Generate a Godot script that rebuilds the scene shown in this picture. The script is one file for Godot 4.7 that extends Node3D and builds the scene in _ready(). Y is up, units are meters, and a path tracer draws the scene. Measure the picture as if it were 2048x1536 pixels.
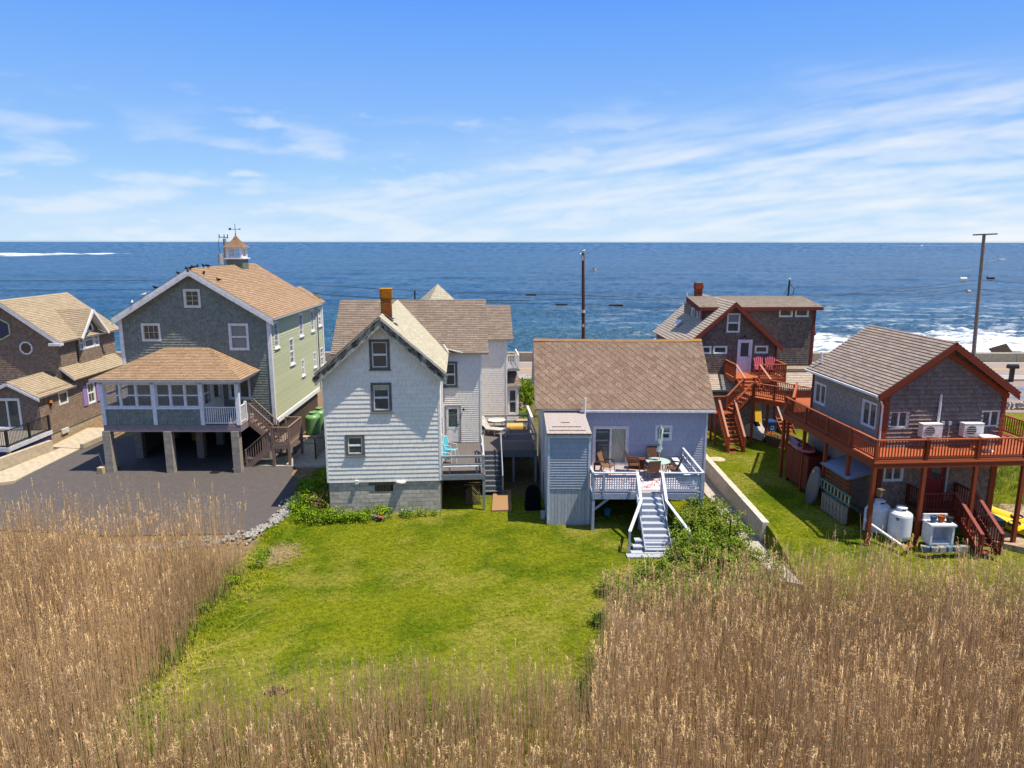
extends Node3D
# A row of seaside cottages on stilts and block foundations, seen from a drone over the reed marsh behind them.
# Local frames: each house node stands at its front left corner; +x runs along its front, -z runs into depth, y is height above the lawn.

var rng := RandomNumberGenerator.new()
var used := {}
var mats := {}
var cubes := {}
var noise := FastNoiseLite.new()
var noise2 := FastNoiseLite.new()

class MB:
	var v := PackedVector3Array()
	var n := PackedVector3Array()
	var c := PackedColorArray()
	func tri(p0: Vector3, p1: Vector3, p2: Vector3, nn: Vector3, col: Color) -> void:
		v.append(p0)
		if (p1 - p0).cross(p2 - p0).dot(nn) > 0.0:
			v.append(p2)
			v.append(p1)
		else:
			v.append(p1)
			v.append(p2)
		for i in 3:
			n.append(nn)
			c.append(col)
	func quad(p0: Vector3, p1: Vector3, p2: Vector3, p3: Vector3, col: Color, nn := Vector3.ZERO) -> void:
		if nn == Vector3.ZERO:
			nn = (p1 - p0).cross(p2 - p0).normalized()
		tri(p0, p1, p2, nn, col)
		tri(p0, p2, p3, nn, col)
	func box(m: Vector3, s: Vector3, col: Color, b := Basis()) -> void:
		var x := b.x * s.x * 0.5
		var y := b.y * s.y * 0.5
		var z := b.z * s.z * 0.5
		for k in [[x, y, z], [y, z, x], [z, x, y]]:
			for sg in [-1.0, 1.0]:
				var a: Vector3 = k[0] * sg
				quad(m + a - k[1] - k[2], m + a + k[1] - k[2], m + a + k[1] + k[2], m + a - k[1] + k[2], col, a.normalized())
	func bar(p: Vector3, q: Vector3, w: float, h: float, col: Color, up := Vector3.UP) -> void:
		var z := (q - p).normalized()
		if absf(z.dot(up)) > 0.98:
			up = Vector3(0, 0, 1) if absf(z.z) < 0.9 else Vector3(1, 0, 0)
		var x := up.cross(z).normalized()
		box((p + q) * 0.5, Vector3(w, h, (q - p).length()), col, Basis(x, z.cross(x), z))
	func cyl(p: Vector3, q: Vector3, r0: float, r1: float, seg: int, col: Color, caps := true) -> void:
		var z := (q - p).normalized()
		var x := (Vector3.UP if absf(z.y) < 0.9 else Vector3.RIGHT).cross(z).normalized()
		var y := z.cross(x)
		for i in seg:
			var a := TAU * i / seg
			var b := TAU * (i + 1) / seg
			var da := x * cos(a) + y * sin(a)
			var db := x * cos(b) + y * sin(b)
			var pts := [p + da * r0, p + db * r0, q + db * r1, q + da * r1]
			var ns := [da, db, db, da]
			var order := [0, 1, 2, 0, 2, 3]
			if (pts[1] - pts[0]).cross(pts[2] - pts[0]).dot(da) > 0.0:
				order = [0, 2, 1, 0, 3, 2]
			for k in order:
				v.append(pts[k])
				n.append(ns[k])
				c.append(col)
			if caps:
				if r1 > 0.001:
					tri(q, q + da * r1, q + db * r1, z, col)
				if r0 > 0.001:
					tri(p, p + da * r0, p + db * r0, -z, col)
	func lathe(o: Vector3, prof: Array, seg: int, col: Color, ax := Vector3.UP) -> void:
		var x := (Vector3.RIGHT if absf(ax.x) < 0.9 else Vector3.BACK)
		x = (x - ax * x.dot(ax)).normalized()
		var y := ax.cross(x)
		for k in prof.size() - 1:
			var a0: Vector2 = prof[k]
			var a1: Vector2 = prof[k + 1]
			var t := a1 - a0
			for i in seg:
				var da := x * cos(TAU * i / seg) + y * sin(TAU * i / seg)
				var db := x * cos(TAU * (i + 1) / seg) + y * sin(TAU * (i + 1) / seg)
				var na := (da * t.y - ax * t.x).normalized()
				var nb := (db * t.y - ax * t.x).normalized()
				var pts := [o + da * a0.x + ax * a0.y, o + db * a0.x + ax * a0.y, o + db * a1.x + ax * a1.y, o + da * a1.x + ax * a1.y]
				var ns := [na, nb, nb, na]
				var order := [0, 2, 1, 0, 3, 2]
				var g: Vector3 = (pts[2] - pts[0]).cross(pts[3] - pts[1])
				if g.dot(na + nb) < 0.0:
					order = [0, 1, 2, 0, 2, 3]
				for j in order:
					v.append(pts[j])
					n.append(ns[j])
					c.append(col)
	func prism(o: Vector3, u: Vector3, w: Vector3, nn: Vector3, poly: PackedVector2Array, d0: float, d1: float, col: Color, side := Color(-1, 0, 0)) -> void:
		if side.r < 0.0:
			side = col
		var idx := Geometry2D.triangulate_polygon(poly)
		for k in range(0, idx.size(), 3):
			var q := []
			for j in 3:
				q.append(o + u * poly[idx[k + j]].x + w * poly[idx[k + j]].y)
			tri(q[0] + nn * d1, q[1] + nn * d1, q[2] + nn * d1, nn, col)
			tri(q[0] + nn * d0, q[1] + nn * d0, q[2] + nn * d0, -nn, side)
		var area := 0.0
		for i in poly.size():
			area += poly[i].cross(poly[(i + 1) % poly.size()])
		for i in poly.size():
			var a := poly[i]
			var b := poly[(i + 1) % poly.size()]
			var pa := o + u * a.x + w * a.y
			var pb := o + u * b.x + w * b.y
			var e := (pb - pa).cross(nn).normalized() * (1.0 if area > 0 else -1.0)
			quad(pa + nn * d0, pb + nn * d0, pb + nn * d1, pa + nn * d1, side, e)
	func tube(pts: Array, r: float, seg: int, col: Color) -> void:
		for i in pts.size() - 1:
			cyl(pts[i], pts[i + 1], r, r, seg, col, i == 0 or i == pts.size() - 2)
	func mesh(m: Material) -> ArrayMesh:
		var am := ArrayMesh.new()
		if v.is_empty():
			return am
		var a := []
		a.resize(Mesh.ARRAY_MAX)
		a[Mesh.ARRAY_VERTEX] = v
		a[Mesh.ARRAY_NORMAL] = n
		a[Mesh.ARRAY_COLOR] = c
		am.add_surface_from_arrays(Mesh.PRIMITIVE_TRIANGLES, a)
		am.surface_set_material(0, m)
		return am

func V(x: float, y: float, d: float) -> Vector3:      # d counts into depth, away from the camera
	return Vector3(x, y, -d)

func S(hex: String) -> Color:                          # an sRGB colour as a linear one
	return Color(hex).srgb_to_linear()

func vary(c: Color, amt: float) -> Color:
	var f := 1.0 + rng.randf_range(-amt, amt)
	var w := rng.randf_range(-amt, amt) * 0.25
	return Color(c.r * f * (1.0 + w), c.g * f, c.b * f * (1.0 - w))

func numbered(called: String) -> String:
	if not used.has(called):
		used[called] = 0
		return called
	used[called] += 1
	return "%s_%03d" % [called, used[called]]

func thing(called: String, label: String, category: String, group := "", at := Vector3.ZERO, turn := 0.0) -> Node3D:
	var o := Node3D.new()
	o.name = numbered(called)
	add_child(o)
	o.position = at
	o.rotation_degrees.y = turn
	o.set_meta("label", label)
	o.set_meta("category", category)
	if group != "":
		o.set_meta("group", group)
	return o

func put(mb: MB, called: String, kind: String, parent: Node) -> MeshInstance3D:
	var o := MeshInstance3D.new()
	o.name = numbered(called) if parent == self else called
	o.mesh = mb.mesh(mats[kind])
	parent.add_child(o, true)
	return o

func stuff(o: Node) -> Node:
	o.set_meta("kind", "stuff")
	return o

func structure(o: Node) -> Node:
	o.set_meta("kind", "structure")
	return o

func tag(o: Node, label: String, category: String, group := "") -> Node:
	o.set_meta("label", label)
	o.set_meta("category", category)
	if group != "":
		o.set_meta("group", group)
	return o

func block(parent: Node, called: String, m: Vector3, s: Vector3, col: Color, kind := "paint", b := Basis()) -> MeshInstance3D:
	var key := "%s %s" % [col, kind]
	if not cubes.has(key):
		var mb := MB.new()
		mb.box(Vector3.ZERO, Vector3.ONE, col)
		cubes[key] = mb.mesh(mats[kind])
	var o := MeshInstance3D.new()
	o.name = numbered(called) if parent == self else called
	o.mesh = cubes[key]
	o.transform = Transform3D(b * Basis.from_scale(s), m)
	parent.add_child(o, true)
	return o

func beam(parent: Node, called: String, p: Vector3, q: Vector3, w: float, h: float, col: Color, kind := "paint") -> MeshInstance3D:
	var z := (q - p).normalized()
	var up := Vector3.UP if absf(z.y) < 0.98 else Vector3(0, 0, 1)
	var x := up.cross(z).normalized()
	return block(parent, called, (p + q) * 0.5, Vector3(w, h, (q - p).length()), col, kind, Basis(x, z.cross(x), z))

func grain(key: String, f: float, oct: int, lo: float, size := 512, kind := FastNoiseLite.TYPE_SIMPLEX_SMOOTH, gain := 0.5) -> ImageTexture:
	var fn := FastNoiseLite.new()
	fn.seed = hash(key) % 1000
	fn.noise_type = kind
	fn.frequency = f
	fn.fractal_octaves = oct
	fn.fractal_gain = gain
	var im := fn.get_seamless_image(size, size)
	var d := im.get_data()
	for i in d.size():
		d[i] = int(255.0 * (lo + (1.0 - lo) * d[i] / 255.0))
	return ImageTexture.create_from_image(Image.create_from_data(size, size, false, Image.FORMAT_L8, d))

func mk(key: String, rough: float, tex: ImageTexture = null, sc := Vector3.ONE, spec := 0.5, bump := 0.0, bumptex: ImageTexture = null) -> StandardMaterial3D:
	var m := StandardMaterial3D.new()
	m.resource_name = key
	m.vertex_color_use_as_albedo = true
	m.roughness = rough
	m.metallic_specular = spec
	if tex or bumptex:
		m.uv1_triplanar = true
		m.uv1_world_triplanar = true
		m.uv1_scale = sc
	if tex:
		m.albedo_texture = tex
	if bump > 0.0:
		m.heightmap_enabled = true
		m.heightmap_texture = bumptex if bumptex else tex
		m.heightmap_scale = bump
	mats[key] = m
	return m

func materials() -> void:
	var fine := grain("fine", 0.09, 3, 0.72)
	var blotch := grain("blotch", 0.012, 5, 0.62, 512, FastNoiseLite.TYPE_SIMPLEX_SMOOTH, 0.65)
	var soft := grain("soft", 0.012, 4, 0.84, 512, FastNoiseLite.TYPE_SIMPLEX_SMOOTH, 0.6)
	mk("paint", 0.6, soft, Vector3(0.6, 0.6, 0.6), 0.4)
	mk("siding", 0.65, grain("siding", 0.02, 5, 0.8, 512, FastNoiseLite.TYPE_SIMPLEX_SMOOTH, 0.65), Vector3(1.3, 0.22, 1.3), 0.35)
	mk("weathered", 0.8, grain("weather", 0.014, 5, 0.55, 512, FastNoiseLite.TYPE_SIMPLEX_SMOOTH, 0.7), Vector3(1.4, 0.5, 1.4), 0.3)
	mk("shingle", 0.92, grain("shingle", 0.02, 5, 0.6, 512, FastNoiseLite.TYPE_SIMPLEX_SMOOTH, 0.75), Vector3(0.8, 0.8, 0.8), 0.25)
	mk("cedar", 0.9, grain("cedar", 0.02, 5, 0.45, 512, FastNoiseLite.TYPE_SIMPLEX_SMOOTH, 0.75), Vector3(2.0, 0.7, 2.0), 0.2)
	mk("wood", 0.75, grain("wood", 0.03, 4, 0.68), Vector3(1.5, 1.5, 1.5), 0.35)
	mk("concrete", 0.9, grain("concrete", 0.012, 6, 0.78, 512, FastNoiseLite.TYPE_SIMPLEX_SMOOTH, 0.65), Vector3(0.45, 0.45, 0.45), 0.3)
	mk("asphalt", 0.88, grain("asphalt", 0.01, 6, 0.86, 1024, FastNoiseLite.TYPE_SIMPLEX_SMOOTH, 0.7), Vector3(0.2, 0.2, 0.2), 0.3)
	mk("brick", 0.9, fine, Vector3(2, 2, 2), 0.25)
	mk("soil", 0.95, blotch, Vector3(0.5, 0.5, 0.5), 0.2)
	mk("grass", 0.85, blotch, Vector3(0.35, 0.35, 0.35), 0.2)
	mk("metal", 0.4, soft, Vector3.ONE, 0.5)
	mk("plastic", 0.4, soft, Vector3.ONE, 0.45)
	mk("gloss", 0.2, null, Vector3.ONE, 0.5)
	mk("cloth", 0.95, fine, Vector3(3, 3, 3), 0.15)
	mk("foil", 0.35, fine, Vector3(3, 3, 3), 0.5)
	mk("rock", 0.9, fine, Vector3(1.5, 1.5, 1.5), 0.25)
	var m := mk("leaf", 0.8, null, Vector3.ONE, 0.15)
	m.backlight_enabled = true
	m.backlight = Color(0.55, 0.55, 0.55)
	m = mk("blade", 0.85, null, Vector3.ONE, 0.1)
	m.backlight_enabled = true
	m.backlight = Color(0.4, 0.4, 0.4)
	mk("reed", 0.8, null, Vector3.ONE, 0.2)
	mk("dark", 0.9, null, Vector3.ONE, 0.2)
	m = mk("glass", 0.03)
	m.vertex_color_use_as_albedo = false
	m.albedo_color = Color(0.75, 0.82, 0.82, 0.1)
	m.transparency = BaseMaterial3D.TRANSPARENCY_ALPHA

# ---------------------------------------------------------------- building helpers

func emit_piece(mb: MB, O: Vector3, U: Vector3, W: Vector3, N: Vector3, p: PackedVector2Array, y: float, e: float, t: float, col: Color) -> void:
	var nn := (N + W * (t / e)).normalized()
	var q := []
	for a in p:
		q.append(O + U * a.x + W * a.y + N * (t * (1.0 - (a.y - y) / e)))
	if p.size() == 4:
		mb.quad(q[0], q[1], q[2], q[3], col, nn)
	else:
		var idx := Geometry2D.triangulate_polygon(p)
		for k in range(0, idx.size(), 3):
			mb.tri(q[idx[k]], q[idx[k + 1]], q[idx[k + 2]], nn, col)
	for i in p.size():
		var j := (i + 1) % p.size()
		if absf(p[i].y - p[j].y) < 0.0005 and p[i].y < y + 0.02:
			var a := O + U * p[i].x + W * p[i].y
			var b := O + U * p[j].x + W * p[j].y
			mb.quad(q[i], q[j], b - N * 0.004, a - N * 0.004, col, -W)

func band_of(bands: Dictionary, holes: Array, x: float, y: float, y1: float) -> MB:
	var k := 0
	for h in holes:
		if h.position.y <= y + 0.001 and h.end.y >= y1 - 0.001 and h.get_center().x < x:
			k += 1
	if not bands.has(k):
		bands[k] = MB.new()
	return bands[k]

# overlapping courses of clapboards or shingles over a polygon, each with a tilted face and a butt edge
func clad(mb: MB, O: Vector3, U: Vector3, W: Vector3, poly: PackedVector2Array, holes: Array, st: Dictionary, split: Node = null) -> void:
	var N := U.cross(W).normalized()
	var lo := poly[0]
	var hi := poly[0]
	for p in poly:
		lo = lo.min(p)
		hi = hi.max(p)
	var y := lo.y
	var row := 0
	var tab: float = st.get("tab", 0.0)
	var cols: Array = st.cols
	while y < hi.y - 0.002:
		var e: float = st.e
		var y1 := minf(y + e, hi.y)
		var use := mb
		var bands := {}
		var base: Color = cols[rng.randi() % cols.size()] if tab == 0.0 else cols[0]
		var x := lo.x - (rng.randf() * tab if tab > 0.0 else 0.0)
		while x < hi.x - 0.001:
			var x1 := hi.x
			var col := vary(base, st.get("var", 0.05))
			if tab > 0.0:
				x1 = x + tab * rng.randf_range(0.75, 1.25)
				col = vary(cols[rng.randi() % cols.size()], st.get("var", 0.08))
			var yb: float = y - (rng.randf() * st.get("jit", 0.0) if row > 0 else 0.0)
			var r := PackedVector2Array([Vector2(maxf(x, lo.x), yb), Vector2(minf(x1, hi.x), yb), Vector2(minf(x1, hi.x), y1), Vector2(maxf(x, lo.x), y1)])
			x = x1
			if r[1].x - r[0].x < 0.001:
				continue
			var simple := true
			for a in r:
				if not Geometry2D.is_point_in_polygon(a, poly):
					simple = false
			var box := Rect2(r[0], r[2] - r[0])
			var cut := []
			for h in holes:
				if (h as Rect2).intersects(box):
					cut.append(h)
			if split:
				use = band_of(bands, holes, box.get_center().x, y, y1)
			if simple and cut.is_empty():
				emit_piece(use, O, U, W, N, r, y, e, st.t, col)
				continue
			var pieces: Array = Geometry2D.intersect_polygons(r, poly)
			for h in cut:
				var hp := PackedVector2Array([h.position, Vector2(h.end.x, h.position.y), h.end, Vector2(h.position.x, h.end.y)])
				var left := []
				for pc in pieces:
					left.append_array(Geometry2D.clip_polygons(pc, hp))
				pieces = left
			for pc in pieces:
				if split:
					var mx := 0.0
					for a in pc:
						mx += a.x / pc.size()
					use = band_of(bands, holes, mx, y, y1)
				if pc.size() >= 3:
					emit_piece(use, O, U, W, N, pc, y, e, st.t, col)
		for k in bands:
			if bands[k].v.size():
				put(bands[k], "siding_course", st.mat, split)
		y += e
		row += 1

func rect_poly(u0: float, y0: float, u1: float, y1: float) -> PackedVector2Array:
	return PackedVector2Array([Vector2(u0, y0), Vector2(u1, y0), Vector2(u1, y1), Vector2(u0, y1)])

func poly2(a: Array) -> PackedVector2Array:
	var p := PackedVector2Array()
	for i in range(0, a.size(), 2):
		p.append(Vector2(a[i], a[i + 1]))
	return p

# a wall in the plane through O along U (heights are absolute), with real openings for its windows and doors
func wall(parent: Node, O: Vector3, U: Vector3, poly: PackedVector2Array, st: Dictionary, wins := [], split := false, called := "siding") -> void:
	var holes := []
	for w in wins:
		var tw: float = w.get("trim", 0.09)
		holes.append(Rect2(w.r[0] + tw, w.r[1] + tw, w.r[2] - w.r[0] - 2 * tw, w.r[3] - w.r[1] - 2 * tw))
	var mb := MB.new()
	clad(mb, O, U, Vector3.UP, poly, holes, st, parent if split else null)
	if not split:
		var o := put(mb, called, st.mat, parent)
		stuff(o)
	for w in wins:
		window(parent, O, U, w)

func window(parent: Node, O: Vector3, U: Vector3, w: Dictionary) -> Node:
	var N := U.cross(Vector3.UP).normalized()
	var b := Basis(U, Vector3.UP, N)
	var tw: float = w.get("trim", 0.09)
	var x0: float = w.r[0]
	var y0: float = w.r[1]
	var x1: float = w.r[2]
	var y1: float = w.r[3]
	var tc: Color = w.get("tc", S("e6e6e6"))
	var sc: Color = w.get("sc", S("e8e8e6"))
	var mb := MB.new()
	var P := func(x: float, y: float, z: float) -> Vector3: return O + U * x + Vector3.UP * y + N * z
	var dz := 0.03
	for s in [[x0 + tw / 2, (y0 + y1) / 2, tw, y1 - y0], [x1 - tw / 2, (y0 + y1) / 2, tw, y1 - y0]]:
		mb.box(P.call(s[0], s[1], dz - 0.03), Vector3(s[2], s[3], 0.08), tc, b)
	for yy in [y0 + tw / 2, y1 - tw / 2]:
		mb.box(P.call((x0 + x1) / 2, yy, dz - 0.03), Vector3(x1 - x0 - 2 * tw, tw, 0.075), tc, b)
	var o := put(mb, w.get("name", "window"), w.get("mat", "paint"), parent)
	if w.has("label"):
		o.set_meta("label", w.label)
	x0 += tw
	x1 -= tw
	y0 += tw
	y1 -= tw
	var sm := MB.new()
	var sw: float = w.get("sash", 0.045)
	var cells := []
	var split: String = w.get("split", "h")
	if split == "h":
		cells = [Rect2(x0, y0, x1 - x0, (y1 - y0) / 2), Rect2(x0, (y0 + y1) / 2, x1 - x0, (y1 - y0) / 2)]
	elif split == "v":
		cells = [Rect2(x0, y0, (x1 - x0) / 2, y1 - y0), Rect2((x0 + x1) / 2, y0, (x1 - x0) / 2, y1 - y0)]
	elif split == "door":
		var leaf: Color = w.get("leaf", S("e8e8e8"))
		var lt: float = w.get("lite", 0.45)
		sm.box(P.call((x0 + x1) / 2, y0 + (y1 - y0) * lt / 2, -0.02), Vector3(x1 - x0, (y1 - y0) * lt, 0.045), leaf, b)
		sw = w.get("sash", 0.12)
		sc = leaf
		cells = [Rect2(x0, y0 + (y1 - y0) * lt, x1 - x0, (y1 - y0) * (1.0 - lt))]
		sm.cyl(P.call(x1 - 0.08, y0 + 0.95, 0.0), P.call(x1 - 0.08, y0 + 0.95, 0.07), 0.03, 0.03, 8, S("777777"))
	else:
		cells = [Rect2(x0, y0, x1 - x0, y1 - y0)]
	var gm := MB.new()
	for i in cells.size():
		var r: Rect2 = cells[i]
		var z := -0.02 + (0.012 if i == 0 else 0.0)
		sm.box(P.call(r.position.x + sw / 2, r.get_center().y, z), Vector3(sw, r.size.y, 0.035), sc, b)
		sm.box(P.call(r.end.x - sw / 2, r.get_center().y, z), Vector3(sw, r.size.y, 0.035), sc, b)
		sm.box(P.call(r.get_center().x, r.position.y + sw / 2, z), Vector3(r.size.x - 2 * sw, sw, 0.033), sc, b)
		sm.box(P.call(r.get_center().x, r.end.y - sw / 2, z), Vector3(r.size.x - 2 * sw, sw, 0.033), sc, b)
		var nx: int = w.get("nx", 1)
		var ny: int = w.get("ny", 1)
		for k in range(1, nx):
			sm.box(P.call(r.position.x + r.size.x * k / nx, r.get_center().y, z), Vector3(0.025, r.size.y - 2 * sw, 0.03), sc, b)
		for k in range(1, ny):
			sm.box(P.call(r.get_center().x, r.position.y + r.size.y * k / ny, z), Vector3(r.size.x - 2 * sw, 0.025, 0.029), sc, b)
		var g := MB.new()
		var q := Rect2(r.position + Vector2(sw, sw), r.size - Vector2(2 * sw, 2 * sw))
		g.quad(P.call(q.position.x, q.position.y, z), P.call(q.end.x, q.position.y, z), P.call(q.end.x, q.end.y, z), P.call(q.position.x, q.end.y, z), Color.WHITE, N)
		put(g, "pane", "glass", o)
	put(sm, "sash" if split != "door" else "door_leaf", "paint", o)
	if w.has("sill"):
		block(o, "sill", P.call((x0 + x1) / 2, y0 - tw - 0.0, 0.04), Vector3(x1 - x0 + 2 * tw + 0.08, 0.045, 0.12), w.get("sillc", tc), "paint", b)
	# shallow box added behind the glass, its dark colour standing in for indoor shade
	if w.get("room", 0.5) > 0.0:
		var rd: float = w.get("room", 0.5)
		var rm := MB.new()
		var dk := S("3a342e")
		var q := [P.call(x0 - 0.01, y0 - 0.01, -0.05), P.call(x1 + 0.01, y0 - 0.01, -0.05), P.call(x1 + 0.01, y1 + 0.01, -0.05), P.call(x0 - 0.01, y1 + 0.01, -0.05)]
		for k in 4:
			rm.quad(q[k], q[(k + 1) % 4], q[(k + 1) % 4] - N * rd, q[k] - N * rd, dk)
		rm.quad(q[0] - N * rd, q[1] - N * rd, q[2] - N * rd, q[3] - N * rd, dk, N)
		put(rm, "room_shade_box", "dark", o)
	# what hangs behind the glass
	var cur := MB.new()
	match w.get("back", ""):
		"blind":
			var n := int((y1 - y0) * w.get("drop", 0.5) / 0.06)
			for k in n:
				cur.box(P.call((x0 + x1) / 2, y1 - 0.03 - k * 0.06, -0.09), Vector3(x1 - x0, 0.05, 0.008), w.get("bc", S("b9bab6")), b.rotated(U, -0.5))
			put(cur, "blind", "cloth", o)
		"curtain":
			var n := int((w.get("c1", 1.0) - w.get("c0", 0.0)) * (x1 - x0) / 0.055)
			var xa: float = lerp(x0, x1, w.get("c0", 0.0))
			for k in n:
				var xx := xa + k * 0.055
				var top := y1
				var bot: float = lerp(y1, y0, w.get("drop", 1.0))
				var za := -0.10 - 0.03 * (k % 2)
				var zb := -0.10 - 0.03 * ((k + 1) % 2)
				cur.quad(P.call(xx, bot, za), P.call(xx + 0.055, bot, zb), P.call(xx + 0.055, top, zb), P.call(xx, top, za), w.get("bc", S("cfc6b4")))
			put(cur, "curtain", "cloth", o)
	return o

# a roof plane: a slab whose edges show as fascia, and courses of shingles on it. pts: eave left, eave right, then round, seen from outside
func roof(parent: Node, pts: Array, st: Dictionary, thick: float, edge: Color, called := "roof", holes := []) -> MeshInstance3D:
	var U: Vector3 = (pts[1] - pts[0]).normalized()
	var N: Vector3 = U.cross(pts[pts.size() - 1] - pts[0]).normalized()
	var W := N.cross(U)
	var poly := PackedVector2Array()
	for p in pts:
		poly.append(Vector2((p - pts[0]).dot(U), (p - pts[0]).dot(W)))
	var mb := MB.new()
	mb.prism(pts[0], U, W, N, poly, -thick, -0.006, st.cols[0], edge)
	var o := put(mb, called, "paint", parent)
	var sh := MB.new()
	clad(sh, pts[0], U, W, poly, holes, st)
	if sh.v.size():
		stuff(put(sh, "shingles", st.mat, o))
	return o

func gable_v(parent: Node, u0: float, u1: float, v0: float, v1: float, ye: float, yr: float, ur: float, st: Dictionary, thick: float, edge: Color) -> void:
	roof(parent, [V(u1, ye, v0), V(u1, ye, v1), V(ur, yr, v1), V(ur, yr, v0)], st, thick, edge)
	roof(parent, [V(u0, ye, v1), V(u0, ye, v0), V(ur, yr, v0), V(ur, yr, v1)], st, thick, edge)

func gable_u(parent: Node, u0: float, u1: float, v0: float, v1: float, ye: float, yr: float, vr: float, st: Dictionary, thick: float, edge: Color) -> void:
	roof(parent, [V(u0, ye, v0), V(u1, ye, v0), V(u1, yr, vr), V(u0, yr, vr)], st, thick, edge)
	roof(parent, [V(u1, ye, v1), V(u0, ye, v1), V(u0, yr, vr), V(u1, yr, vr)], st, thick, edge)

func rake_boards(parent: Node, u0: float, u1: float, v: float, ye: float, yr: float, ur: float, h: float, drop: float, col: Color, kind := "paint", th := 0.045) -> void:
	for e in [[u0, ye], [u1, ye]]:
		var p := V(e[0], e[1] - drop, v)
		var q := V(ur, yr - drop, v)
		var z := (q - p).normalized()
		var x := Vector3(0, 0, 1)
		var y := z.cross(x)
		if y.y < 0:
			y = -y
		var mb := MB.new()
		mb.prism(Vector3.ZERO, Vector3.RIGHT, Vector3.UP, Vector3(0, 0, 1), PackedVector2Array([Vector2(p.x, p.y - h), Vector2(q.x, q.y - h), Vector2(q.x, q.y), Vector2(p.x, p.y)]), p.z - th / 2, p.z + th / 2, col)
		put(mb, "rake_board", kind, parent)

# a run of railing between two points at floor height; balusters are parts of their own
func railing(parent: Node, p: Vector3, q: Vector3, h: float, col: Color, step := 0.13, post := 0.09, ends := 3, kind := "wood", railw := 0.09, balw := 0.035, gap := 0.09, topc := Color(-1, 0, 0)) -> void:
	var up := Vector3.UP
	var d := q - p
	var L := Vector2(d.x, d.z).length()
	if topc.r < 0:
		topc = col
	if ends & 1:
		block(parent, "post", p + up * (h * 0.5), Vector3(post, h + 0.06, post), col, kind)
	if ends & 2:
		block(parent, "post", q + up * (h * 0.5), Vector3(post, h + 0.06, post), col, kind)
	beam(parent, "top_rail", p + up * h, q + up * h, railw, 0.045, topc, kind)
	beam(parent, "bottom_rail", p + up * gap, q + up * gap, 0.04, 0.06, col, kind)
	if step > 0.0:
		var n := int(L / step)
		for i in range(1, n):
			var m := p.lerp(q, float(i) / n)
			block(parent, "baluster", m + up * (h + gap) * 0.5, Vector3(balw, h - gap - 0.04, balw), col, kind)

# treads, risers and stringers from the top edge downwards
func flight(parent: Node, top: Vector3, dir: Vector3, n: int, run: float, rise: float, width: float, col: Color, kind := "wood", closed := false, tcol := Color(-1, 0, 0)) -> void:
	var side := dir.cross(Vector3.UP).normalized()
	var b := Basis(side, Vector3.UP, -dir) if side.cross(Vector3.UP).dot(-dir) > 0 else Basis(-side, Vector3.UP, -dir)
	if tcol.r < 0:
		tcol = col
	for i in n:
		var m := top + dir * (run * (i + 0.5)) - Vector3.UP * (rise * (i + 1))
		block(parent, "tread", m - Vector3.UP * 0.02, Vector3(width, 0.04, run + 0.03), tcol, kind, b)
		if closed:
			block(parent, "riser", top + dir * (run * i + 0.015) - Vector3.UP * (rise * (i + 0.5) + 0.01), Vector3(width - 0.02, rise - 0.03, 0.02), col, kind, b)
	for s in [-1.0, 1.0]:
		var off: Vector3 = side * (s * (width / 2 + 0.022))
		var p := top + off - Vector3.UP * (rise * 0.75)
		var q := top + off + dir * (run * n) - Vector3.UP * (rise * (n + 0.35))
		beam(parent, "stringer", p, q, 0.04, 0.24, col, kind)

func boards(mb: MB, u0: float, u1: float, v0: float, v1: float, y: float, th: float, w: float, along_u: bool, col: Color, var_amt := 0.08) -> void:
	var a := v0 if along_u else u0
	var end := v1 if along_u else u1
	while a < end - 0.01:
		var b := minf(a + w, end)
		var c := vary(col, var_amt)
		if along_u:
			mb.box(V((u0 + u1) / 2, y - th / 2, (a + b) / 2), Vector3(u1 - u0, th, b - a - 0.008), c)
		else:
			mb.box(V((a + b) / 2, y - th / 2, (v0 + v1) / 2), Vector3(b - a - 0.008, th, v1 - v0), c)
		a += w

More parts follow.
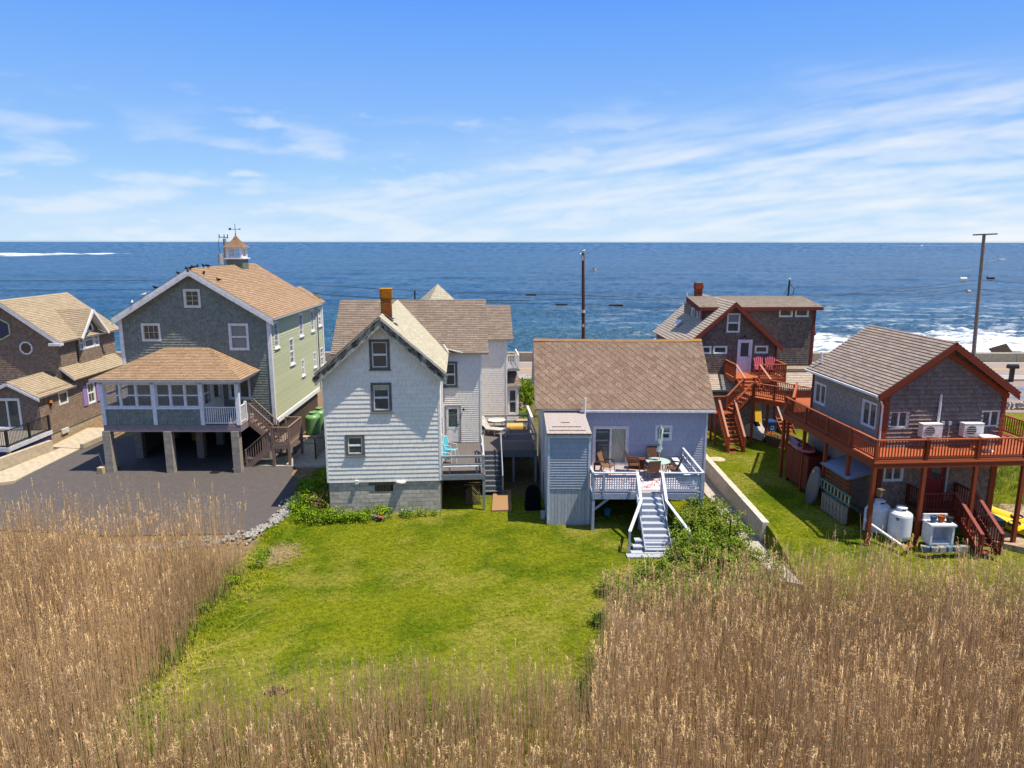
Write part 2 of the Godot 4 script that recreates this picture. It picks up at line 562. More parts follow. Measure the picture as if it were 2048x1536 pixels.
func block_wall(parent: Node, O: Vector3, U: Vector3, len: float, y0: float, y1: float, col: Color, depth := 0.2, skip := Rect2()) -> void:
	var N := U.cross(Vector3.UP).normalized()
	var b := Basis(U, Vector3.UP, N)
	var core := MB.new()
	var holes := [Rect2(-0.01, y0, len + 0.02, y1 - y0)]
	var y := y0
	var row := 0
	while y < y1 - 0.02:
		var h := minf(0.2, y1 - y)
		var x := -0.2 * (row % 2)
		while x < len - 0.01:
			var xa := maxf(x, 0.0)
			var xb := minf(x + 0.4, len)
			var rr := Rect2(xa, y, xb - xa, h)
			if xb - xa > 0.05 and not (skip.size.x > 0 and Rect2(xa + 0.02, y + 0.02, maxf(xb - xa - 0.04, 0.01), maxf(h - 0.04, 0.01)).intersects(skip)):
				var k := rng.randi() % 4
				block(parent, "concrete_block", O + U * ((xa + xb) / 2) + Vector3.UP * (y + h / 2) - N * (depth / 2 - rng.randf() * 0.006), Vector3(xb - xa - 0.014, h - 0.014, depth), col * (0.9 + 0.06 * k), "concrete", b)
			x += 0.4
		y += 0.2
		row += 1
	var inner := skip.grow(0.02)
	for r in ([Rect2(0.01, y0, len - 0.02, y1 - y0)] if skip.size.x <= 0 else [Rect2(0.01, y0, inner.position.x - 0.01, y1 - y0), Rect2(inner.end.x, y0, len - 0.01 - inner.end.x, y1 - y0), Rect2(inner.position.x, y0, inner.size.x, inner.position.y - y0)]):
		if r.size.x > 0.01 and r.size.y > 0.01:
			core.box(O + U * r.get_center().x + Vector3.UP * r.get_center().y - N * (depth / 2 + 0.012), Vector3(r.size.x, r.size.y, depth - 0.01), col * 0.85, b)
	put(core, "mortar", "concrete", parent)

# ---------------------------------------------------------------- the scene

func _ready() -> void:
	rng.seed = 7
	noise.seed = 3
	noise.frequency = 0.35
	noise.fractal_octaves = 4
	noise2.seed = 11
	noise2.frequency = 0.09
	noise2.fractal_octaves = 4
	var cam := Camera3D.new()
	cam.name = "camera"
	cam.position = Vector3(0, 12.5, 0)
	cam.rotation_degrees = Vector3(-11.295, 0, 0.06)
	cam.fov = 56.75
	cam.near = 0.1
	cam.far = 40000.0
	add_child(cam)
	cam.make_current()
	var env := Environment.new()
	env.background_mode = Environment.BG_SKY
	env.tonemap_mode = Environment.TONE_MAPPER_LINEAR
	env.tonemap_exposure = 1.5
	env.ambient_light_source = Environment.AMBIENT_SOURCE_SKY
	env.sdfgi_enabled = true
	env.ssao_enabled = true
	env.ssil_enabled = true
	var sky := Sky.new()
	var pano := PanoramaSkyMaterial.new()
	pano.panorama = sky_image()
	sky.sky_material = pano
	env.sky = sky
	var we := WorldEnvironment.new()
	we.name = "world_environment"
	we.environment = env
	add_child(we)
	var sun := DirectionalLight3D.new()
	sun.name = "sun"
	sun.light_energy = 1.6
	sun.light_color = Color(1.0, 0.955, 0.88)
	sun.light_angular_distance = 0.5
	sun.shadow_enabled = true
	add_child(sun)
	sun.look_at_from_position(Vector3.ZERO, Vector3(-0.367, -0.924, -0.118), Vector3(0, 0, 1))
	materials()
	ground()
	sea()
	roads()
	yards()
	grey_house()
	white_house()
	lavender_house()
	brown_house()
	far_house()
	left_house()
	poles()
	garden_things()
	plants()

func sky_image() -> ImageTexture:
	var w := 3072
	var h := 1536
	var im := Image.create(w, h, false, Image.FORMAT_RGB8)
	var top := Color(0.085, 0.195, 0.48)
	var mid := Color(0.088, 0.245, 0.645)
	var low := Color(0.25, 0.43, 0.665)
	var hor := Color(0.40, 0.53, 0.655)
	var n := FastNoiseLite.new()
	n.seed = 21
	n.frequency = 1.0
	n.fractal_octaves = 5
	n.fractal_gain = 0.55
	var wide := FastNoiseLite.new()
	wide.seed = 5
	wide.frequency = 1.0
	wide.fractal_octaves = 3
	for y in h:
		var el := 90.0 - 180.0 * (y + 0.5) / h
		if el < -1.0:
			break
		var base: Color
		if el < 5.0:
			base = hor.lerp(low, clampf(el / 5.0, 0, 1))
		elif el < 17.0:
			base = low.lerp(mid, pow((el - 5.0) / 12.0, 0.75))
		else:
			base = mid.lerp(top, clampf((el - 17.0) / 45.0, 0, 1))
		if el > 20.0 and y % 2 == 1:
			im.blit_rect(im, Rect2i(0, y - 1, w, 1), Vector2i(0, y))
			continue
		for x in w:
			var az := TAU * x / w
			var cx := cos(az)
			var sx := sin(az)
			# thin high cloud: streaks that rise to the right, thicker low down and to one side
			var e0 := 6.4 + 4.2 * sin(2.0 * az) + 2.2 * wide.get_noise_3d(cx * 2.4, el * 0.12, sx * 2.4)
			var k := 1.0 - smoothstep(e0 - 3.5, e0 + 3.2, el)
			var t := el - 4.2 * sin(2.0 * az)
			var s := n.get_noise_3d(cx * 2.6 + 4.0, t * 0.50, sx * 2.6) * 0.5 + 0.5
			var f := n.get_noise_3d(cx * 9.0, t * 1.5 + 9.0, sx * 9.0) * 0.5 + 0.5
			var d := k * smoothstep(0.24, 0.78, s * 0.6 + f * 0.4)
			# a few small wisps above the bank
			var p := smoothstep(0.62, 0.80, n.get_noise_3d(cx * 7.0 + 2.0, el * 0.55, sx * 7.0 + 3.0) * 0.5 + 0.5) * (1.0 - smoothstep(7.0, 12.0, el))
			# broken low wisps right across, and unseen cirrus added overhead as neutral fill light
			var q := smoothstep(0.42, 0.74, n.get_noise_3d(cx * 5.5 + 7.0, el * 0.42 + 3.0, sx * 5.5) * 0.5 + 0.5) * (1.0 - smoothstep(5.5, 10.5, el + 1.5 * wide.get_noise_3d(cx * 3.0, 2.0, sx * 3.0)))
			var fill_cirrus := smoothstep(0.40, 0.80, s * 0.55 + f * 0.45) * smoothstep(17.0, 34.0, el) * 0.75
			d = clampf(maxf(maxf(d * (0.62 + 0.3 * sin(2.0 * az)), q * 0.5), maxf(p * 0.45, fill_cirrus)), 0, 0.92)
			im.set_pixel(x, y, base.lerp(Color(0.62, 0.64, 0.665), d).linear_to_srgb())
	im.fill_rect(Rect2i(0, h / 2, w, h / 2), Color(0.24, 0.28, 0.28).linear_to_srgb())
	return ImageTexture.create_from_image(im)

# ---------------------------------------------------------------- terrain

func land(x: float, d: float) -> float:
	var y := 0.8 * smoothstep(37.0, 56.0, d)
	if x > 10.7:
		var t := smoothstep(23.0, 28.2, d)
		var r := 0.8 * t - 0.45 * smoothstep(17.0, 20.5, x) * (1.0 - smoothstep(29.0, 34.0, d)) * t
		y = maxf(y, r)
	if x < -9.8:
		y = maxf(y, 0.26 * smoothstep(27.6, 28.6, d))
	y += 0.05 * noise2.get_noise_2d(x * 3.0, d * 3.0) * (1.0 if d < 34.0 else 0.3)
	return y

func lawn_amount(x: float, d: float) -> float:       # 1 on mown grass, 0 on bare litter
	var a := 0.0
	if x > -10.7 + 0.4 * noise.get_noise_2d(3.0, d) and x < 10.6:
		a = smoothstep(14.2, 16.0, d + x * -0.12)
		if x > 3.3:
			a *= smoothstep(21.5, 24.5, d)
	if x >= 10.6:
		a = smoothstep(21.5, 23.5, d)
	return a

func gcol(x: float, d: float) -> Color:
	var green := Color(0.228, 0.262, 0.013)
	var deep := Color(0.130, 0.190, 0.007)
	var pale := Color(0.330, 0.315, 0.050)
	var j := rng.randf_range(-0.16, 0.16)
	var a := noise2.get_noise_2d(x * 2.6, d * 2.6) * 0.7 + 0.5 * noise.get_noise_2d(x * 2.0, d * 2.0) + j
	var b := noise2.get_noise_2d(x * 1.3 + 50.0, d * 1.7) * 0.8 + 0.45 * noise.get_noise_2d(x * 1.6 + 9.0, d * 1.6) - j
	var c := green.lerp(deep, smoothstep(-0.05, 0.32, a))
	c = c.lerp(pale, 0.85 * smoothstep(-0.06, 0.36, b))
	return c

func ground() -> void:
	var xs := []
	var ds := []
	for v in [-900.0, -300.0, -120.0, -80.0, -60.0, -45.0]:
		xs.append(v)
	var x := -36.0
	while x <= 56.0:
		xs.append(x)
		if absf(x - 10.5) < 0.1:
			xs.append(10.66)
			xs.append(10.74)
		x += 0.5
	for v in [62.0, 70.0, 90.0, 130.0, 300.0, 900.0]:
		xs.append(v)
	for v in [-300.0, -100.0, -30.0, 0.0, 6.0]:
		ds.append(v)
	var d := 10.0
	while d <= 58.0:
		ds.append(d)
		d += 0.5
	for v in [60.0, 66.0, 70.6]:
		ds.append(v)
	var mb := MB.new()
	var litter := Color(0.30, 0.205, 0.115)
	var hs := []
	var cs := []
	for j in ds.size():
		var hr := PackedFloat32Array()
		var cr := PackedColorArray()
		for i in xs.size():
			hr.append(land(xs[i], ds[j]))
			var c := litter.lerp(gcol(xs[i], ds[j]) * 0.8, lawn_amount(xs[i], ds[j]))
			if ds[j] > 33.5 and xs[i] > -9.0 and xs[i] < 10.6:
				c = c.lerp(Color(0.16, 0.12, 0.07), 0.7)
			cr.append(c)
		hs.append(hr)
		cs.append(cr)
	for j in ds.size() - 1:
		for i in xs.size() - 1:
			var p := [V(xs[i], hs[j][i], ds[j]), V(xs[i + 1], hs[j][i + 1], ds[j]), V(xs[i + 1], hs[j + 1][i + 1], ds[j + 1]), V(xs[i], hs[j + 1][i], ds[j + 1])]
			var q := [cs[j][i], cs[j][i + 1], cs[j + 1][i + 1], cs[j + 1][i]]
			var nn: Vector3 = (p[1] - p[0]).cross(p[3] - p[0]).normalized()
			for k in [0, 2, 1, 0, 3, 2]:
				mb.v.append(p[k])
				mb.n.append(nn)
				mb.c.append(q[k])
	structure(put(mb, "ground", "soil", self))

func sea() -> void:
	var rows := 340
	var cols := 620
	var pos := PackedVector3Array()
	var nor := PackedVector3Array()
	var col := PackedColorArray()
	var idx := PackedInt32Array()
	var wv := FastNoiseLite.new()
	wv.seed = 8
	wv.frequency = 1.0
	wv.fractal_octaves = 3
	var fo := FastNoiseLite.new()
	fo.seed = 14
	fo.frequency = 1.0
	fo.fractal_octaves = 4
	fo.fractal_type = FastNoiseLite.FRACTAL_RIDGED
	var a0 := 1.0 / 71.2
	var a1 := 1.0 / 26000.0
	var ht := func(x: float, d: float) -> float:
		var near := 1.0 - smoothstep(220.0, 600.0, d)
		var h := 0.26 * wv.get_noise_2d(x * 0.035, d * 0.085) * (1.0 - smoothstep(500.0, 1500.0, d))
		h += 0.95 * pow(maxf(0.0, sin(d * 0.16 + x * 0.012 + 2.2 * wv.get_noise_2d(x * 0.008, d * 0.01))), 3.0) * near * (0.35 + 0.65 * wv.get_noise_2d(x * 0.014 + 70.0, d * 0.014))
		h += 0.30 * wv.get_noise_2d(x * 0.17, d * 0.36) * near + 0.30 * wv.get_noise_2d(x * 0.42 + 40.0, d * 0.75) * (1.0 - smoothstep(120.0, 230.0, d))
		return -1.6 + h
	var water := Color(0.012, 0.062, 0.138)
	var shallow := Color(0.034, 0.094, 0.128)
	for j in rows + 1:
		var d := 1.0 / lerpf(a0, a1, float(j) / rows)
		var half := d * 0.80 + 14.0
		for i in cols + 1:
			var x := lerpf(-half, half, float(i) / cols)
			var y: float = ht.call(x, d)
			var e := maxf(0.35, d * 0.003)
			var nn := Vector3(-(ht.call(x + e, d) - y) / e, 1.0, (ht.call(x, d + e) - y) / e)
			# facets of chop that no longer show as shapes far out still tilt the surface
			var far := smoothstep(150.0, 420.0, d)
			var calm := 1.0 - 0.85 * smoothstep(1500.0, 7000.0, d)
			nn += Vector3(0.30 * calm * wv.get_noise_2d(i * 0.31, j * 0.23), 0, 0.12 + 0.42 * calm * wv.get_noise_2d(i * 0.19 + 33.0, j * 0.41)) * far
			nn = nn.normalized()
			var c := water.lerp(shallow, (1.0 - smoothstep(75.0, 240.0, d)) * (0.55 + 0.45 * wv.get_noise_2d(x * 0.02, d * 0.03)))
			c = c * (1.0 + 0.35 * wv.get_noise_2d(x * 0.011 + 9.0, d * 0.03) * (1.0 - smoothstep(600.0, 3000.0, d)))
			# surf on the shore at the right, and a long breaker on the shoal far out at the left
			var s := smoothstep(14.0, 46.0, x + (d - 72.0) * 0.12) * (1.0 - smoothstep(92.0, 138.0, d + 10.0 * wv.get_noise_2d(x * 0.03, 5.0)))
			var f := fo.get_noise_2d(x * 0.045, d * 0.13) * 0.5 + 0.5
			var foam := smoothstep(0.52, 0.76, f * 0.50 + s * 0.40 + 0.22 * wv.get_noise_2d(x * 0.3, d * 0.9)) * smoothstep(0.02, 0.3, s)
			var s2 := smoothstep(0.0, 40.0, -x - 445.0 + 40.0 * wv.get_noise_2d(d * 0.01, 3.0)) * smoothstep(690.0, 720.0, d) * (1.0 - smoothstep(850.0, 900.0, d))
			foam = maxf(foam, smoothstep(0.35, 0.62, s2 * (0.62 + 0.55 * wv.get_noise_2d(x * 0.02, d * 0.06))))
			foam = maxf(foam, 0.35 * smoothstep(0.74, 0.86, fo.get_noise_2d(x * 0.02 + 31.0, d * 0.11) * 0.5 + 0.5) * (1.0 - smoothstep(110.0, 220.0, d)) * smoothstep(-10.0, 60.0, x))
			c = c.lerp(Color(0.78, 0.80, 0.80), foam)
			pos.append(V(x, y + 0.12 * foam * (1.0 if d < 200.0 else 6.0), d))
			nor.append(nn)
			col.append(c)
	for j in rows:
		for i in cols:
			var k := j * (cols + 1) + i
			var m := k + cols + 1
			idx.append_array(PackedInt32Array([k, m + 1, k + 1, k, m, m + 1]))
	var a := []
	a.resize(Mesh.ARRAY_MAX)
	a[Mesh.ARRAY_VERTEX] = pos
	a[Mesh.ARRAY_NORMAL] = nor
	a[Mesh.ARRAY_COLOR] = col
	a[Mesh.ARRAY_INDEX] = idx
	var am := ArrayMesh.new()
	am.add_surface_from_arrays(Mesh.PRIMITIVE_TRIANGLES, a)
	var fn := FastNoiseLite.new()
	fn.seed = 4
	fn.frequency = 0.012
	fn.fractal_octaves = 5
	fn.fractal_gain = 0.6
	var im := fn.get_seamless_image(1024, 1024)
	var m := mk("water", 0.25, null, Vector3(0.035, 0.035, 0.08), 0.32, 60.0, ImageTexture.create_from_image(im))
	am.surface_set_material(0, m)
	var o := MeshInstance3D.new()
	o.name = "sea"
	o.mesh = am
	add_child(o)
	structure(o)

func sheet(called: String, pts: Array, y: float, th: float, col: Color, kind: String) -> MeshInstance3D:
	var mb := MB.new()
	var p := PackedVector2Array()
	for a in pts:
		p.append(Vector2(a[0], -a[1]))
	mb.prism(Vector3(0, y, 0), Vector3.RIGHT, Vector3(0, 0, 1), Vector3.UP, p, -th, 0.0, col)
	return structure(put(mb, called, kind, self))

func roads() -> void:
	var tar := Color(0.30, 0.245, 0.215)
	sheet("road", [[-220, 61.6], [300, 61.6], [300, 69.4], [-220, 69.4]], 0.90, 0.5, tar, "asphalt")
	sheet("sidewalk", [[-220, 59.9], [300, 59.9], [300, 61.6], [-220, 61.6]], 1.0, 0.5, Color(0.42, 0.38, 0.34), "concrete")
	for m in [["road_edge_line", 62.1, 0.12, Color(0.7, 0.68, 0.64)], ["road_edge_line", 68.9, 0.12, Color(0.7, 0.68, 0.64)], ["road_centre_line", 65.3, 0.12, Color(0.65, 0.42, 0.06)], ["road_centre_line", 65.6, 0.12, Color(0.65, 0.42, 0.06)]]:
		sheet(m[0], [[-220, m[1]], [300, m[1]], [300, m[1] + m[2]], [-220, m[1] + m[2]]], 0.904, 0.002, m[3], "paint")
	var t := thing("sea_wall", "long low concrete sea wall along the far side of the road", "wall")
	var x := -220.0
	while x < 300.0:
		var h := 1.72 + 0.05 * noise.get_noise_1d(x)
		var mb := MB.new()
		mb.prism(V(x, 0, 0), Vector3(0, 0, -1), Vector3.UP, Vector3.RIGHT, poly2([69.4, -3.0, 71.3, -3.0, 70.5, h, 69.6, h]), 0.0, 5.96, vary(Color(0.33, 0.285, 0.22), 0.08))
		put(mb, "wall_section", "concrete", t)
		x += 6.0

func yards() -> void:
	# asphalt parking, with a ragged stone edge on the marsh side
	var tar := Color(0.104, 0.092, 0.090)
	sheet("driveway", [[-40, 29.5], [-25.5, 29.2], [-17, 28.3], [-11.6, 28.5], [-10.9, 29.2], [-10.75, 31.8], [-11.0, 35.4], [-11.9, 36.4], [-12.3, 46.5], [-22.4, 47.0], [-26.6, 41.0], [-25.6, 34.8], [-31, 31]], 0.30, 0.3, tar, "asphalt")
	var pale := Color(0.52, 0.44, 0.32)
	sheet("concrete_path", [[-27.9, 41.3], [-25.9, 41.0], [-25.6, 46], [-25.4, 53], [-28.3, 53], [-28.3, 47]], 0.36, 0.3, pale, "concrete")
	sheet("concrete_path", [[-36, 29.6], [-25.8, 35.2], [-25.9, 41.0], [-27.2, 41.2], [-27.6, 36.8], [-37.0, 31.0]], 0.325, 0.25, pale, "concrete")
	var k := thing("kerb", "long pale concrete kerb between the path and the dark driveway", "kerb")
	beam(k, "kerb_stone", V(-25.75, 0.47, 41.0), V(-25.3, 0.47, 52.0), 0.22, 0.30, pale * 0.95, "concrete")
	var w := thing("garden_wall", "low pale concrete wall beside the driveway at the left edge", "wall")
	beam(w, "wall_section", V(-27.3, 0.60, 40.6), V(-27.9, 0.60, 36.2), 0.25, 0.75, pale, "concrete")
	beam(w, "wall_section", V(-27.9, 0.60, 36.15), V(-37.0, 0.60, 30.4), 0.25, 0.75, pale, "concrete")
	sheet("concrete_path", [[-14.9, 37.75], [-12.3, 37.55], [-9.4, 37.6], [-9.6, 58.5], [-13.2, 58.5], [-13.4, 47.6], [-12.6, 39.9]], 0.375, 0.3, Color(0.50, 0.44, 0.34), "concrete")
	# retaining wall and drain path at the right of the lavender house
	var r := thing("retaining_wall", "long pale concrete retaining wall running back beside the lavender house", "wall")
	var d := 28.2
	while d < 46.0:
		beam(r, "wall_section", V(10.7, 0.44, d), V(10.7, 0.44, d + 2.97), 0.28, 1.0, vary(Color(0.66, 0.58, 0.47), 0.05), "concrete")
		d += 3.0
	sheet("concrete_path", [[9.75, 27.0], [10.56, 26.6], [10.56, 46.0], [9.75, 46.0]], 0.07, 0.1, Color(0.46, 0.42, 0.36), "concrete")
	sheet("concrete_path", [[9.9, 24.6], [10.75, 24.2], [11.0, 25.0], [10.2, 27.0], [9.75, 27.0]], 0.14, 0.2, Color(0.55, 0.50, 0.43), "concrete")
	sheet("sand_path", [[19.0, 27.6], [21.2, 26.0], [30, 26.5], [31, 36.0], [22.0, 36.0], [21.1, 30.5]], 0.56, 0.5, Color(0.50, 0.38, 0.25), "soil")
	sheet("driveway", [[24, 49], [60, 47], [60, 59.9], [24, 59.9]], 0.83, 0.1, Color(0.30, 0.22, 0.19), "asphalt")
	sheet("terrace", [[-3.0, 40], [1.2, 40], [1.2, 59.9], [-3.0, 59.9]], 0.88, 0.2, Color(0.32, 0.24, 0.2), "asphalt")
	sheet("brick_path", [[-0.95, 31.75], [0.0, 31.85], [-0.05, 34.6], [-0.95, 34.6]], 0.075, 0.1, Color(0.40, 0.24, 0.12), "brick")
	# stone edge of the parking
	var mb := MB.new()
	var line := [[-10.35, 32.9], [-10.45, 31.2], [-10.6, 29.3], [-11.3, 28.2], [-13.0, 27.9], [-15.0, 27.6], [-17.2, 27.4]]
	for i in 620:
		var f := rng.randf() * (line.size() - 1)
		var a: Array = line[int(f)]
		var b: Array = line[mini(int(f) + 1, line.size() - 1)]
		var t2 := f - int(f)
		var px := lerpf(a[0], b[0], t2) + rng.randfn(0, 0.17)
		var pd := lerpf(a[1], b[1], t2) + rng.randfn(0, 0.17)
		var s := rng.randf_range(0.05, 0.13)
		stone(mb, V(px, land(px, pd) + s * 0.4 + 0.04, pd), s, vary(Color(0.42, 0.40, 0.37), 0.2))
	var o := put(mb, "edge_stones", "rock", self)
	stuff(tag(o, "strip of pale broken stones along the driveway edge", "stones"))

func stone(mb: MB, p: Vector3, s: float, col: Color) -> void:
	var b := Basis(Vector3(rng.randfn(), rng.randfn(), rng.randfn()).normalized(), rng.randf() * TAU)
	var k := []
	for a in [Vector3(1, 0, 0), Vector3(-1, 0, 0), Vector3(0, 0.8, 0), Vector3(0, -0.8, 0), Vector3(0, 0, 1), Vector3(0, 0, -1)]:
		k.append(p + b * (a * s * rng.randf_range(0.7, 1.25)))
	for f in [[0, 2, 4], [4, 2, 1], [1, 2, 5], [5, 2, 0], [0, 4, 3], [4, 1, 3], [1, 5, 3], [5, 0, 3]]:
		var nn: Vector3 = (k[f[1]] - k[f[0]]).cross(k[f[2]] - k[f[0]]).normalized()
		if nn.dot((k[f[0]] + k[f[1]] + k[f[2]]) / 3.0 - p) < 0:
			nn = -nn
		mb.tri(k[f[0]], k[f[1]], k[f[2]], nn, col)

# ---------------------------------------------------------------- grey-green house on block piers

func cols_of(hexes: Array) -> Array:
	var a := []
	for h in hexes:
		a.append(S(h))
	return a

func pier(parent: Node, u: float, v: float, y0: float, y1: float, w: float, col: Color) -> void:
	var y := y0
	while y < y1 - 0.05:
		var h := minf(0.2, y1 - y)
		block(parent, "pier_block", V(u, y + h / 2, v), Vector3(w, h - 0.012, w), col * rng.randf_range(0.9, 1.06), "concrete")
		y += 0.2
	var mb := MB.new()
	mb.box(V(u, (y0 + y1) / 2, v), Vector3(w - 0.02, y1 - y0, w - 0.02), col * 0.8)
	put(mb, "pier_core", "concrete", parent)

func grey_house() -> void:
	var t := thing("grey_house", "tall grey green shingled house on block piers with cupola and tan roof", "house", "", V(-21.7, 0, 39.3))
	var sh := {"e": 0.145, "t": 0.03, "tab": 0.17, "jit": 0.012, "var": 0.12, "mat": "shingle", "cols": cols_of(["9aa298", "969e94", "9ea69c", "929a90"])}
	var cl := {"e": 0.16, "t": 0.032, "var": 0.03, "mat": "siding", "cols": cols_of(["c4c8a4", "c0c4a0"])}
	var rf := {"e": 0.155, "t": 0.026, "tab": 0.32, "jit": 0.006, "var": 0.06, "mat": "shingle", "cols": cols_of(["ba9c7e", "b59779", "bfa183", "b19375"])}
	var white := S("e9e9ea")
	var R := Vector3.RIGHT
	var B := Vector3(0, 0, -1)
	# walls
	var g := {"nx": 3, "ny": 2, "split": "", "trim": 0.1, "back": "", "sc": S("d6cdb8")}
	wall(t, V(0, 0, 0), R, poly2([0, 2.35, 8.2, 2.35, 8.2, 8.40, 4.15, 10.92, 0, 8.40]), sh, [
		{"r": [3.63, 8.93, 4.55, 9.95], "nx": 2, "ny": 3, "split": "", "trim": 0.1, "sc": S("d8cfae")},
		{"r": [1.13, 7.06, 2.18, 8.06], "nx": 3, "ny": 2, "split": "", "trim": 0.1, "sc": S("c9bfa4")},
		{"r": [5.96, 6.56, 7.06, 8.06], "split": "h", "trim": 0.1, "back": "blind", "drop": 1.0, "bc": S("a9aaa6"), "label": "tall white framed window with lowered blinds"},
		{"r": [5.7, 3.75, 6.95, 5.0], "split": "v", "trim": 0.1},
		{"r": [4.5, 2.95, 5.4, 4.98], "name": "door", "split": "door", "lite": 0.4, "trim": 0.09, "leaf": S("e2e2e2")}])
	var ww := []
	for r in [[0.69, 6.5, 1.5, 8.05], [5.5, 6.55, 6.35, 8.05], [8.15, 6.55, 8.95, 8.05], [3.3, 5.1, 4.2, 6.75], [5.5, 4.0, 6.2, 5.1], [8.3, 4.05, 9.0, 5.15]]:
		ww.append({"r": r, "nx": 2, "ny": 2, "split": "h", "trim": 0.1, "sill": 1})
	wall(t, V(8.2, 0, 0), B, rect_poly(0, 2.35, 9.4, 8.4), cl, ww)
	wall(t, V(8.2, 0, 9.4), Vector3(-1, 0, 0), poly2([0, 2.35, 8.2, 2.35, 8.2, 8.40, 4.05, 10.92, 0, 8.40]), sh)
	wall(t, V(0, 0, 9.4), Vector3(0, 0, 1), rect_poly(0, 2.35, 9.4, 8.4), cl)
	# the jog at the back right
	var jog := [{"r": [0.05, 6.75, 0.85, 8.1], "nx": 2, "ny": 2, "trim": 0.1, "sill": 1}, {"r": [0.1, 3.9, 0.95, 5.25], "nx": 2, "ny": 2, "trim": 0.1, "sill": 1}]
	wall(t, V(8.35, 0, 9.42), B, rect_poly(0, 2.35, 1.05, 8.45), cl, jog)
	wall(t, V(8.35, 0, 10.45), Vector3(-1, 0, 0), rect_poly(0, 2.35, 2.0, 8.9), cl)
	for y in [2.4, 5.6]:
		block(t, "interior_floor", V(4.1, y, 4.7), Vector3(8.1, 0.2, 9.3), S("8a7f70"), "wood")
	# trim
	for u in [0.0, 8.2]:
		block(t, "corner_board", V(u, 5.4, -0.02), Vector3(0.2, 6.1, 0.1), white)
	block(t, "corner_board", V(8.23, 5.4, 0.06), Vector3(0.1, 6.1, 0.2), white)
	block(t, "corner_board", V(8.4, 5.4, 10.4), Vector3(0.1, 6.1, 0.18), white)
	block(t, "corner_board", V(8.25, 5.4, 9.34), Vector3(0.1, 6.1, 0.14), white)
	block(t, "skirt_board", V(8.24, 2.42, 5.0), Vector3(0.09, 0.26, 10.2), white)
	gable_v(t, -0.3, 8.62, -0.42, 9.75, 8.36, 11.07, 4.16, rf, 0.17, white)
	roof(t, [V(8.62, 8.38, 9.76), V(8.62, 8.38, 10.75), V(6.9, 9.45, 10.75), V(6.9, 9.45, 9.76)], rf, 0.17, white)
	rake_boards(t, -0.27, 8.59, -0.40, 8.36, 11.07, 4.16, 0.2, 0.16, S("dcdcdc"))
	block(t, "gable_bracket", V(4.18, 10.72, -0.2), Vector3(0.14, 0.16, 0.35), S("d8d4c8"))
	for s in [[-0.3, 0.0], [8.2, 8.62]]:
		block(t, "soffit", V((s[0] + s[1]) / 2, 8.30, 4.7), Vector3(s[1] - s[0], 0.03, 10.0), S("d8d8d4"))
	# cupola and weather vane
	var c := V(4.16, 0, 6.75)
	var mb := MB.new()
	mb.box(c + Vector3(0, 10.95, 0), Vector3(1.02, 0.95, 1.02), S("7d8d80"))
	put(mb, "cupola_base", "shingle", t)
	mb = MB.new()
	mb.box(c + Vector3(0, 11.46, 0), Vector3(1.22, 0.07, 1.22), white)
	mb.box(c + Vector3(0, 12.12, 0), Vector3(1.0, 0.12, 1.0), white)
	for sx in [-1, 1]:
		for sz in [-1, 1]:
			mb.box(c + Vector3(0.41 * sx, 11.8, 0.41 * sz), Vector3(0.15, 0.62, 0.15), white)
	for a in 4:
		var bb := Basis(Vector3.UP, a * PI / 2)
		mb.box(c + bb * Vector3(0, 11.54, 0.41), Vector3(0.68, 0.09, 0.1), white, bb)
		mb.box(c + bb * Vector3(0, 11.8, 0.42), Vector3(0.025, 0.5, 0.03), white, bb)
		mb.box(c + bb * Vector3(0, 11.83, 0.42), Vector3(0.68, 0.025, 0.03), white, bb)
	var cu := put(mb, "cupola", "paint", t)
	for a in 4:
		var bb := Basis(Vector3.UP, a * PI / 2)
		var gm := MB.new()
		gm.quad(c + bb * Vector3(-0.34, 11.57, 0.41), c + bb * Vector3(0.34, 11.57, 0.41), c + bb * Vector3(0.34, 12.06, 0.41), c + bb * Vector3(-0.34, 12.06, 0.41), Color.WHITE)
		put(gm, "pane", "glass", cu)
	mb = MB.new()
	var prof := [[0.66, 12.16], [0.42, 12.34], [0.18, 12.62], [0.05, 12.86]]
	for k in 3:
		for a in 4:
			var b0 := Basis(Vector3.UP, a * PI / 2)
			var r0: float = prof[k][0]
			var r1: float = prof[k + 1][0]
			mb.quad(c + b0 * Vector3(-r0, prof[k][1], r0), c + b0 * Vector3(r0, prof[k][1], r0), c + b0 * Vector3(r1, prof[k + 1][1], r1), c + b0 * Vector3(-r1, prof[k + 1][1], r1), vary(S("98785c"), 0.05))
	mb.box(c + Vector3(0, 12.165, 0), Vector3(1.3, 0.03, 1.3), white)
	put(mb, "cupola_roof", "shingle", t)
	mb = MB.new()
	var ir := S("2a2624")
	mb.cyl(c + Vector3(0, 12.8, 0), c + Vector3(0, 13.62, 0), 0.022, 0.014, 6, ir)
	mb.lathe(c + Vector3(0, 12.95, 0), [Vector2(0, -0.06), Vector2(0.06, 0), Vector2(0, 0.06)], 8, ir)
	mb.bar(c + Vector3(-0.30, 13.27, 0), c + Vector3(0.30, 13.27, 0), 0.025, 0.025, ir)
	mb.bar(c + Vector3(0, 13.27, -0.25), c + Vector3(0, 13.27, 0.25), 0.025, 0.025, ir)
	mb.box(c + Vector3(-0.33, 13.29, 0), Vector3(0.14, 0.13, 0.02), ir)
	mb.box(c + Vector3(0.30, 13.29, 0), Vector3(0.07, 0.09, 0.02), ir)
	put(mb, "weather_vane", "metal", t)
	# porch: floor, posts, glazed part and hip roof
	var fl := 2.95
	block(t, "porch_beam", V(3.65, 2.74, -2.62), Vector3(7.3, 0.34, 0.16), S("8d7f86"))
	block(t, "porch_beam", V(7.22, 2.74, -1.35), Vector3(0.14, 0.34, 2.6), S("8d7f86"))
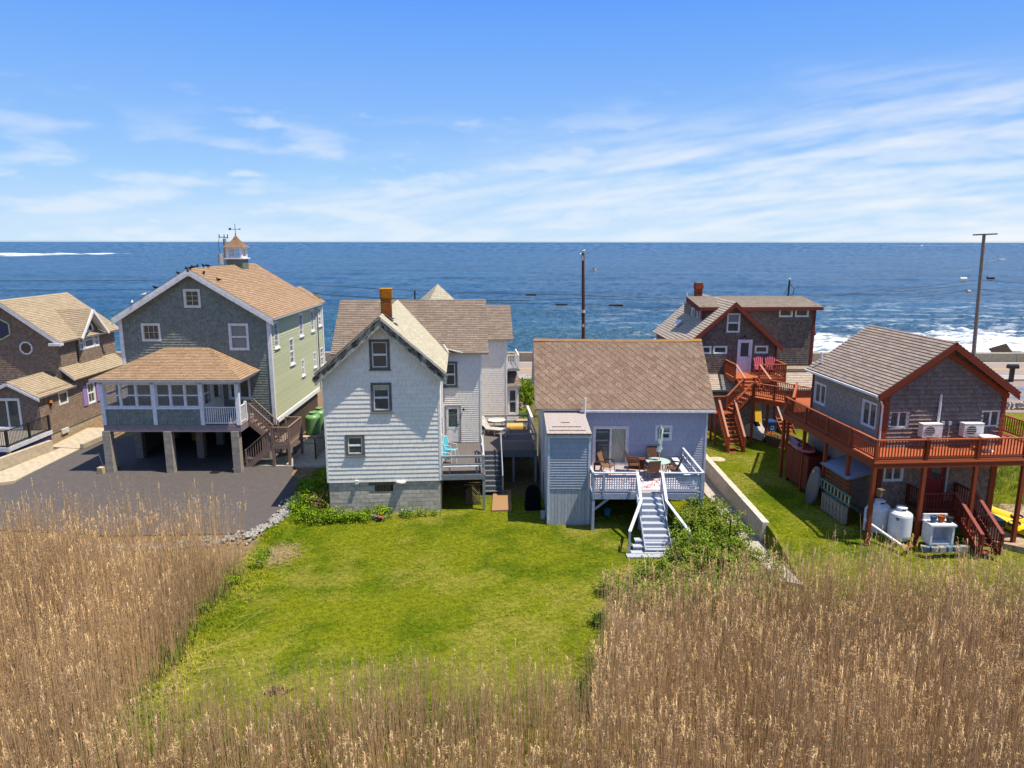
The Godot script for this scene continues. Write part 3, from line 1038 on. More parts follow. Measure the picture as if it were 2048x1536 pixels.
	block(t, "porch_beam", V(0.08, 2.74, -1.35), Vector3(0.14, 0.34, 2.6), S("8d7f86"))
	var fb := MB.new()
	boards(fb, 0.0, 7.3, -2.7, -0.05, fl, 0.05, 0.14, true, S("9a8f88"))
	stuff(put(fb, "porch_floor", "wood", t))
	block(t, "porch_ceiling", V(3.65, 5.28, -1.35), Vector3(7.3, 0.04, 2.7), S("d6d2c8"))
	for u in [0.09, 2.8, 5.3, 7.2]:
		block(t, "porch_post", V(u, 4.1, -2.62), Vector3(0.2, 2.3, 0.2), white)
	block(t, "porch_header", V(3.65, 5.29, -2.62), Vector3(7.42, 0.26, 0.2), S("dedee0"))
	block(t, "porch_header", V(7.24, 5.29, -1.3), Vector3(0.16, 0.26, 2.5), S("dedee0"))
	for sp in [[0.19, 2.7], [2.9, 5.2]]:
		wall(t, V(0, 0, -2.63), R, rect_poly(sp[0], 2.92, sp[1], 3.85), sh)
		block(t, "porch_sill", V((sp[0] + sp[1]) / 2, 3.86, -2.66), Vector3(sp[1] - sp[0], 0.1, 0.14), white)
		var w: float = (sp[1] - sp[0]) / 3.0
		for k in 3:
			window(t, V(0, 0, -2.62), R, {"r": [sp[0] + w * k, 3.9, sp[0] + w * (k + 1), 5.18], "trim": 0.045, "sash": 0.035, "room": 0.0, "name": "porch_window"})
	wall(t, V(0.09, 0, 0), Vector3(0, 0, 1), rect_poly(0, 2.92, 2.5, 3.85), sh)
	wall(t, V(5.3, 0, -2.5), B, rect_poly(0, 2.92, 2.5, 3.85), {"e": 0.14, "t": 0.015, "var": 0.02, "mat": "paint", "cols": [white]})
	for k in 2:
		window(t, V(0.09, 0, 0), Vector3(0, 0, 1), {"r": [0.1 + 1.2 * k, 3.86, 1.3 + 1.2 * k, 5.2], "trim": 0.06, "room": 0.0, "name": "porch_window"})
		if k == 0:
			window(t, V(5.3, 0, -2.5), B, {"r": [0.1, 3.86, 1.2, 5.2], "trim": 0.06, "room": 0.0, "name": "porch_window"})
	window(t, V(5.3, 0, -2.5), B, {"r": [1.3, 2.97, 2.3, 5.2], "trim": 0.06, "name": "porch_door", "room": 0.0, "split": "door", "lite": 0.4})
	var pr := rf
	var ey := 5.44
	roof(t, [V(-0.32, ey, -3.05), V(7.6, ey, -3.05), V(4.8, 6.72, 0), V(2.4, 6.72, 0)], pr, 0.12, white, "porch_roof")
	roof(t, [V(7.6, ey, -3.05), V(7.6, ey, 0), V(4.8, 6.72, 0)], pr, 0.12, white, "porch_roof")
	roof(t, [V(-0.32, ey, 0), V(-0.32, ey, -3.05), V(2.4, 6.72, 0)], pr, 0.12, white, "porch_roof")
	# white balustrade on the open end
	for s in [[V(5.4, fl, -2.62), V(7.1, fl, -2.62)], [V(7.22, fl, -2.5), V(7.22, fl, -1.75)]]:
		railing(t, s[0], s[1], 0.95, white, 0.11, 0.1, 0, "paint", 0.07, 0.04)
	block(t, "post", V(7.22, fl + 0.5, -1.7), Vector3(0.13, 1.15, 0.13), white)
	# piers and what stands under the house
	for p in [[0.1, -2.55], [3.35, -2.55], [6.95, -2.55]]:
		pier(t, p[0], p[1], 0.28, 2.6, 0.4, S("a89f92"))
	for p in [[0.35, 0.1], [3.85, 0.1], [7.6, 0.1], [3.8, 2.9], [0.35, 4.4], [7.9, 4.4], [0.35, 8.8], [3.8, 8.8], [7.9, 8.8]]:
		pier(t, p[0], p[1], 0.28, 2.3, 0.4, S("8f877c"))
	block(t, "back_wall", V(4.1, 1.3, 9.2), Vector3(8.0, 2.1, 0.2), S("6f6860"), "concrete")
	block(t, "back_wall", V(0.1, 1.3, 4.7), Vector3(0.2, 2.1, 8.6), S("6f6860"), "concrete")
	var lat := MB.new()
	var x := 0.9
	while x < 9.0:
		lat.box(V(8.12, 1.35, x), Vector3(0.03, 2.0, 0.09), vary(S("77685c"), 0.1))
		x += 0.14
	stuff(put(lat, "slat_screen", "weathered", t))
	# stairs: porch, flight to the landing beyond the corner, flight back to the ground
	var st := thing("porch_stairs", "brown wooden switchback stairs from the grey house porch", "stairs", "", V(-21.7, 0, 39.3))
	var br := S("9b8478")
	var ly := 1.62
	flight(st, V(7.32, fl, -1.15), R, 7, 0.2, 0.19, 0.85, br)
	var lb := MB.new()
	boards(lb, 8.55, 9.5, -1.68, 0.75, ly, 0.045, 0.14, true, br)
	stuff(put(lb, "landing_floor", "wood", st))
	for f in [[9.02, -1.66, 0.95, 0.05], [9.02, 0.72, 0.95, 0.05]]:
		block(st, "rim_board", V(f[0], ly - 0.16, f[1]), Vector3(f[2], 0.24, f[3]), br * 0.92, "wood")
	block(st, "rim_board", V(9.5, ly - 0.16, -0.47), Vector3(0.05, 0.24, 2.4), br * 0.92, "wood")
	for p in [[8.58, -1.62], [9.44, -1.62], [9.44, 0.7], [8.58, 0.7]]:
		block(st, "leg", V(p[0], 0.83, p[1]), Vector3(0.14, 1.4, 0.14), br * 0.95, "wood")
	railing(st, V(8.58, ly, -1.64), V(9.46, ly, -1.64), 0.92, br, 0.12)
	railing(st, V(9.46, ly, -1.64), V(9.46, ly, 0.7), 0.92, br, 0.12, 0.09, 2)
	railing(st, V(9.46, ly, 0.72), V(8.58, ly, 0.72), 0.92, br, 0.12, 0.09, 2)
	railing(st, V(7.36, fl, -0.70), V(8.6, ly + 0.12, -0.70), 0.92, br, 0.13)
	railing(st, V(7.36, fl, -1.58), V(8.6, ly + 0.12, -1.58), 0.92, br, 0.13)
	flight(st, V(8.53, ly, -1.62 + 0.43), Vector3(-1, 0, 0), 7, 0.21, 0.19, 0.85, br)
	railing(st, V(8.53, ly, -1.64), V(7.06, 0.35, -1.64), 0.92, br, 0.13)

# ---------------------------------------------------------------- white house with the peeling gable

func white_house() -> void:
	var t := thing("white_house", "white house with peeling gable trim, brick chimney and concrete block base", "house", "", V(-8.5, 0, 31.3), 4.1)
	var R := Vector3.RIGHT
	var B := Vector3(0, 0, -1)
	var sd := {"e": 0.208, "t": 0.024, "tab": 0.61, "jit": 0.012, "var": 0.03, "mat": "siding", "cols": cols_of(["f2eee6", "f4f0e8", "efece4"])}
	var cl := {"e": 0.115, "t": 0.03, "var": 0.015, "mat": "siding", "cols": cols_of(["f2eee8", "f0ece6"])}
	var old := {"e": 0.155, "t": 0.024, "tab": 0.31, "jit": 0.006, "var": 0.06, "mat": "shingle", "cols": cols_of(["9c8c7e", "968678", "a29284", "938476"])}
	var lightr := {"e": 0.15, "t": 0.01, "tab": 0.31, "jit": 0.006, "var": 0.04, "mat": "shingle", "cols": cols_of(["cbc3ac", "c6bfa8", "cfc7b0", "c2bda4"])}
	var grey := S("7c7c7c")
	var white := S("e8e8e6")
	var wn := {"tc": grey, "trim": 0.12, "mat": "weathered", "sill": 1, "sillc": S("6f6f6f")}
	# front gable wing
	wall(t, V(0, 0, 0), R, poly2([0, 1.58, 5.2, 1.58, 5.2, 6.72, 2.64, 9.02, 0, 6.72]), sd, [
		wn.merged({"r": [2.12, 6.85, 3.03, 8.24]}), wn.merged({"r": [2.12, 4.88, 3.05, 6.27], "back": "curtain", "drop": 0.22, "bc": S("d8d4c8")}),
		wn.merged({"r": [0.88, 2.84, 1.76, 3.87], "back": "curtain", "drop": 0.12})], true)
	wall(t, V(5.2, 0, 0), B, rect_poly(0, 1.58, 5.5, 6.75), sd, [wn.merged({"r": [2.6, 4.9, 3.6, 6.3], "tc": white}), wn.merged({"r": [2.2, 2.5, 3.3, 4.0], "tc": white})], true)
	wall(t, V(0, 0, 5.5), Vector3(0, 0, 1), rect_poly(0, 1.58, 5.5, 6.75), sd, [], true)
	for u in [0.02, 5.18]:
		block(t, "corner_board", V(u, 4.15, 0.02), Vector3(0.09, 5.1, 0.1), white)
	# main block across the back
	wall(t, V(0, 0, 5.5), R, rect_poly(5.2, 1.4, 7.26, 6.9), cl, [
		wn.merged({"r": [5.26, 4.89, 6.0, 6.29], "trim": 0.1}), {"r": [5.3, 1.82, 6.16, 3.89], "name": "door", "split": "door", "lite": 0.36, "tc": S("8a8a8a"), "trim": 0.07, "leaf": S("dfe2e6"), "label": "white storm door with dark glass"}], true)
	wall(t, V(7.26, 0, 5.5), B, poly2([0, 1.4, 6.0, 1.4, 6.0, 6.9, 3.6, 8.9, 0, 6.85]), cl, [{"r": [2.2, 4.6, 3.1, 6.1]}])
	wall(t, V(0, 0, 12.7), Vector3(0, 0, 1), poly2([0, 1.4, 7.2, 1.4, 7.2, 6.85, 3.6, 9.1, 0, 6.85]), cl)
	wall(t, V(7.26, 0, 12.7), Vector3(-1, 0, 0), rect_poly(0, 1.4, 7.26, 6.9), cl)
	block(t, "corner_board", V(7.24, 4.2, 5.49), Vector3(0.09, 5.4, 0.09), white)
	# rear right block
	wall(t, V(0, 0, 11.5), R, rect_poly(7.26, 1.2, 9.02, 6.72), cl, [], true)
	wall(t, V(9.02, 0, 11.5), B, poly2([0, 1.2, 5.0, 1.2, 5.0, 6.7, 2.5, 8.4, 0, 6.7]), cl, [{"r": [1.0, 4.5, 1.9, 6.0]}])
	block(t, "corner_board", V(9.0, 4.0, 11.49), Vector3(0.09, 5.4, 0.09), white)
	for y in [1.5, 4.4]:
		block(t, "interior_floor", V(2.6, y, 2.75), Vector3(5.1, 0.2, 5.4), S("7a7064"), "wood")
		block(t, "interior_floor", V(3.6, y, 9.1), Vector3(7.2, 0.2, 7.1), S("7a7064"), "wood")
	# roofs
	roof(t, [V(5.55, 6.76, -0.42), V(5.55, 6.76, 5.3), V(2.66, 9.3, 9.0), V(2.66, 9.3, -0.42)], lightr, 0.12, S("c9c8c0"))
	roof(t, [V(-0.28, 6.76, 5.3), V(-0.28, 6.76, -0.42), V(2.66, 9.3, -0.42), V(2.66, 9.3, 9.0)], old, 0.12, S("8d8d86"))
	gable_u(t, -0.55, 7.66, 5.15, 12.9, 6.78, 9.28, 9.0, old, 0.12, S("b5b2aa"))
	gable_u(t, 7.2, 9.4, 11.2, 16.8, 6.66, 8.52, 14.0, old, 0.12, S("b5b2aa"))
	var sm := MB.new()
	sm.bar(V(5.45, 6.98, 5.32), V(6.3, 6.83, 5.0), 0.14, 0.03, S("cfc9bd"))
	sm.bar(V(5.3, 7.25, 5.2), V(5.55, 6.86, 5.0), 0.06, 0.03, S("dcdcd8"))
	put(sm, "flashing", "paint", t)
	# the peeling rake: grey weathered boards with flakes of old paint missing
	rake_boards(t, -0.34, 5.6, -0.44, 6.72, 9.3, 2.66, 0.17, 0.1, S("8f938c"), "weathered")
	rake_boards(t, -0.26, 5.5, -0.24, 6.62, 9.2, 2.66, 0.24, 0.16, S("b9beb6"), "weathered", 0.4)
	for side in 2:
		var fm := MB.new()
		for i in 230:
			var f := rng.randf()
			if noise.get_noise_2d(f * 30.0, side * 40.0) < -0.12:
				continue
			var e := V(-0.3 if side == 0 else 5.55, 6.66, 0)
			var p: Vector3 = e.lerp(V(2.66, 9.22, 0), f)
			var layer := rng.randi() % 2
			var zz := 0.468 if layer == 0 else 0.0475
			p.y -= rng.randf_range(0.03, 0.13) if layer == 0 else rng.randf_range(0.17, 0.34)
			p.z = 0.468 if layer == 0 else 0.4425
			var dir := (V(2.66, 9.22, 0) - e).normalized()
			var w := rng.randf_range(0.03, 0.16)
			var h := rng.randf_range(0.01, 0.035)
			var up := Vector3(0, 1, 0)
			var c := vary(S(["2f2b28", "4a4038", "5d5650"][rng.randi() % 3]), 0.15)
			fm.prism(p, dir, up, Vector3(0, 0, 1), PackedVector2Array([Vector2(-w, 0), Vector2(-w * 0.3, -h), Vector2(w * 0.7, -h * 0.6), Vector2(w, h * 0.4), Vector2(w * 0.2, h), Vector2(-w * 0.6, h * 0.7)]), 0.0, 0.004, c)
		stuff(put(fm, "bare_wood_patches", "dark", t))
	# chimney
	var ch := Node3D.new()
	ch.name = "chimney"
	t.add_child(ch)
	var cm := MB.new()
	var y := 8.5
	var k := 0
	while y < 10.35:
		var wide := 0.46 if y < 9.95 else 0.53
		cm.box(V(2.83, y + 0.033, 1.15), Vector3(wide - 0.02, 0.072, wide - 0.02), S("7d7166"))
		for s in 4:
			var bb := Basis(Vector3.UP, s * PI / 2)
			for j in 3:
				var bw: float = wide / 2.5
				var xx: float = -wide / 2 + (j + (0.5 if k % 2 == 0 else 0.0)) * bw
				var xa := maxf(xx, -wide / 2)
				var xb := minf(xx + bw - 0.012, wide / 2)
				if xb - xa > 0.03:
					var lich := smoothstep(9.1, 10.3, y + 0.35 * noise.get_noise_3d(y * 6, s, j * 2.0))
					cm.box(V(2.83, y + 0.03, 1.15) + bb * Vector3((xa + xb) / 2, 0, wide / 2 - 0.02), Vector3(xb - xa, 0.056, 0.05), vary(S("96502f").lerp(S("c07a1c"), lich), 0.15), bb)
		y += 0.068
		k += 1
	stuff(put(cm, "chimney_bricks", "brick", ch))
	cm = MB.new()
	cm.box(V(2.83, 10.39, 1.15), Vector3(0.54, 0.07, 0.54), S("c98f24"))
	put(cm, "chimney_cap", "brick", ch)
	cm = MB.new()
	cm.bar(V(3.1, 9.05, 0.95), V(3.1, 9.03, 1.45), 0.14, 0.03, S("4d5058"))
	cm.bar(V(2.8, 9.28, 0.85), V(3.12, 9.0, 0.85), 0.18, 0.03, S("55565c"))
	cm.bar(V(3.2, 8.92, 0.75), V(3.34, 8.76, 1.0), 0.16, 0.03, S("e4e4e4"))
	put(cm, "lead_flashing", "metal", ch)
	cm = MB.new()
	cm.cyl(V(3.6, 9.2, 9.6), V(3.6, 9.75, 9.6), 0.05, 0.05, 8, S("2e2e30"))
	put(cm, "vent_pipe", "metal", t)
	# pointed roof of the front tower, seen over the ridge
	mb_pyramid(t, V(4.75, 8.3, 14.6), 1.35, 1.55, lightr)
	# block foundation with a small opening
	block_wall(t, V(0.05, 0, 0.05), R, 5.1, -0.05, 1.57, S("c6beb0"), 0.2, Rect2(2.1, 1.1, 0.8, 0.6))
	block(t, "foundation_side", V(5.1, 0.7, 2.8), Vector3(0.2, 1.7, 5.3), S("968f84"), "concrete")
	block(t, "foundation_side", V(0.1, 0.7, 2.8), Vector3(0.2, 1.7, 5.3), S("968f84"), "concrete")
	block(t, "foundation_side", V(6.2, 0.5, 5.6), Vector3(2.0, 1.9, 0.2), S("6f6a62"), "concrete")
	block(t, "vent_board", V(2.5, 1.33, 0.12), Vector3(0.78, 0.46, 0.03), S("6b5a42"), "weathered")
	for s in 5:
		block(t, "vent_slat", V(2.22 + s * 0.14, 1.33, 0.095), Vector3(0.03, 0.44, 0.02), S("9a8a5c"), "weathered")
	var hood := MB.new()
	hood.lathe(V(3.35, 1.56, 0.0), [Vector2(0.24, -0.03), Vector2(0.24, 0.03), Vector2(0.2, 0.06), Vector2(0, 0.07)], 16, S("cfd2d0"))
	put(hood, "oil_hood", "paint", t)
	block(t, "meter_box", V(1.33, 1.6, -0.06), Vector3(0.16, 0.16, 0.1), S("dcdcdc"))
	var pl := MB.new()
	pl.cyl(V(6.3, 3.7, 5.44), V(6.3, 3.7, 5.3), 0.05, 0.07, 8, S("222222"))
	put(pl, "wall_lamp", "metal", t)
	pl = MB.new()
	pl.cyl(V(5.24, 1.6, 0.75), V(5.24, 3.6, 0.75), 0.045, 0.045, 8, white)
	pl.cyl(V(5.25, 1.6, 2.4), V(5.25, 6.6, 2.4), 0.045, 0.045, 8, white)
	put(pl, "downpipe", "paint", t)
	# balcony and bay at the far right
	var bal := block(t, "balcony_floor", V(9.4, 4.62, 13.3), Vector3(0.9, 0.14, 2.6), S("8d9094"))
	railing(bal.get_parent(), V(9.1, 4.7, 12.05), V(9.8, 4.7, 12.05), 0.85, white, 0.13, 0.08, 3, "paint", 0.07, 0.035)
	railing(t, V(9.8, 4.7, 12.05), V(9.8, 4.7, 14.5), 0.85, white, 0.13, 0.08, 2, "paint", 0.07, 0.035)
	wall(t, V(9.05, 0, 12.2), R, rect_poly(0, 1.0, 0.75, 3.6), cl, [{"r": [0.08, 1.7, 0.7, 3.4]}])
	wall(t, V(9.8, 0, 12.2), B, rect_poly(0, 1.0, 2.2, 3.6), cl, [{"r": [0.2, 1.8, 1.0, 3.4]}, {"r": [1.2, 1.8, 2.0, 3.4]}])
	roof(t, [V(8.95, 3.6, 12.0), V(10.0, 3.6, 12.0), V(9.7, 4.4, 12.9), V(9.0, 4.4, 12.9)], old, 0.08, white, "bay_roof")
	roof(t, [V(10.0, 3.6, 12.0), V(10.0, 3.6, 14.6), V(9.7, 4.4, 14.0), V(9.7, 4.4, 12.9)], old, 0.08, white, "bay_roof")
	# side deck and its stairs
	var dk := thing("side_deck", "grey painted deck with railing and stairs beside the white house", "deck", "", V(-8.5, 0, 31.3), 4.1)
	var gy := S("7b8088")
	var fl := 1.8
	var fb := MB.new()
	boards(fb, 5.25, 7.24, 0.15, 5.45, fl, 0.045, 0.14, true, S("7f7876"))
	boards(fb, 7.24, 10.1, 3.9, 8.1, fl, 0.045, 0.14, true, S("7f7876"))
	stuff(put(fb, "deck_boards", "weathered", dk))
	block(dk, "rim_board", V(6.24, 1.66, 0.15), Vector3(2.06, 0.24, 0.05), gy)
	block(dk, "rim_board", V(7.26, 1.66, 2.0), Vector3(0.05, 0.24, 3.7), gy)
	block(dk, "rim_board", V(9.15, 1.6, 3.9), Vector3(1.95, 0.34, 0.05), S("5f6772"))
	block(dk, "rim_board", V(10.1, 1.66, 6.0), Vector3(0.05, 0.24, 4.2), gy)
	for p in [[7.2, 0.2], [7.2, 3.8], [10.05, 3.95], [10.05, 8.0], [8.9, 4.1], [9.5, 6.0]]:
		block(dk, "leg", V(p[0], 0.83, p[1]), Vector3(0.11, 1.62, 0.11), S("8a8c90"))
	for y2 in [2.66, 2.28]:
		beam(dk, "rail", V(5.22, y2, 0.18), V(7.22, y2, 0.18), 0.1, 0.1 if y2 > 2.5 else 0.09, S("8b919b"))
		beam(dk, "rail", V(7.22, y2, 0.18), V(7.22, y2, 3.7), 0.06, 0.09, S("c3c6ca"))
		beam(dk, "rail", V(7.5, y2, 8.05), V(10.06, y2, 8.05), 0.06, 0.09, S("8b919b"))
		beam(dk, "rail", V(10.06, y2, 8.05), V(10.06, y2, 3.95), 0.06, 0.09, S("8b919b"))
		beam(dk, "rail", V(8.22, y2, 3.95), V(10.06, y2, 3.95), 0.08, 0.09, S("7c838f"))
	for p in [[5.24, 0.18], [7.2, 0.2], [7.2, 1.9], [7.2, 3.7], [8.22, 3.95], [10.06, 3.95], [10.06, 8.05], [8.75, 8.05]]:
		block(dk, "post", V(p[0], 2.24, p[1]), Vector3(0.09, 0.9, 0.09), S("959aa3"))
	block(dk, "bench_seat", V(6.25, 2.12, 0.5), Vector3(1.9, 0.05, 0.35), S("d9dadc"))
	for u in [5.6, 6.9]:
		block(dk, "bench_leg", V(u, 1.95, 0.5), Vector3(0.07, 0.3, 0.3), S("b9bbbe"))
	flight(dk, V(7.75, fl, 3.85), Vector3(0, 0, 1), 8, 0.21, 0.2, 0.88, S("6c747f"), "weathered", true, S("7d848e"))
	for u in [7.3, 8.22]:
		beam(dk, "stair_rail", V(u, 2.7, 3.85), V(u, 1.0, 2.15), 0.05, 0.09, S("9a9fa8"))
		block(dk, "post", V(u, 0.55, 2.2), Vector3(0.09, 1.0, 0.09), S("9a9fa8"))
	# lattice under the deck front
	var lt := thing("lattice_panel", "brown diamond lattice panel leaning under the side deck", "lattice", "", V(-8.5, 0, 31.3), 4.1)
	var lm := MB.new()
	for i in 14:
		for s in [-1.0, 1.0]:
			var x0 := 6.35 + (i - 6) * 0.1
			var a := Vector2(x0, 0.1)
			var b := Vector2(x0 + s * 0.9, 1.0)
			var q := [a, b]
			var c0 := clampf(a.x, 6.35, 7.05)
			var c1 := clampf(b.x, 6.35, 7.05)
			if absf(c1 - c0) < 0.02:
				continue
			var y0 := 0.1 + 0.9 * (c0 - a.x) / (b.x - a.x)
			var y1 := 0.1 + 0.9 * (c1 - a.x) / (b.x - a.x)
			lm.bar(V(c0, y0, 0.9 + s * 0.012), V(c1, y1, 0.9 + s * 0.012), 0.02, 0.035, S("7d6a52"))
	stuff(put(lm, "lattice_strips", "weathered", lt))
	for f in [[6.7, 0.08, 0.8, 0.07], [6.7, 1.03, 0.8, 0.07]]:
		block(lt, "frame", V(f[0], f[1], 0.9), Vector3(f[2], f[3], 0.05), S("7d6a52"), "weathered")

func mb_pyramid(t: Node, c: Vector3, half: float, h: float, st: Dictionary) -> void:
	var b := Basis(Vector3.UP, 0.35)
	for k in 4:
		var r := b * Basis(Vector3.UP, k * PI / 2)
		roof(t, [c + r * Vector3(-half, 0, half), c + r * Vector3(half, 0, half), c + Vector3(0, h, 0)], st, 0.08, S("c9c8c0"), "tower_roof")
		var mb := MB.new()
		mb.quad(c + r * Vector3(-half * 0.9, -5.5, half * 0.9), c + r * Vector3(half * 0.9, -5.5, half * 0.9), c + r * Vector3(half * 0.9, 0, half * 0.9), c + r * Vector3(-half * 0.9, 0, half * 0.9), S("e8e8e6"))
		put(mb, "tower_wall", "paint", t)

# ---------------------------------------------------------------- lavender cottage with the diamond-shingled roof

func lavender_house() -> void:
	var t := thing("lavender_cottage", "lavender clapboard cottage with brown diamond shingle roof and sliding glass door", "house", "", V(1.55, 0, 33.5))
	var R := Vector3.RIGHT
	var B := Vector3(0, 0, -1)
	var sd := {"e": 0.12, "t": 0.034, "var": 0.02, "mat": "siding", "cols": cols_of(["bcbac8", "b9b7c6"])}
	var sd2 := {"e": 0.12, "t": 0.034, "var": 0.02, "mat": "siding", "cols": cols_of(["a6afba", "a3acb8"])}
	var white := S("e2e2e6")
	var ed := S("c6c8d4")
	wall(t, V(0, 0, 0), R, rect_poly(0, 1.5, 7.92, 4.72), sd, [
		{"r": [2.39, 1.73, 4.15, 3.73], "name": "sliding_door", "split": "v", "trim": 0.1, "sash": 0.05, "tc": S("dcd6dc"), "back": "curtain", "c0": 0.5, "c1": 1.0, "bc": S("cfc7b0"), "label": "white framed sliding glass door with beige curtain"},
		{"r": [5.43, 3.01, 6.25, 3.77], "split": "h", "trim": 0.09, "back": "curtain", "drop": 0.35, "bc": S("dcdcd8")}])
	wall(t, V(7.92, 0, 0), B, poly2([0, 0.0, 6.0, 0.0, 6.0, 4.7, 3.0, 7.35, 0, 4.7]), sd, [{"r": [2.2, 2.6, 3.1, 3.8]}])
	wall(t, V(0, 0, 6), Vector3(0, 0, 1), poly2([0, 0.0, 6.0, 0.0, 6.0, 4.7, 3.0, 7.35, 0, 4.7]), sd2, [{"r": [2.6, 2.4, 3.4, 3.6]}, {"r": [4.9, 2.9, 5.4, 3.9]}])
	wall(t, V(7.92, 0, 6), Vector3(-1, 0, 0), rect_poly(0, 0, 7.92, 4.7), sd)
	block(t, "interior_floor", V(3.96, 1.6, 3.0), Vector3(7.8, 0.16, 5.9), S("6d6258"), "wood")
	var pl := MB.new()
	var x := 0.0
	while x < 7.9:
		pl.box(V(x + 0.07, 0.75, 0.02), Vector3(0.135, 1.52, 0.03), vary(S("a9aebb"), 0.05))
		x += 0.14
	stuff(put(pl, "skirt_planks", "weathered", t))
	for u in [0.03, 7.9]:
		block(t, "corner_board", V(u, 3.0, -0.01), Vector3(0.09, 3.2, 0.09), ed)
	block(t, "corner_board", V(7.93, 2.3, 0.05), Vector3(0.07, 4.6, 0.1), ed)
	for y3 in [3.35, 2.9]:
		block(t, "shelf", V(2.85, y3, 0.4), Vector3(0.7, 0.03, 0.2), S("cfcfd6"))
	# roof slab, then overlapping diamonds of asbestos cement
	var ye := 4.62
	var yr := 7.55
	var u0 := -0.45
	var u1 := 8.24
	var tile_cols := cols_of(["9a8270", "947c6b", "9f8775", "8f7766", "998170", "968272"])
	var none := {"e": 9.0, "t": 0.001, "var": 0.0, "mat": "shingle", "cols": [tile_cols[0]]}
	var back := {"e": 0.2, "t": 0.015, "tab": 0.4, "var": 0.08, "mat": "shingle", "cols": tile_cols}
	roof(t, [V(u0, ye, -0.28), V(u1, ye, -0.28), V(u1, yr, 3.02), V(u0, yr, 3.02)], none, 0.12, S("c9cbd6"))
	roof(t, [V(u1, ye, 6.36), V(u0, ye, 6.36), V(u0, yr, 3.02), V(u1, yr, 3.02)], back, 0.12, S("c9cbd6"))
	var P0 := V(u0, ye, -0.28)
	var W := (V(u0, yr, 3.02) - P0).normalized()
	var N := R.cross(W).normalized()
	var Lv := (V(u0, yr, 3.02) - P0).length()
	var area := rect_poly(0, 0, u1 - u0, Lv)
	var dw := 0.395
	var dh := 0.42
	var rest := MB.new()
	var edge := MB.new()
	var count := 0
	var shared := {}
	var row := 0
	var y := -dh * 0.5
	while y < Lv:
		var xx := (dw * 0.5 if row % 2 else 0.0)
		while xx < u1 - u0 + dw * 0.5:
			var dia := PackedVector2Array([Vector2(xx, y), Vector2(xx + dw * 0.46, y + dh * 0.42), Vector2(xx + dw * 0.46, y + dh * 0.58), Vector2(xx, y + dh), Vector2(xx - dw * 0.46, y + dh * 0.58), Vector2(xx - dw * 0.46, y + dh * 0.42)])
			var whole := true
			for a in dia:
				if a.x < 0 or a.x > u1 - u0 or a.y < 0 or a.y > Lv:
					whole = false
			var lift := 0.006
			if whole and count < 300:
				var k := rng.randi() % 9
				if not shared.has(k):
					var m := MB.new()
					var c := vary(tile_cols[k % tile_cols.size()], 0.07)
					var loc := PackedVector2Array()
					for a in dia:
						loc.append(a - Vector2(xx, y))
					diamond(m, Vector3.ZERO, Vector3.RIGHT, Vector3.UP, Vector3(0, 0, 1), loc, dh, c)
					shared[k] = m.mesh(mats["shingle"])
				var o := MeshInstance3D.new()
				o.name = "roof_tile"
				o.mesh = shared[k]
				var tilt := Basis(R, W, N) * Basis(Vector3(rng.randfn() * 0.3, rng.randfn() * 0.3, rng.randfn()).normalized(), rng.randfn(0, 0.018))
				o.transform = Transform3D(tilt, P0 + R * xx + W * y + N * (lift + rng.randf() * 0.005))
				t.add_child(o, true)
				count += 1
			else:
				for pc in Geometry2D.intersect_polygons(dia, area):
					var loc := PackedVector2Array()
					for a in pc:
						loc.append(a - Vector2(0, y))
					diamond(rest, P0 + W * y + N * (lift + rng.randf() * 0.004), R, W, N, loc, dh, vary(tile_cols[rng.randi() % tile_cols.size()], 0.1))
			xx += dw
		y += dh * 0.5
		row += 1
	stuff(put(rest, "roof_tiles", "shingle", t))
	# ridge caps, most of them orange with lichen
	x = u0
	while x < u1 - 0.1:
		var f := (x - u0) / (u1 - u0)
		var lich := clampf(0.15 + 0.75 * f + rng.randfn(0, 0.28), 0, 1)
		var m := MB.new()
		var c := vary(S("9a7a62").lerp(S("b0802a"), lich * 0.75), 0.1)
		var x1 := minf(x + 0.4, u1)
		m.quad(V(x, yr - 0.06, 2.86), V(x1, yr - 0.06, 2.86), V(x1, yr + 0.055, 3.02), V(x, yr + 0.055, 3.02), c)
		m.quad(V(x, yr + 0.055, 3.02), V(x1, yr + 0.055, 3.02), V(x1, yr - 0.06, 3.18), V(x, yr - 0.06, 3.18), c)
		m.tri(V(x, yr - 0.06, 2.86), V(x, yr + 0.055, 3.02), V(x, yr - 0.06, 3.18), Vector3.LEFT, c)
		m.tri(V(x1, yr - 0.06, 2.86), V(x1, yr + 0.055, 3.02), V(x1, yr - 0.06, 3.18), Vector3.RIGHT, c)
		var o := put(m, "ridge_cap", "rock", t)
		o.position.y = -0.035 * sin(f * PI) + rng.randf() * 0.008
		x += 0.385
	var g := MB.new()
	g.bar(V(1.7, 4.55, -0.32), V(8.22, 4.52, -0.32), 0.1, 0.1, S("d9dae2"))
	put(g, "gutter", "paint", t)
	var vp := MB.new()
	vp.cyl(V(1.94, 4.3, -0.42), V(1.94, 5.22, -0.42), 0.055, 0.055, 10, S("e4e2e0"))
	put(vp, "vent_pipe", "paint", t)
	pass
	# lean-to at the left front, plank skirt below clapboards
	wall(t, V(0.06, 0, -3.3), R, rect_poly(0, 1.72, 1.82, 4.08), sd2)
	wall(t, V(1.88, 0, -3.3), B, rect_poly(0, 1.72, 3.3, 4.2), sd2)
	wall(t, V(0.06, 0, 0), Vector3(0, 0, 1), rect_poly(0, 0.0, 3.3, 4.2), sd2, [{"r": [1.2, 2.6, 1.7, 3.6]}])
	block(t, "fascia", V(0.97, 4.16, -3.36), Vector3(1.98, 0.2, 0.06), S("b9c6d4"))
	var pb := MB.new()
	x = 0.06
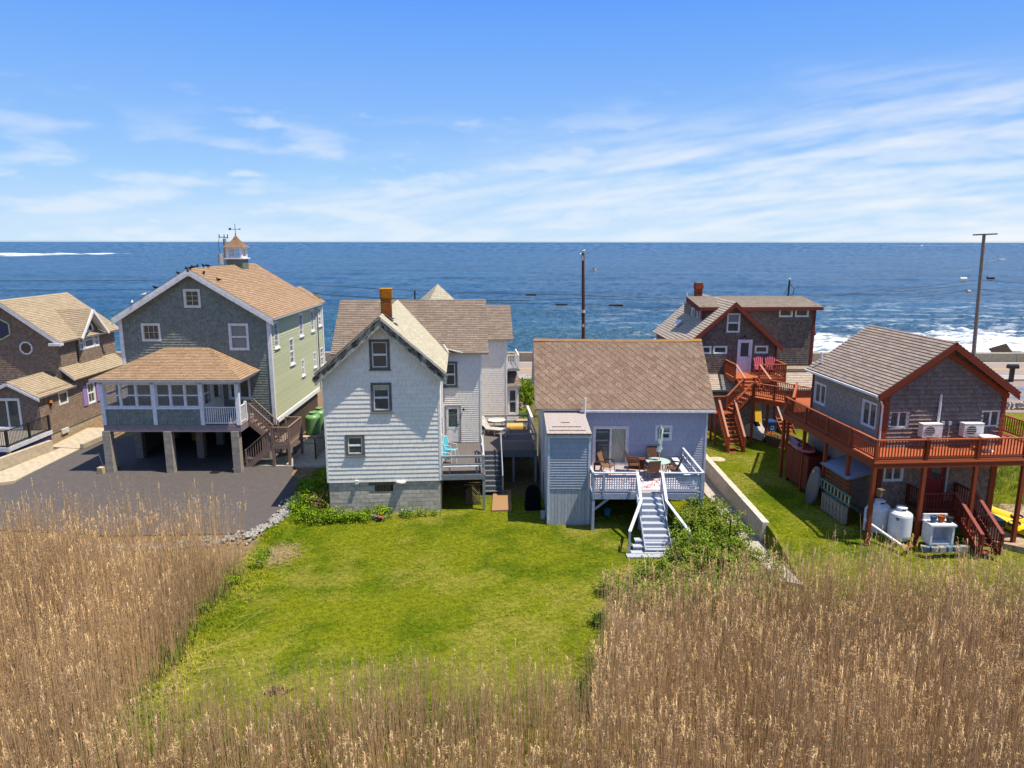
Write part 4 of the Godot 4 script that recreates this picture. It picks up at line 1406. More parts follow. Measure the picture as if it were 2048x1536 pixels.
	while x < 1.86:
		pb.box(V(x + 0.075, 0.86, -3.28), Vector3(0.142, 1.74, 0.04), vary(S("b4b9c2"), 0.06))
		x += 0.15
	x = -3.2
	while x < -0.1:
		pb.box(V(1.86, 0.86, x + 0.07), Vector3(0.04, 1.74, 0.142), vary(S("b4b9c2"), 0.06))
		x += 0.15
	stuff(put(pb, "plank_skirt", "siding", t))
	block(t, "shed_corner_board", V(0.08, 2.1, -3.31), Vector3(0.1, 4.1, 0.08), S("c2ccd6"))
	block(t, "shed_corner_board", V(1.88, 2.1, -3.31), Vector3(0.1, 4.1, 0.08), S("c2ccd6"))
	var flat := MB.new()
	flat.prism(V(-0.02, 4.30, -3.48), R, (V(-0.02, 4.46, -0.12) - V(-0.02, 4.30, -3.48)).normalized(), R.cross((V(-0.02, 4.46, -0.12) - V(-0.02, 4.30, -3.48)).normalized()), rect_poly(0, 0, 1.96, 3.36), -0.07, 0.0, S("c9bcb6"), S("7d6a5c"))
	var fr := put(flat, "shed_roof", "weathered", t)
	for d in [[0.42, 1.25], [0.95, 1.0], [1.6, 0.3]]:
		block(fr, "roof_seam", V(0.9, 4.318 + d[0] * 0.048, -3.48 + d[0]), Vector3(1.3 * d[1], 0.012, 0.05), S("8a6f60"), "weathered", Basis(Vector3.RIGHT, 0.048))
	# deck with patterned panels, stairs to the lawn
	var dk := thing("back_deck", "pale blue wooden deck with lattice panels and long stairs behind the lavender cottage", "deck", "", V(1.55, 0, 33.5))
	var pb2 := S("9aa6ba")
	var lt := S("c3cad6")
	var fl := 1.74
	var fb := MB.new()
	boards(fb, 2.0, 6.78, -3.95, -0.03, fl, 0.045, 0.14, true, S("c9bcc0"), 0.06)
	stuff(put(fb, "deck_boards", "weathered", dk))
	block(dk, "rim_board", V(2.95, 1.6, -3.97), Vector3(1.95, 0.26, 0.05), pb2)
	block(dk, "rim_board", V(5.87, 1.6, -3.97), Vector3(1.85, 0.26, 0.05), pb2)
	block(dk, "rim_board", V(6.8, 1.6, -2.0), Vector3(0.05, 0.26, 3.9), pb2)
	block(dk, "rim_board", V(1.98, 1.6, -2.0), Vector3(0.05, 0.26, 3.9), pb2)
	for p in [[2.02, -3.92], [6.75, -3.92], [4.1, -3.9], [6.75, -0.3]]:
		block(dk, "leg", V(p[0], 0.83, p[1]), Vector3(0.12, 1.7, 0.12), pb2)
	beam(dk, "brace", V(2.05, 0.95, -3.9), V(2.75, 1.52, -3.9), 0.05, 0.1, pb2)
	beam(dk, "brace", V(6.7, 0.95, -3.9), V(6.0, 1.52, -3.9), 0.05, 0.1, pb2)
	for sgm in [[2.02, 3.92], [5.0, 6.76]]:
		beam(dk, "top_rail", V(sgm[0], 2.66, -3.95), V(sgm[1], 2.66, -3.95), 0.13, 0.05, lt)
		beam(dk, "mid_rail", V(sgm[0], 2.52, -3.95), V(sgm[1], 2.52, -3.95), 0.05, 0.09, pb2)
		beam(dk, "bottom_rail", V(sgm[0], 1.86, -3.95), V(sgm[1], 1.86, -3.95), 0.05, 0.08, lt)
		var m := MB.new()
		x = sgm[0] + 0.06
		while x < sgm[1]:
			m.box(V(x, 2.2, -3.955), Vector3(0.045, 0.62, 0.012), lt)
			x += 0.105
		y = 1.93
		while y < 2.5:
			m.box(V((sgm[0] + sgm[1]) / 2, y, -3.965), Vector3(sgm[1] - sgm[0], 0.045, 0.012), lt)
			y += 0.105
		stuff(put(m, "lattice", "paint", dk))
	for p in [[2.0, -3.95], [2.45, -3.97], [3.93, -3.95], [4.98, -3.95], [6.72, -3.97], [6.78, -3.93]]:
		block(dk, "post", V(p[0], 2.15, p[1]), Vector3(0.09, 1.06, 0.09), pb2)
	for yv in [2.66, 2.3]:
		beam(dk, "side_rail", V(6.78, yv, -3.95), V(6.78, yv, -0.15), 0.1 if yv > 2.5 else 0.05, 0.06, lt)
	for v in [-3.0, -2.0, -1.0, -0.15]:
		block(dk, "post", V(6.78, 2.2, v), Vector3(0.08, 0.95, 0.08), pb2)
	beam(dk, "side_rail", V(2.0, 2.66, -3.95), V(1.95, 2.66, -3.2), 0.1, 0.06, lt)
	var sp := MB.new()
	sp.box(V(1.99, 2.2, -3.57), Vector3(0.03, 0.7, 0.7), lt)
	put(sp, "side_panel", "paint", dk)
	# bench along the right side
	block(dk, "bench_seat", V(6.45, 2.16, -1.6), Vector3(0.42, 0.05, 2.9), S("cdd2da"))
	for v in [-2.9, -1.6, -0.3]:
		block(dk, "bench_leg", V(6.45, 1.94, v), Vector3(0.3, 0.4, 0.08), S("aab2c0"))
	flight(dk, V(4.45, fl, -3.97), Vector3(0, 0, 1), 9, 0.262, 0.174, 1.05, S("a2abbb"), "siding", true, S("b6bdc9"))
	# the last steps are wider
	for k in 3:
		block(dk, "wide_tread", V(4.42, 0.37 - 0.16 * k + 0.0, -5.78 - 0.26 * k), Vector3(1.75 + 0.22 * k, 0.05, 0.3), S("b6bdc9"), "siding")
		block(dk, "wide_riser", V(4.42, 0.27 - 0.16 * k, -5.88 - 0.26 * k), Vector3(1.72 + 0.22 * k, 0.15, 0.03), S("a3adc0"), "weathered")
	block(dk, "wide_tread", V(4.4, 0.03, -6.6), Vector3(2.6, 0.05, 0.35), S("c6ccd6"), "weathered")
	for sx in [[3.9, 3.92, 3.25], [4.99, 5.0, 5.68]]:
		beam(dk, "stair_rail", V(sx[0], 2.7, -3.95), V(sx[1], 1.75, -4.95), 0.12, 0.05, S("d3d8e0"))
		beam(dk, "stair_rail", V(sx[1], 1.75, -4.95), V(sx[2], 0.95, -6.3), 0.12, 0.05, S("dfe3e9"))
		block(dk, "post", V(sx[1], 1.1, -4.95), Vector3(0.09, 1.2, 0.09), pb2)
		block(dk, "post", V(sx[2], 0.47, -6.3), Vector3(0.09, 0.94, 0.09), pb2)

func diamond(m: MB, O: Vector3, U: Vector3, W: Vector3, N: Vector3, p: PackedVector2Array, dh: float, c: Color) -> void:
	# thicker at its lower tip, where it lies over the tiles below
	var q := []
	for a in p:
		q.append(O + U * a.x + W * a.y + N * (0.030 - 0.026 * a.y / dh))
	var nn := (N + W * (0.026 / dh)).normalized()
	var idx := Geometry2D.triangulate_polygon(p)
	for k in range(0, idx.size(), 3):
		m.tri(q[idx[k]], q[idx[k + 1]], q[idx[k + 2]], nn, c)
	var area := 0.0
	var mid := Vector2.ZERO
	for i in p.size():
		area += p[i].cross(p[(i + 1) % p.size()])
		mid += p[i] / p.size()
	# worn pale lower edges
	var worn := vary(c.lerp(Color(0.46, 0.37, 0.29), 0.5), 0.25)
	for i in p.size():
		var j := (i + 1) % p.size()
		if minf(p[i].y, p[j].y) < dh * 0.4 and absf(p[i].x - p[j].x) > 0.02:
			var wi := 0.10
			var a: Vector2 = p[i].lerp(mid, wi)
			var b: Vector2 = p[j].lerp(mid, wi)
			var qa := O + U * a.x + W * a.y + N * (0.0325 - 0.026 * a.y / dh)
			var qb := O + U * b.x + W * b.y + N * (0.0325 - 0.026 * b.y / dh)
			m.quad(q[i] + N * 0.0025, q[j] + N * 0.0025, qb, qa, worn, nn)
	for i in p.size():
		var j := (i + 1) % p.size()
		if minf(p[i].y, p[j].y) < dh * 0.5:
			var e: Vector3 = (q[j] - q[i]).cross(N).normalized() * (1.0 if area > 0 else -1.0)
			var lo := N * 0.016
			m.quad(q[i], q[j], q[j] - lo, q[i] - lo, c, e)

# ---------------------------------------------------------------- brown shingled house with the red deck, at the right

func brown_house() -> void:
	var t := thing("brown_cottage", "brown shingled cottage with rust red trim and wraparound upper deck", "house", "", V(15.3, 0, 28.5), 4.0)
	var R := Vector3.RIGHT
	var B := Vector3(0, 0, -1)
	var cd := {"e": 0.185, "t": 0.075, "tab": 0.12, "jit": 0.012, "var": 0.13, "mat": "cedar", "cols": cols_of(["a8948a", "a08c84", "b09c92", "a4908a"])}
	var side := {"e": 0.13, "t": 0.014, "tab": 0.14, "jit": 0.01, "var": 0.08, "mat": "cedar", "cols": cols_of(["c4b8ac", "beb2a6", "c8bdb0"])}
	var low := {"e": 0.15, "t": 0.035, "tab": 0.12, "jit": 0.012, "var": 0.15, "mat": "cedar", "cols": cols_of(["b49c8a", "aa9280", "bca592", "a48e7e"])}
	var rf := {"e": 0.17, "t": 0.03, "tab": 0.3, "jit": 0.006, "var": 0.06, "mat": "shingle", "cols": cols_of(["b4a294", "ae9c8e", "b9a799", "aa998c"])}
	var red := S("94452a")
	var white := S("e2e2e4")
	var sl := {"split": "v", "trim": 0.06, "sash": 0.04, "tc": white}
	var fl := 4.15
	wall(t, V(0, 0, 0), R, poly2([0, 4.0, 5.25, 4.0, 5.25, 6.42, 2.5, 8.36, 0, 6.42]), cd, [
		sl.merged({"r": [0.26, 4.94, 1.12, 5.71]}), sl.merged({"r": [4.25, 4.91, 5.1, 5.68]})], true)
	wall(t, V(0, 0, 0), R, rect_poly(0, 1.15, 5.25, 4.0), low, [
		sl.merged({"r": [0.28, 2.65, 1.14, 3.5]}),
		{"r": [2.2, 1.75, 3.0, 3.45], "name": "door", "split": "door", "lite": 0.5, "trim": 0.05, "leaf": S("8d1f24"), "sc": S("8d1f24"), "tc": S("7d3a2c"), "label": "dark red door with window"}], true)
	wall(t, V(0, 0, 6.0), Vector3(0, 0, 1), rect_poly(0, 1.1, 6.0, 6.45), side, [
		sl.merged({"r": [0.28, 4.79, 1.36, 5.83]}), sl.merged({"r": [4.5, 4.76, 5.59, 5.89]})])
	wall(t, V(5.25, 0, 0), B, rect_poly(0, 1.1, 6.0, 6.45), side, [sl.merged({"r": [2.2, 4.8, 3.3, 5.8]})])
	wall(t, V(5.25, 0, 6.0), Vector3(-1, 0, 0), poly2([0, 1.1, 5.25, 1.1, 5.25, 6.42, 2.75, 8.36, 0, 6.42]), side)
	for y in [1.1, 3.95]:
		block(t, "interior_floor", V(2.6, y, 3.0), Vector3(5.1, 0.16, 5.9), S("6d5c50"), "wood")
	block(t, "foundation", V(2.62, 0.75, 3.0), Vector3(5.1, 0.86, 5.8), S("a8aab0"), "concrete")
	block(t, "corner_board", V(0.06, 5.3, -0.04), Vector3(0.26, 2.7, 0.07), red, "wood")
	block(t, "corner_board", V(-0.03, 5.3, 0.06), Vector3(0.07, 2.7, 0.16), red, "wood")
	block(t, "corner_board", V(5.15, 5.2, -0.04), Vector3(0.2, 2.5, 0.07), red, "wood")
	block(t, "corner_board", V(5.12, 2.6, -0.03), Vector3(0.26, 2.9, 0.07), red, "wood")
	block(t, "corner_board", V(0.1, 2.55, -0.03), Vector3(0.2, 2.8, 0.07), red * 0.8, "wood")
	block(t, "corner_board", V(-0.02, 5.3, 5.93), Vector3(0.07, 2.7, 0.12), red, "wood")
	gable_v(t, -0.52, 5.5, -0.45, 5.75, 6.48, 8.58, 2.47, rf, 0.13, S("6f2f26"))
	rake_boards(t, -0.5, 5.48, -0.43, 6.48, 8.58, 2.47, 0.2, 0.11, S("7d3626"), "wood")
	rake_boards(t, -0.1, 5.3, -0.06, 6.63, 8.42, 2.47, 0.2, 0.26, S("a35032"), "wood", 0.1)
	var gt := MB.new()
	gt.bar(V(-0.58, 6.40, -0.42), V(-0.58, 6.40, 5.72), 0.1, 0.09, white)
	put(gt, "gutter", "paint", t)
	gt = MB.new()
	gt.tube([V(-0.55, 6.34, -0.3), V(-0.2, 6.1, -0.12), V(-0.1, 5.9, -0.08), V(-0.1, 4.2, -0.08)], 0.04, 8, white)
	put(gt, "downpipe", "paint", t)
	gt = MB.new()
	gt.cyl(V(-0.1, 6.6, 5.2), V(-0.1, 7.35, 5.2), 0.05, 0.05, 8, white)
	gt.lathe(V(-0.1, 6.72, 5.2), [Vector2(0.12, 0), Vector2(0.06, 0.1)], 10, S("4a4a4c"))
	put(gt, "vent_pipe", "paint", t)
	gt = MB.new()
	gt.tube([V(2.33, 5.1, -0.12), V(2.33, 6.33, -0.12)], 0.055, 10, white)
	gt.lathe(V(2.33, 6.33, -0.12), [Vector2(0.055, 0), Vector2(0.05, 0.04), Vector2(0.0, 0.07)], 10, white)
	gt.cyl(V(2.33, 5.1, -0.12), V(2.33, 5.1, 0.05), 0.05, 0.05, 8, white)
	put(gt, "flue_pipe", "paint", t)
	for u in [2.55, 2.85]:
		block(t, "electric_box", V(u, 5.16, -0.1), Vector3(0.13, 0.16, 0.09), S("a9b3bd"), "metal")
	gt = MB.new()
	gt.tube([V(2.85, 5.08, -0.1), V(2.86, 4.7, -0.08), V(2.8, 4.2, -0.08)], 0.018, 6, S("bdbdb8"))
	gt.tube([V(2.55, 5.08, -0.1), V(2.5, 4.9, -0.1), V(2.25, 4.75, -0.14)], 0.015, 6, S("2a2a2a"))
	put(gt, "conduit", "plastic", t)
	var lamp := MB.new()
	lamp.lathe(V(3.55, 3.78, -0.06), [Vector2(0, -0.05), Vector2(0.06, 0), Vector2(0, 0.05)], 10, S("e8e4d8"))
	put(lamp, "wall_lamp", "plastic", t)
	block(t, "downpipe", V(3.06, 2.9, -0.05), Vector3(0.05, 1.7, 0.05), S("cfcfd0"))
	# upper deck
	var dk := thing("upper_deck", "rust red wooden deck with balustrade wrapped round the brown cottage", "deck", "", V(15.3, 0, 28.5), 4.0)
	var rd := S("9c4a2c")
	var rt := S("b5633f")
	var fb := MB.new()
	boards(fb, -1.25, 6.9, -1.78, -0.06, fl, 0.045, 0.14, true, S("c0673f"), 0.07)
	boards(fb, -1.25, -0.08, -0.06, 6.2, fl, 0.045, 0.14, true, S("b05a38"), 0.07)
	boards(fb, 5.35, 6.9, -0.06, 3.0, fl, 0.045, 0.14, true, S("b8623c"), 0.07)
	stuff(put(fb, "deck_boards", "wood", dk))
	block(dk, "rim_board", V(2.8, 3.98, -1.8), Vector3(8.2, 0.3, 0.06), rd * 0.85, "wood")
	block(dk, "rim_board", V(-1.28, 3.98, 2.2), Vector3(0.06, 0.3, 8.0), rd * 0.9, "wood")
	block(dk, "trim_board", V(2.8, 4.06, -1.84), Vector3(8.2, 0.06, 0.03), S("c46a3c"), "wood")
	for u in [0.5, 2.2, 4.0, 5.8]:
		block(dk, "joist", V(u, 3.98, -0.9), Vector3(0.06, 0.22, 1.7), rd * 0.8, "wood")
	var fp := [-1.22, 0.82, 2.95, 4.95, 6.85]
	for i in fp.size():
		var foot := land(15.3 + fp[i], 26.9)
		block(dk, "leg", V(fp[i], (3.85 + foot - 0.1) / 2, -1.76), Vector3(0.14, 3.95 - foot, 0.14), rd * 0.9, "wood")
		if i < fp.size() - 1:
			railing(dk, V(fp[i], fl, -1.76), V(fp[i + 1], fl, -1.76), 0.80, rd, 0.125, 0.11, 3, "wood", 0.12, 0.035, 0.1, rt)
	var sp := [-1.76, 0.1, 2.0, 4.0, 6.15]
	for i in sp.size():
		var foot := 0.75
		if i > 0:
			block(dk, "leg", V(-1.22, (3.85 + foot) / 2, sp[i]), Vector3(0.13, 3.85 - foot, 0.13), rd * 0.9, "wood")
		if i < sp.size() - 1:
			railing(dk, V(-1.22, fl, sp[i]), V(-1.22, fl, sp[i + 1]), 0.80, rd, 0.125, 0.11, 2, "wood", 0.12, 0.035, 0.1, rt)
	railing(dk, V(6.85, fl, -1.76), V(6.85, fl, 3.0), 0.80, rd, 0.13, 0.11, 2, "wood", 0.12, 0.035, 0.1, rt)
	for u in [-0.6, 0.3]:
		pass
	# birdhouse on the corner post, bracket knots
	var bh := thing("birdhouse", "small brown wooden birdhouse on the deck's corner post", "birdhouse", "", V(15.3, 0, 28.5), 4.0)
	block(bh, "box", V(-1.0, 2.85, -1.9), Vector3(0.16, 0.26, 0.16), S("a08468"), "weathered")
	beam(bh, "roof", V(-1.1, 3.02, -1.98), V(-0.9, 3.02, -1.98), 0.24, 0.03, S("8a7058"), "weathered")
	# lower porch and red stairs
	var ps := thing("red_stairs", "red wooden stairs with railings leading to the lower red door", "stairs", "", V(15.3, 0, 28.5), 4.0)
	var dr := S("7a3226")
	var pf := 1.72
	var pm := MB.new()
	boards(pm, 1.35, 3.5, -1.25, -0.05, pf, 0.045, 0.14, true, S("8a4030"))
	stuff(put(pm, "porch_boards", "wood", ps))
	block(ps, "rim_board", V(2.42, pf - 0.15, -1.26), Vector3(2.15, 0.22, 0.05), dr, "wood")
	railing(ps, V(1.38, pf, -1.22), V(2.68, pf, -1.22), 0.8, dr, 0.13, 0.09, 3, "wood", 0.1, 0.035, 0.1, S("8c3d30"))
	railing(ps, V(1.38, pf, -1.22), V(1.38, pf, -0.1), 0.8, dr, 0.13, 0.09, 2, "wood", 0.1, 0.035, 0.1, S("8c3d30"))
	railing(ps, V(3.48, pf, -0.1), V(3.48, pf, -1.22), 0.8, dr, 0.13, 0.09, 3, "wood", 0.1, 0.035, 0.1, S("8c3d30"))
	for p in [[1.4, -1.2], [3.46, -1.2], [2.7, -1.2]]:
		block(ps, "leg", V(p[0], 1.1, p[1]), Vector3(0.1, 1.1, 0.1), dr, "wood")
	flight(ps, V(3.07, pf, -1.28), Vector3(0, 0, 1), 6, 0.26, 0.18, 0.72, dr, "wood", false, S("8a4030"))
	for u in [2.66, 3.48]:
		railing(ps, V(u, pf, -1.25), V(u, 0.62, -2.95), 0.82, dr, 0.14, 0.09, 2, "wood", 0.14, 0.035, 0.1, S("9c5044"))
	# lean-to with a blue grey sheet roof, at the left side
	var ln := thing("lean_to", "brown slatted lean-to with blue grey sheet roof under the deck", "shed", "", V(15.3, 0, 28.5), 4.0)
	var rm := MB.new()
	rm.quad(V(-1.38, 2.86, 2.05), V(-1.38, 2.86, -0.25), V(-0.15, 3.2, -0.25), V(-0.15, 3.2, 2.05), S("8d9bb2"))
	rm.quad(V(-1.38, 2.81, 2.05), V(-1.38, 2.81, -0.25), V(-0.15, 3.15, -0.25), V(-0.15, 3.15, 2.05), S("6d5848"))
	for e in [[V(-1.38, 2.835, -0.25), V(-0.15, 3.175, -0.25)], [V(-1.38, 2.835, 2.05), V(-0.15, 3.175, 2.05)], [V(-1.38, 2.835, -0.25), V(-1.38, 2.835, 2.05)]]:
		rm.bar(e[0], e[1], 0.04, 0.055, S("5c6470"))
	put(rm, "sheet_roof", "metal", ln)
	for v in [-0.2, 1.75]:
		block(ln, "leg", V(-1.2, 1.8, v), Vector3(0.1, 2.0, 0.1), S("6e3b26"), "wood")
	for k in 5:
		block(ln, "slat", V(-1.26, 1.85 + 0.19 * k, 0.78), Vector3(0.03, 0.14, 2.0), vary(S("7d4a30"), 0.08), "wood")
	# red storage box
	var bx := thing("storage_box", "dark red wooden storage cupboard standing under the walkway", "cupboard", "", V(15.3, 0, 28.5), 4.0)
	var bm := MB.new()
	bm.box(V(-0.72, 1.85, 4.55), Vector3(0.95, 1.7, 2.3), S("6a2a20"))
	put(bm, "carcass", "wood", bx)
	for k in 3:
		block(bx, "door_panel", V(-1.215, 1.85, 3.8 + k * 0.76), Vector3(0.04, 1.6, 0.72), S("7c3628"), "wood")
	for v in [3.5, 5.6]:
		block(bx, "leg", V(-1.1, 0.88, v), Vector3(0.1, 0.3, 0.1), S("4a2018"), "wood")
		block(bx, "leg", V(-0.35, 0.88, v), Vector3(0.1, 0.3, 0.1), S("4a2018"), "wood")

# ---------------------------------------------------------------- far house with the dark red trim, walkway and stairs

func far_house() -> void:
	var t := thing("far_cottage", "dark brown shingled cottage with red gable trim, white door and brick chimney", "house", "", V(12.1, 0, 45.0), 2.0)
	var R := Vector3.RIGHT
	var B := Vector3(0, 0, -1)
	var cd := {"e": 0.14, "t": 0.032, "tab": 0.13, "jit": 0.012, "var": 0.15, "mat": "cedar", "cols": cols_of(["9a867c", "927e76", "a28e84", "8c7870"])}
	var ld := {"e": 0.14, "t": 0.018, "tab": 0.14, "jit": 0.012, "var": 0.14, "mat": "cedar", "cols": cols_of(["a3968c", "9a8d84", "ada096"])}
	var rf := {"e": 0.19, "t": 0.03, "tab": 0.34, "jit": 0.006, "var": 0.05, "mat": "shingle", "cols": cols_of(["cbbba8", "c6b6a4", "cfc0ae"])}
	var red := S("7c3630")
	var white := S("e2e2e6")
	var plain := {"split": "", "trim": 0.06, "sash": 0.05}
	wall(t, V(0, 0, 0), R, poly2([0, 4.1, 4.85, 4.1, 4.85, 6.1, 1.93, 8.62, -0.6, 6.45, -0.6, 4.1]), cd, [
		{"r": [1.54, 6.86, 2.39, 8.09], "trim": 0.06, "back": "blind", "drop": 0.5, "bc": S("b4b4b8")},
		{"r": [2.33, 4.28, 3.27, 6.4], "name": "door", "split": "door", "lite": 0.42, "trim": 0.09, "leaf": S("dcdce6"), "tc": S("e2e0ea"), "label": "white half glazed door"},
		plain.merged({"r": [3.45, 5.51, 4.31, 6.01], "split": "v"}), plain.merged({"r": [0.76, 5.49, 1.66, 6.0]}), plain.merged({"r": [-0.2, 5.49, 0.64, 6.0]})])
	gable_v(t, -1.3, 5.15, -0.4, 8.0, 5.95, 8.82, 1.93, rf, 0.13, red)
	rake_boards(t, -1.28, 5.13, -0.38, 5.95, 8.82, 1.93, 0.2, 0.12, S("83392c"), "wood")
	block(t, "corner_board", V(4.82, 5.1, -0.03), Vector3(0.14, 2.0, 0.07), red, "wood")
	# left gable side below the eave
	wall(t, V(-1.0, 0, 8.0), Vector3(0, 0, 1), rect_poly(0, 0.8, 8.0, 6.1), ld)
	wall(t, V(-1.0, 0, 0), R, rect_poly(0, 3.6, 1.0, 6.2), cd)
	# tall cross dormer
	var v1 := 1.5
	wall(t, V(0, 0, v1), R, rect_poly(0.45, 4.0, 7.9, 8.35), cd, [plain.merged({"r": [5.48, 7.68, 6.38, 8.22]}), plain.merged({"r": [6.55, 7.68, 7.46, 8.22]})])
	wall(t, V(0.45, 0, v1 + 4.5), Vector3(0, 0, 1), rect_poly(0, 6.5, 4.5, 8.35), ld, [plain.merged({"r": [1.9, 7.2, 2.6, 8.1]}), plain.merged({"r": [3.2, 7.2, 3.9, 8.1]})])
	wall(t, V(7.9, 0, v1), B, rect_poly(0, 3.6, 4.5, 8.4), cd)
	for c in [[0.45, v1 - 0.02], [7.86, v1 - 0.02]]:
		block(t, "corner_board", V(c[0], 6.3, c[1]), Vector3(0.16, 4.3, 0.07), red, "wood")
	roof(t, [V(0.1, 8.36, v1 - 0.35), V(8.25, 8.36, v1 - 0.35), V(8.25, 8.82, v1 + 2.9), V(0.1, 8.82, v1 + 2.9)], rf, 0.16, red)
	roof(t, [V(8.25, 8.36, v1 + 6.2), V(2.2, 8.36, v1 + 6.2), V(2.2, 8.82, v1 + 2.9), V(8.25, 8.82, v1 + 2.9)], rf, 0.16, red)
	block(t, "dormer_fascia", V(4.17, 8.24, v1 - 0.36), Vector3(8.16, 0.18, 0.05), red, "wood")
	block(t, "dormer_fascia", V(0.08, 8.36, v1 + 1.2), Vector3(0.05, 0.2, 3.1), red, "wood", Basis(Vector3.RIGHT, 0.14))
	# lower rear roof showing at the right
	roof(t, [V(8.9, 6.3, 3.2), V(8.9, 6.3, 8.0), V(7.9, 7.5, 8.0), V(7.9, 7.5, 3.2)], rf, 0.13, red)
	wall(t, V(8.4, 0, 3.4), B, rect_poly(0, 0.8, 4.5, 6.4), cd)
	for y in [1.0, 4.2]:
		block(t, "interior_floor", V(3.2, y, 4.0), Vector3(8.2, 0.16, 7.6), S("5d5048"), "wood")
	# pent roof along the front over the lower storey
	roof(t, [V(-1.2, 3.45, -1.6), V(8.5, 3.45, -1.6), V(8.5, 4.22, 0.1), V(-1.2, 4.22, 0.1)], rf, 0.1, S("c9cdd6"), "pent_roof")
	roof(t, [V(4.8, 3.95, 0.0), V(8.5, 3.95, 0.0), V(8.5, 4.4, 1.5), V(4.8, 4.4, 1.5)], rf, 0.1, S("c9cdd6"), "pent_roof")
	wall(t, V(-1.0, 0, -1.2), R, rect_poly(0, 0.7, 9.2, 3.5), ld)
	# chimney, pipes, lamp
	var cm := MB.new()
	var y := 8.4
	var k := 0
	while y < 9.72:
		var wide := 0.46 if y < 9.3 else (0.56 if y < 9.5 else 0.5)
		cm.box(V(1.1, y + 0.035, 5.0), Vector3(wide - 0.02, 0.075, wide - 0.02), S("7a6a60"))
		for s in 4:
			var bb := Basis(Vector3.UP, s * PI / 2)
			for j in 4:
				var bw: float = wide / 3.0
				var xx: float = -wide / 2 + (j - (0.5 if k % 2 == 0 else 0.0)) * bw
				var xa := maxf(xx, -wide / 2)
				var xb := minf(xx + bw - 0.012, wide / 2)
				if xb - xa > 0.03:
					cm.box(V(1.1, y + 0.03, 5.0) + bb * Vector3((xa + xb) / 2, 0, wide / 2 - 0.02), Vector3(xb - xa, 0.058, 0.05), vary(S("9a4a32"), 0.2), bb)
		y += 0.07
		k += 1
	stuff(put(cm, "chimney", "brick", t))
	cm = MB.new()
	cm.cyl(V(0.35, 8.3, 5.2), V(0.35, 9.0, 5.2), 0.06, 0.06, 8, white)
	put(cm, "vent_pipe", "paint", t)
	cm = MB.new()
	cm.lathe(V(2.75, 6.62, -0.12), [Vector2(0.1, -0.05), Vector2(0.05, 0.08), Vector2(0, 0.1)], 8, S("2a2626"))
	put(cm, "wall_lamp", "metal", t)
	block(t, "skylight", V(-0.45, 7.02, 4.2), Vector3(0.5, 0.08, 0.5), S("cfd6dc"), "gloss", Basis(Vector3(0, 0, 1), 0.727))
	# landing at the door, walkway to the brown house, and the long stairs
	var w := thing("red_walkway", "rust red raised wooden walkway with landing and stairs between the brown cottages", "walkway", "", V(12.1, 0, 45.0), 2.0)
	var rd := S("a24d2e")
	var rt := S("bd6a44")
	var fb := MB.new()
	boards(fb, 1.55, 4.75, -2.0, -0.03, 4.27, 0.045, 0.14, true, S("c06a42"), 0.07)
	stuff(put(fb, "landing_boards", "wood", w))
	block(w, "rim_board", V(3.15, 4.12, -2.0), Vector3(3.2, 0.24, 0.06), rd, "wood")
	block(w, "rim_board", V(1.55, 4.12, -1.0), Vector3(0.06, 0.24, 2.0), S("c4693e"), "wood")
	block(w, "rim_board", V(4.75, 4.12, -1.0), Vector3(0.06, 0.24, 2.0), rd, "wood")
	var gp := MB.new()
	railing(w, V(1.58, 4.27, -0.1), V(1.58, 4.27, -1.95), 0.85, rd, 0.12, 0.1, 3, "wood", 0.12, 0.05, 0.09, S("b4633c"))
	railing(w, V(3.1, 4.27, -1.95), V(4.72, 4.27, -1.95), 0.85, rd, 0.13, 0.1, 3, "wood", 0.12, 0.035, 0.09, rt)
	railing(w, V(4.72, 4.27, -1.95), V(4.72, 4.27, -0.1), 0.85, rd, 0.13, 0.1, 2, "wood", 0.12, 0.035, 0.09, S("b8663e"))
	# from the landing down to the walkway
	var wf := 3.68
	var a := [V(1.6, wf, -3.6), V(3.05, wf, -3.9), V(4.6, wf, -6.6), V(3.3, wf, -6.5), V(1.85, wf, -4.65)]
	flight(w, V(2.35, 4.27, -2.0), Vector3(0, 0, 1), 4, 0.36, 0.15, 1.3, rd, "wood", true, S("b8633c"))
	beam(w, "stair_rail", V(1.62, 5.12, -1.95), V(1.65, 4.55, -3.55), 0.12, 0.05, S("c98f78"), "wood")
	beam(w, "stair_rail", V(3.1, 5.12, -1.95), V(3.05, 4.55, -3.9), 0.12, 0.05, S("c98f78"), "wood")
	var wm := MB.new()
	wm.prism(Vector3(0, wf, 0), R, Vector3(0, 0, 1), Vector3.UP, PackedVector2Array([Vector2(1.6, 3.4), Vector2(3.2, 3.4), Vector2(4.7, 6.6), Vector2(3.3, 6.6), Vector2(1.75, 4.75)]), -0.05, 0.0, S("c0683e"), rd)
	put(wm, "walkway_floor", "wood", w)
	beam(w, "rim_board", V(1.83, wf - 0.16, -4.7), V(3.28, wf - 0.16, -6.55), 0.06, 0.26, rd, "wood")
	beam(w, "trim_board", V(1.80, wf - 0.02, -4.73), V(3.25, wf - 0.02, -6.58), 0.05, 0.06, S("cc6f42"), "wood")
	railing(w, V(1.83, wf, -4.65), V(2.6, wf, -5.62), 0.82, rd, 0.12, 0.1, 3, "wood", 0.12, 0.035, 0.1, rt)
	railing(w, V(2.6, wf, -5.62), V(3.3, wf, -6.5), 0.82, rd, 0.12, 0.1, 2, "wood", 0.12, 0.035, 0.1, rt)
	railing(w, V(3.1, wf, -3.9), V(3.9, wf, -5.3), 0.82, rd, 0.12, 0.1, 3, "wood", 0.12, 0.035, 0.1, rt)
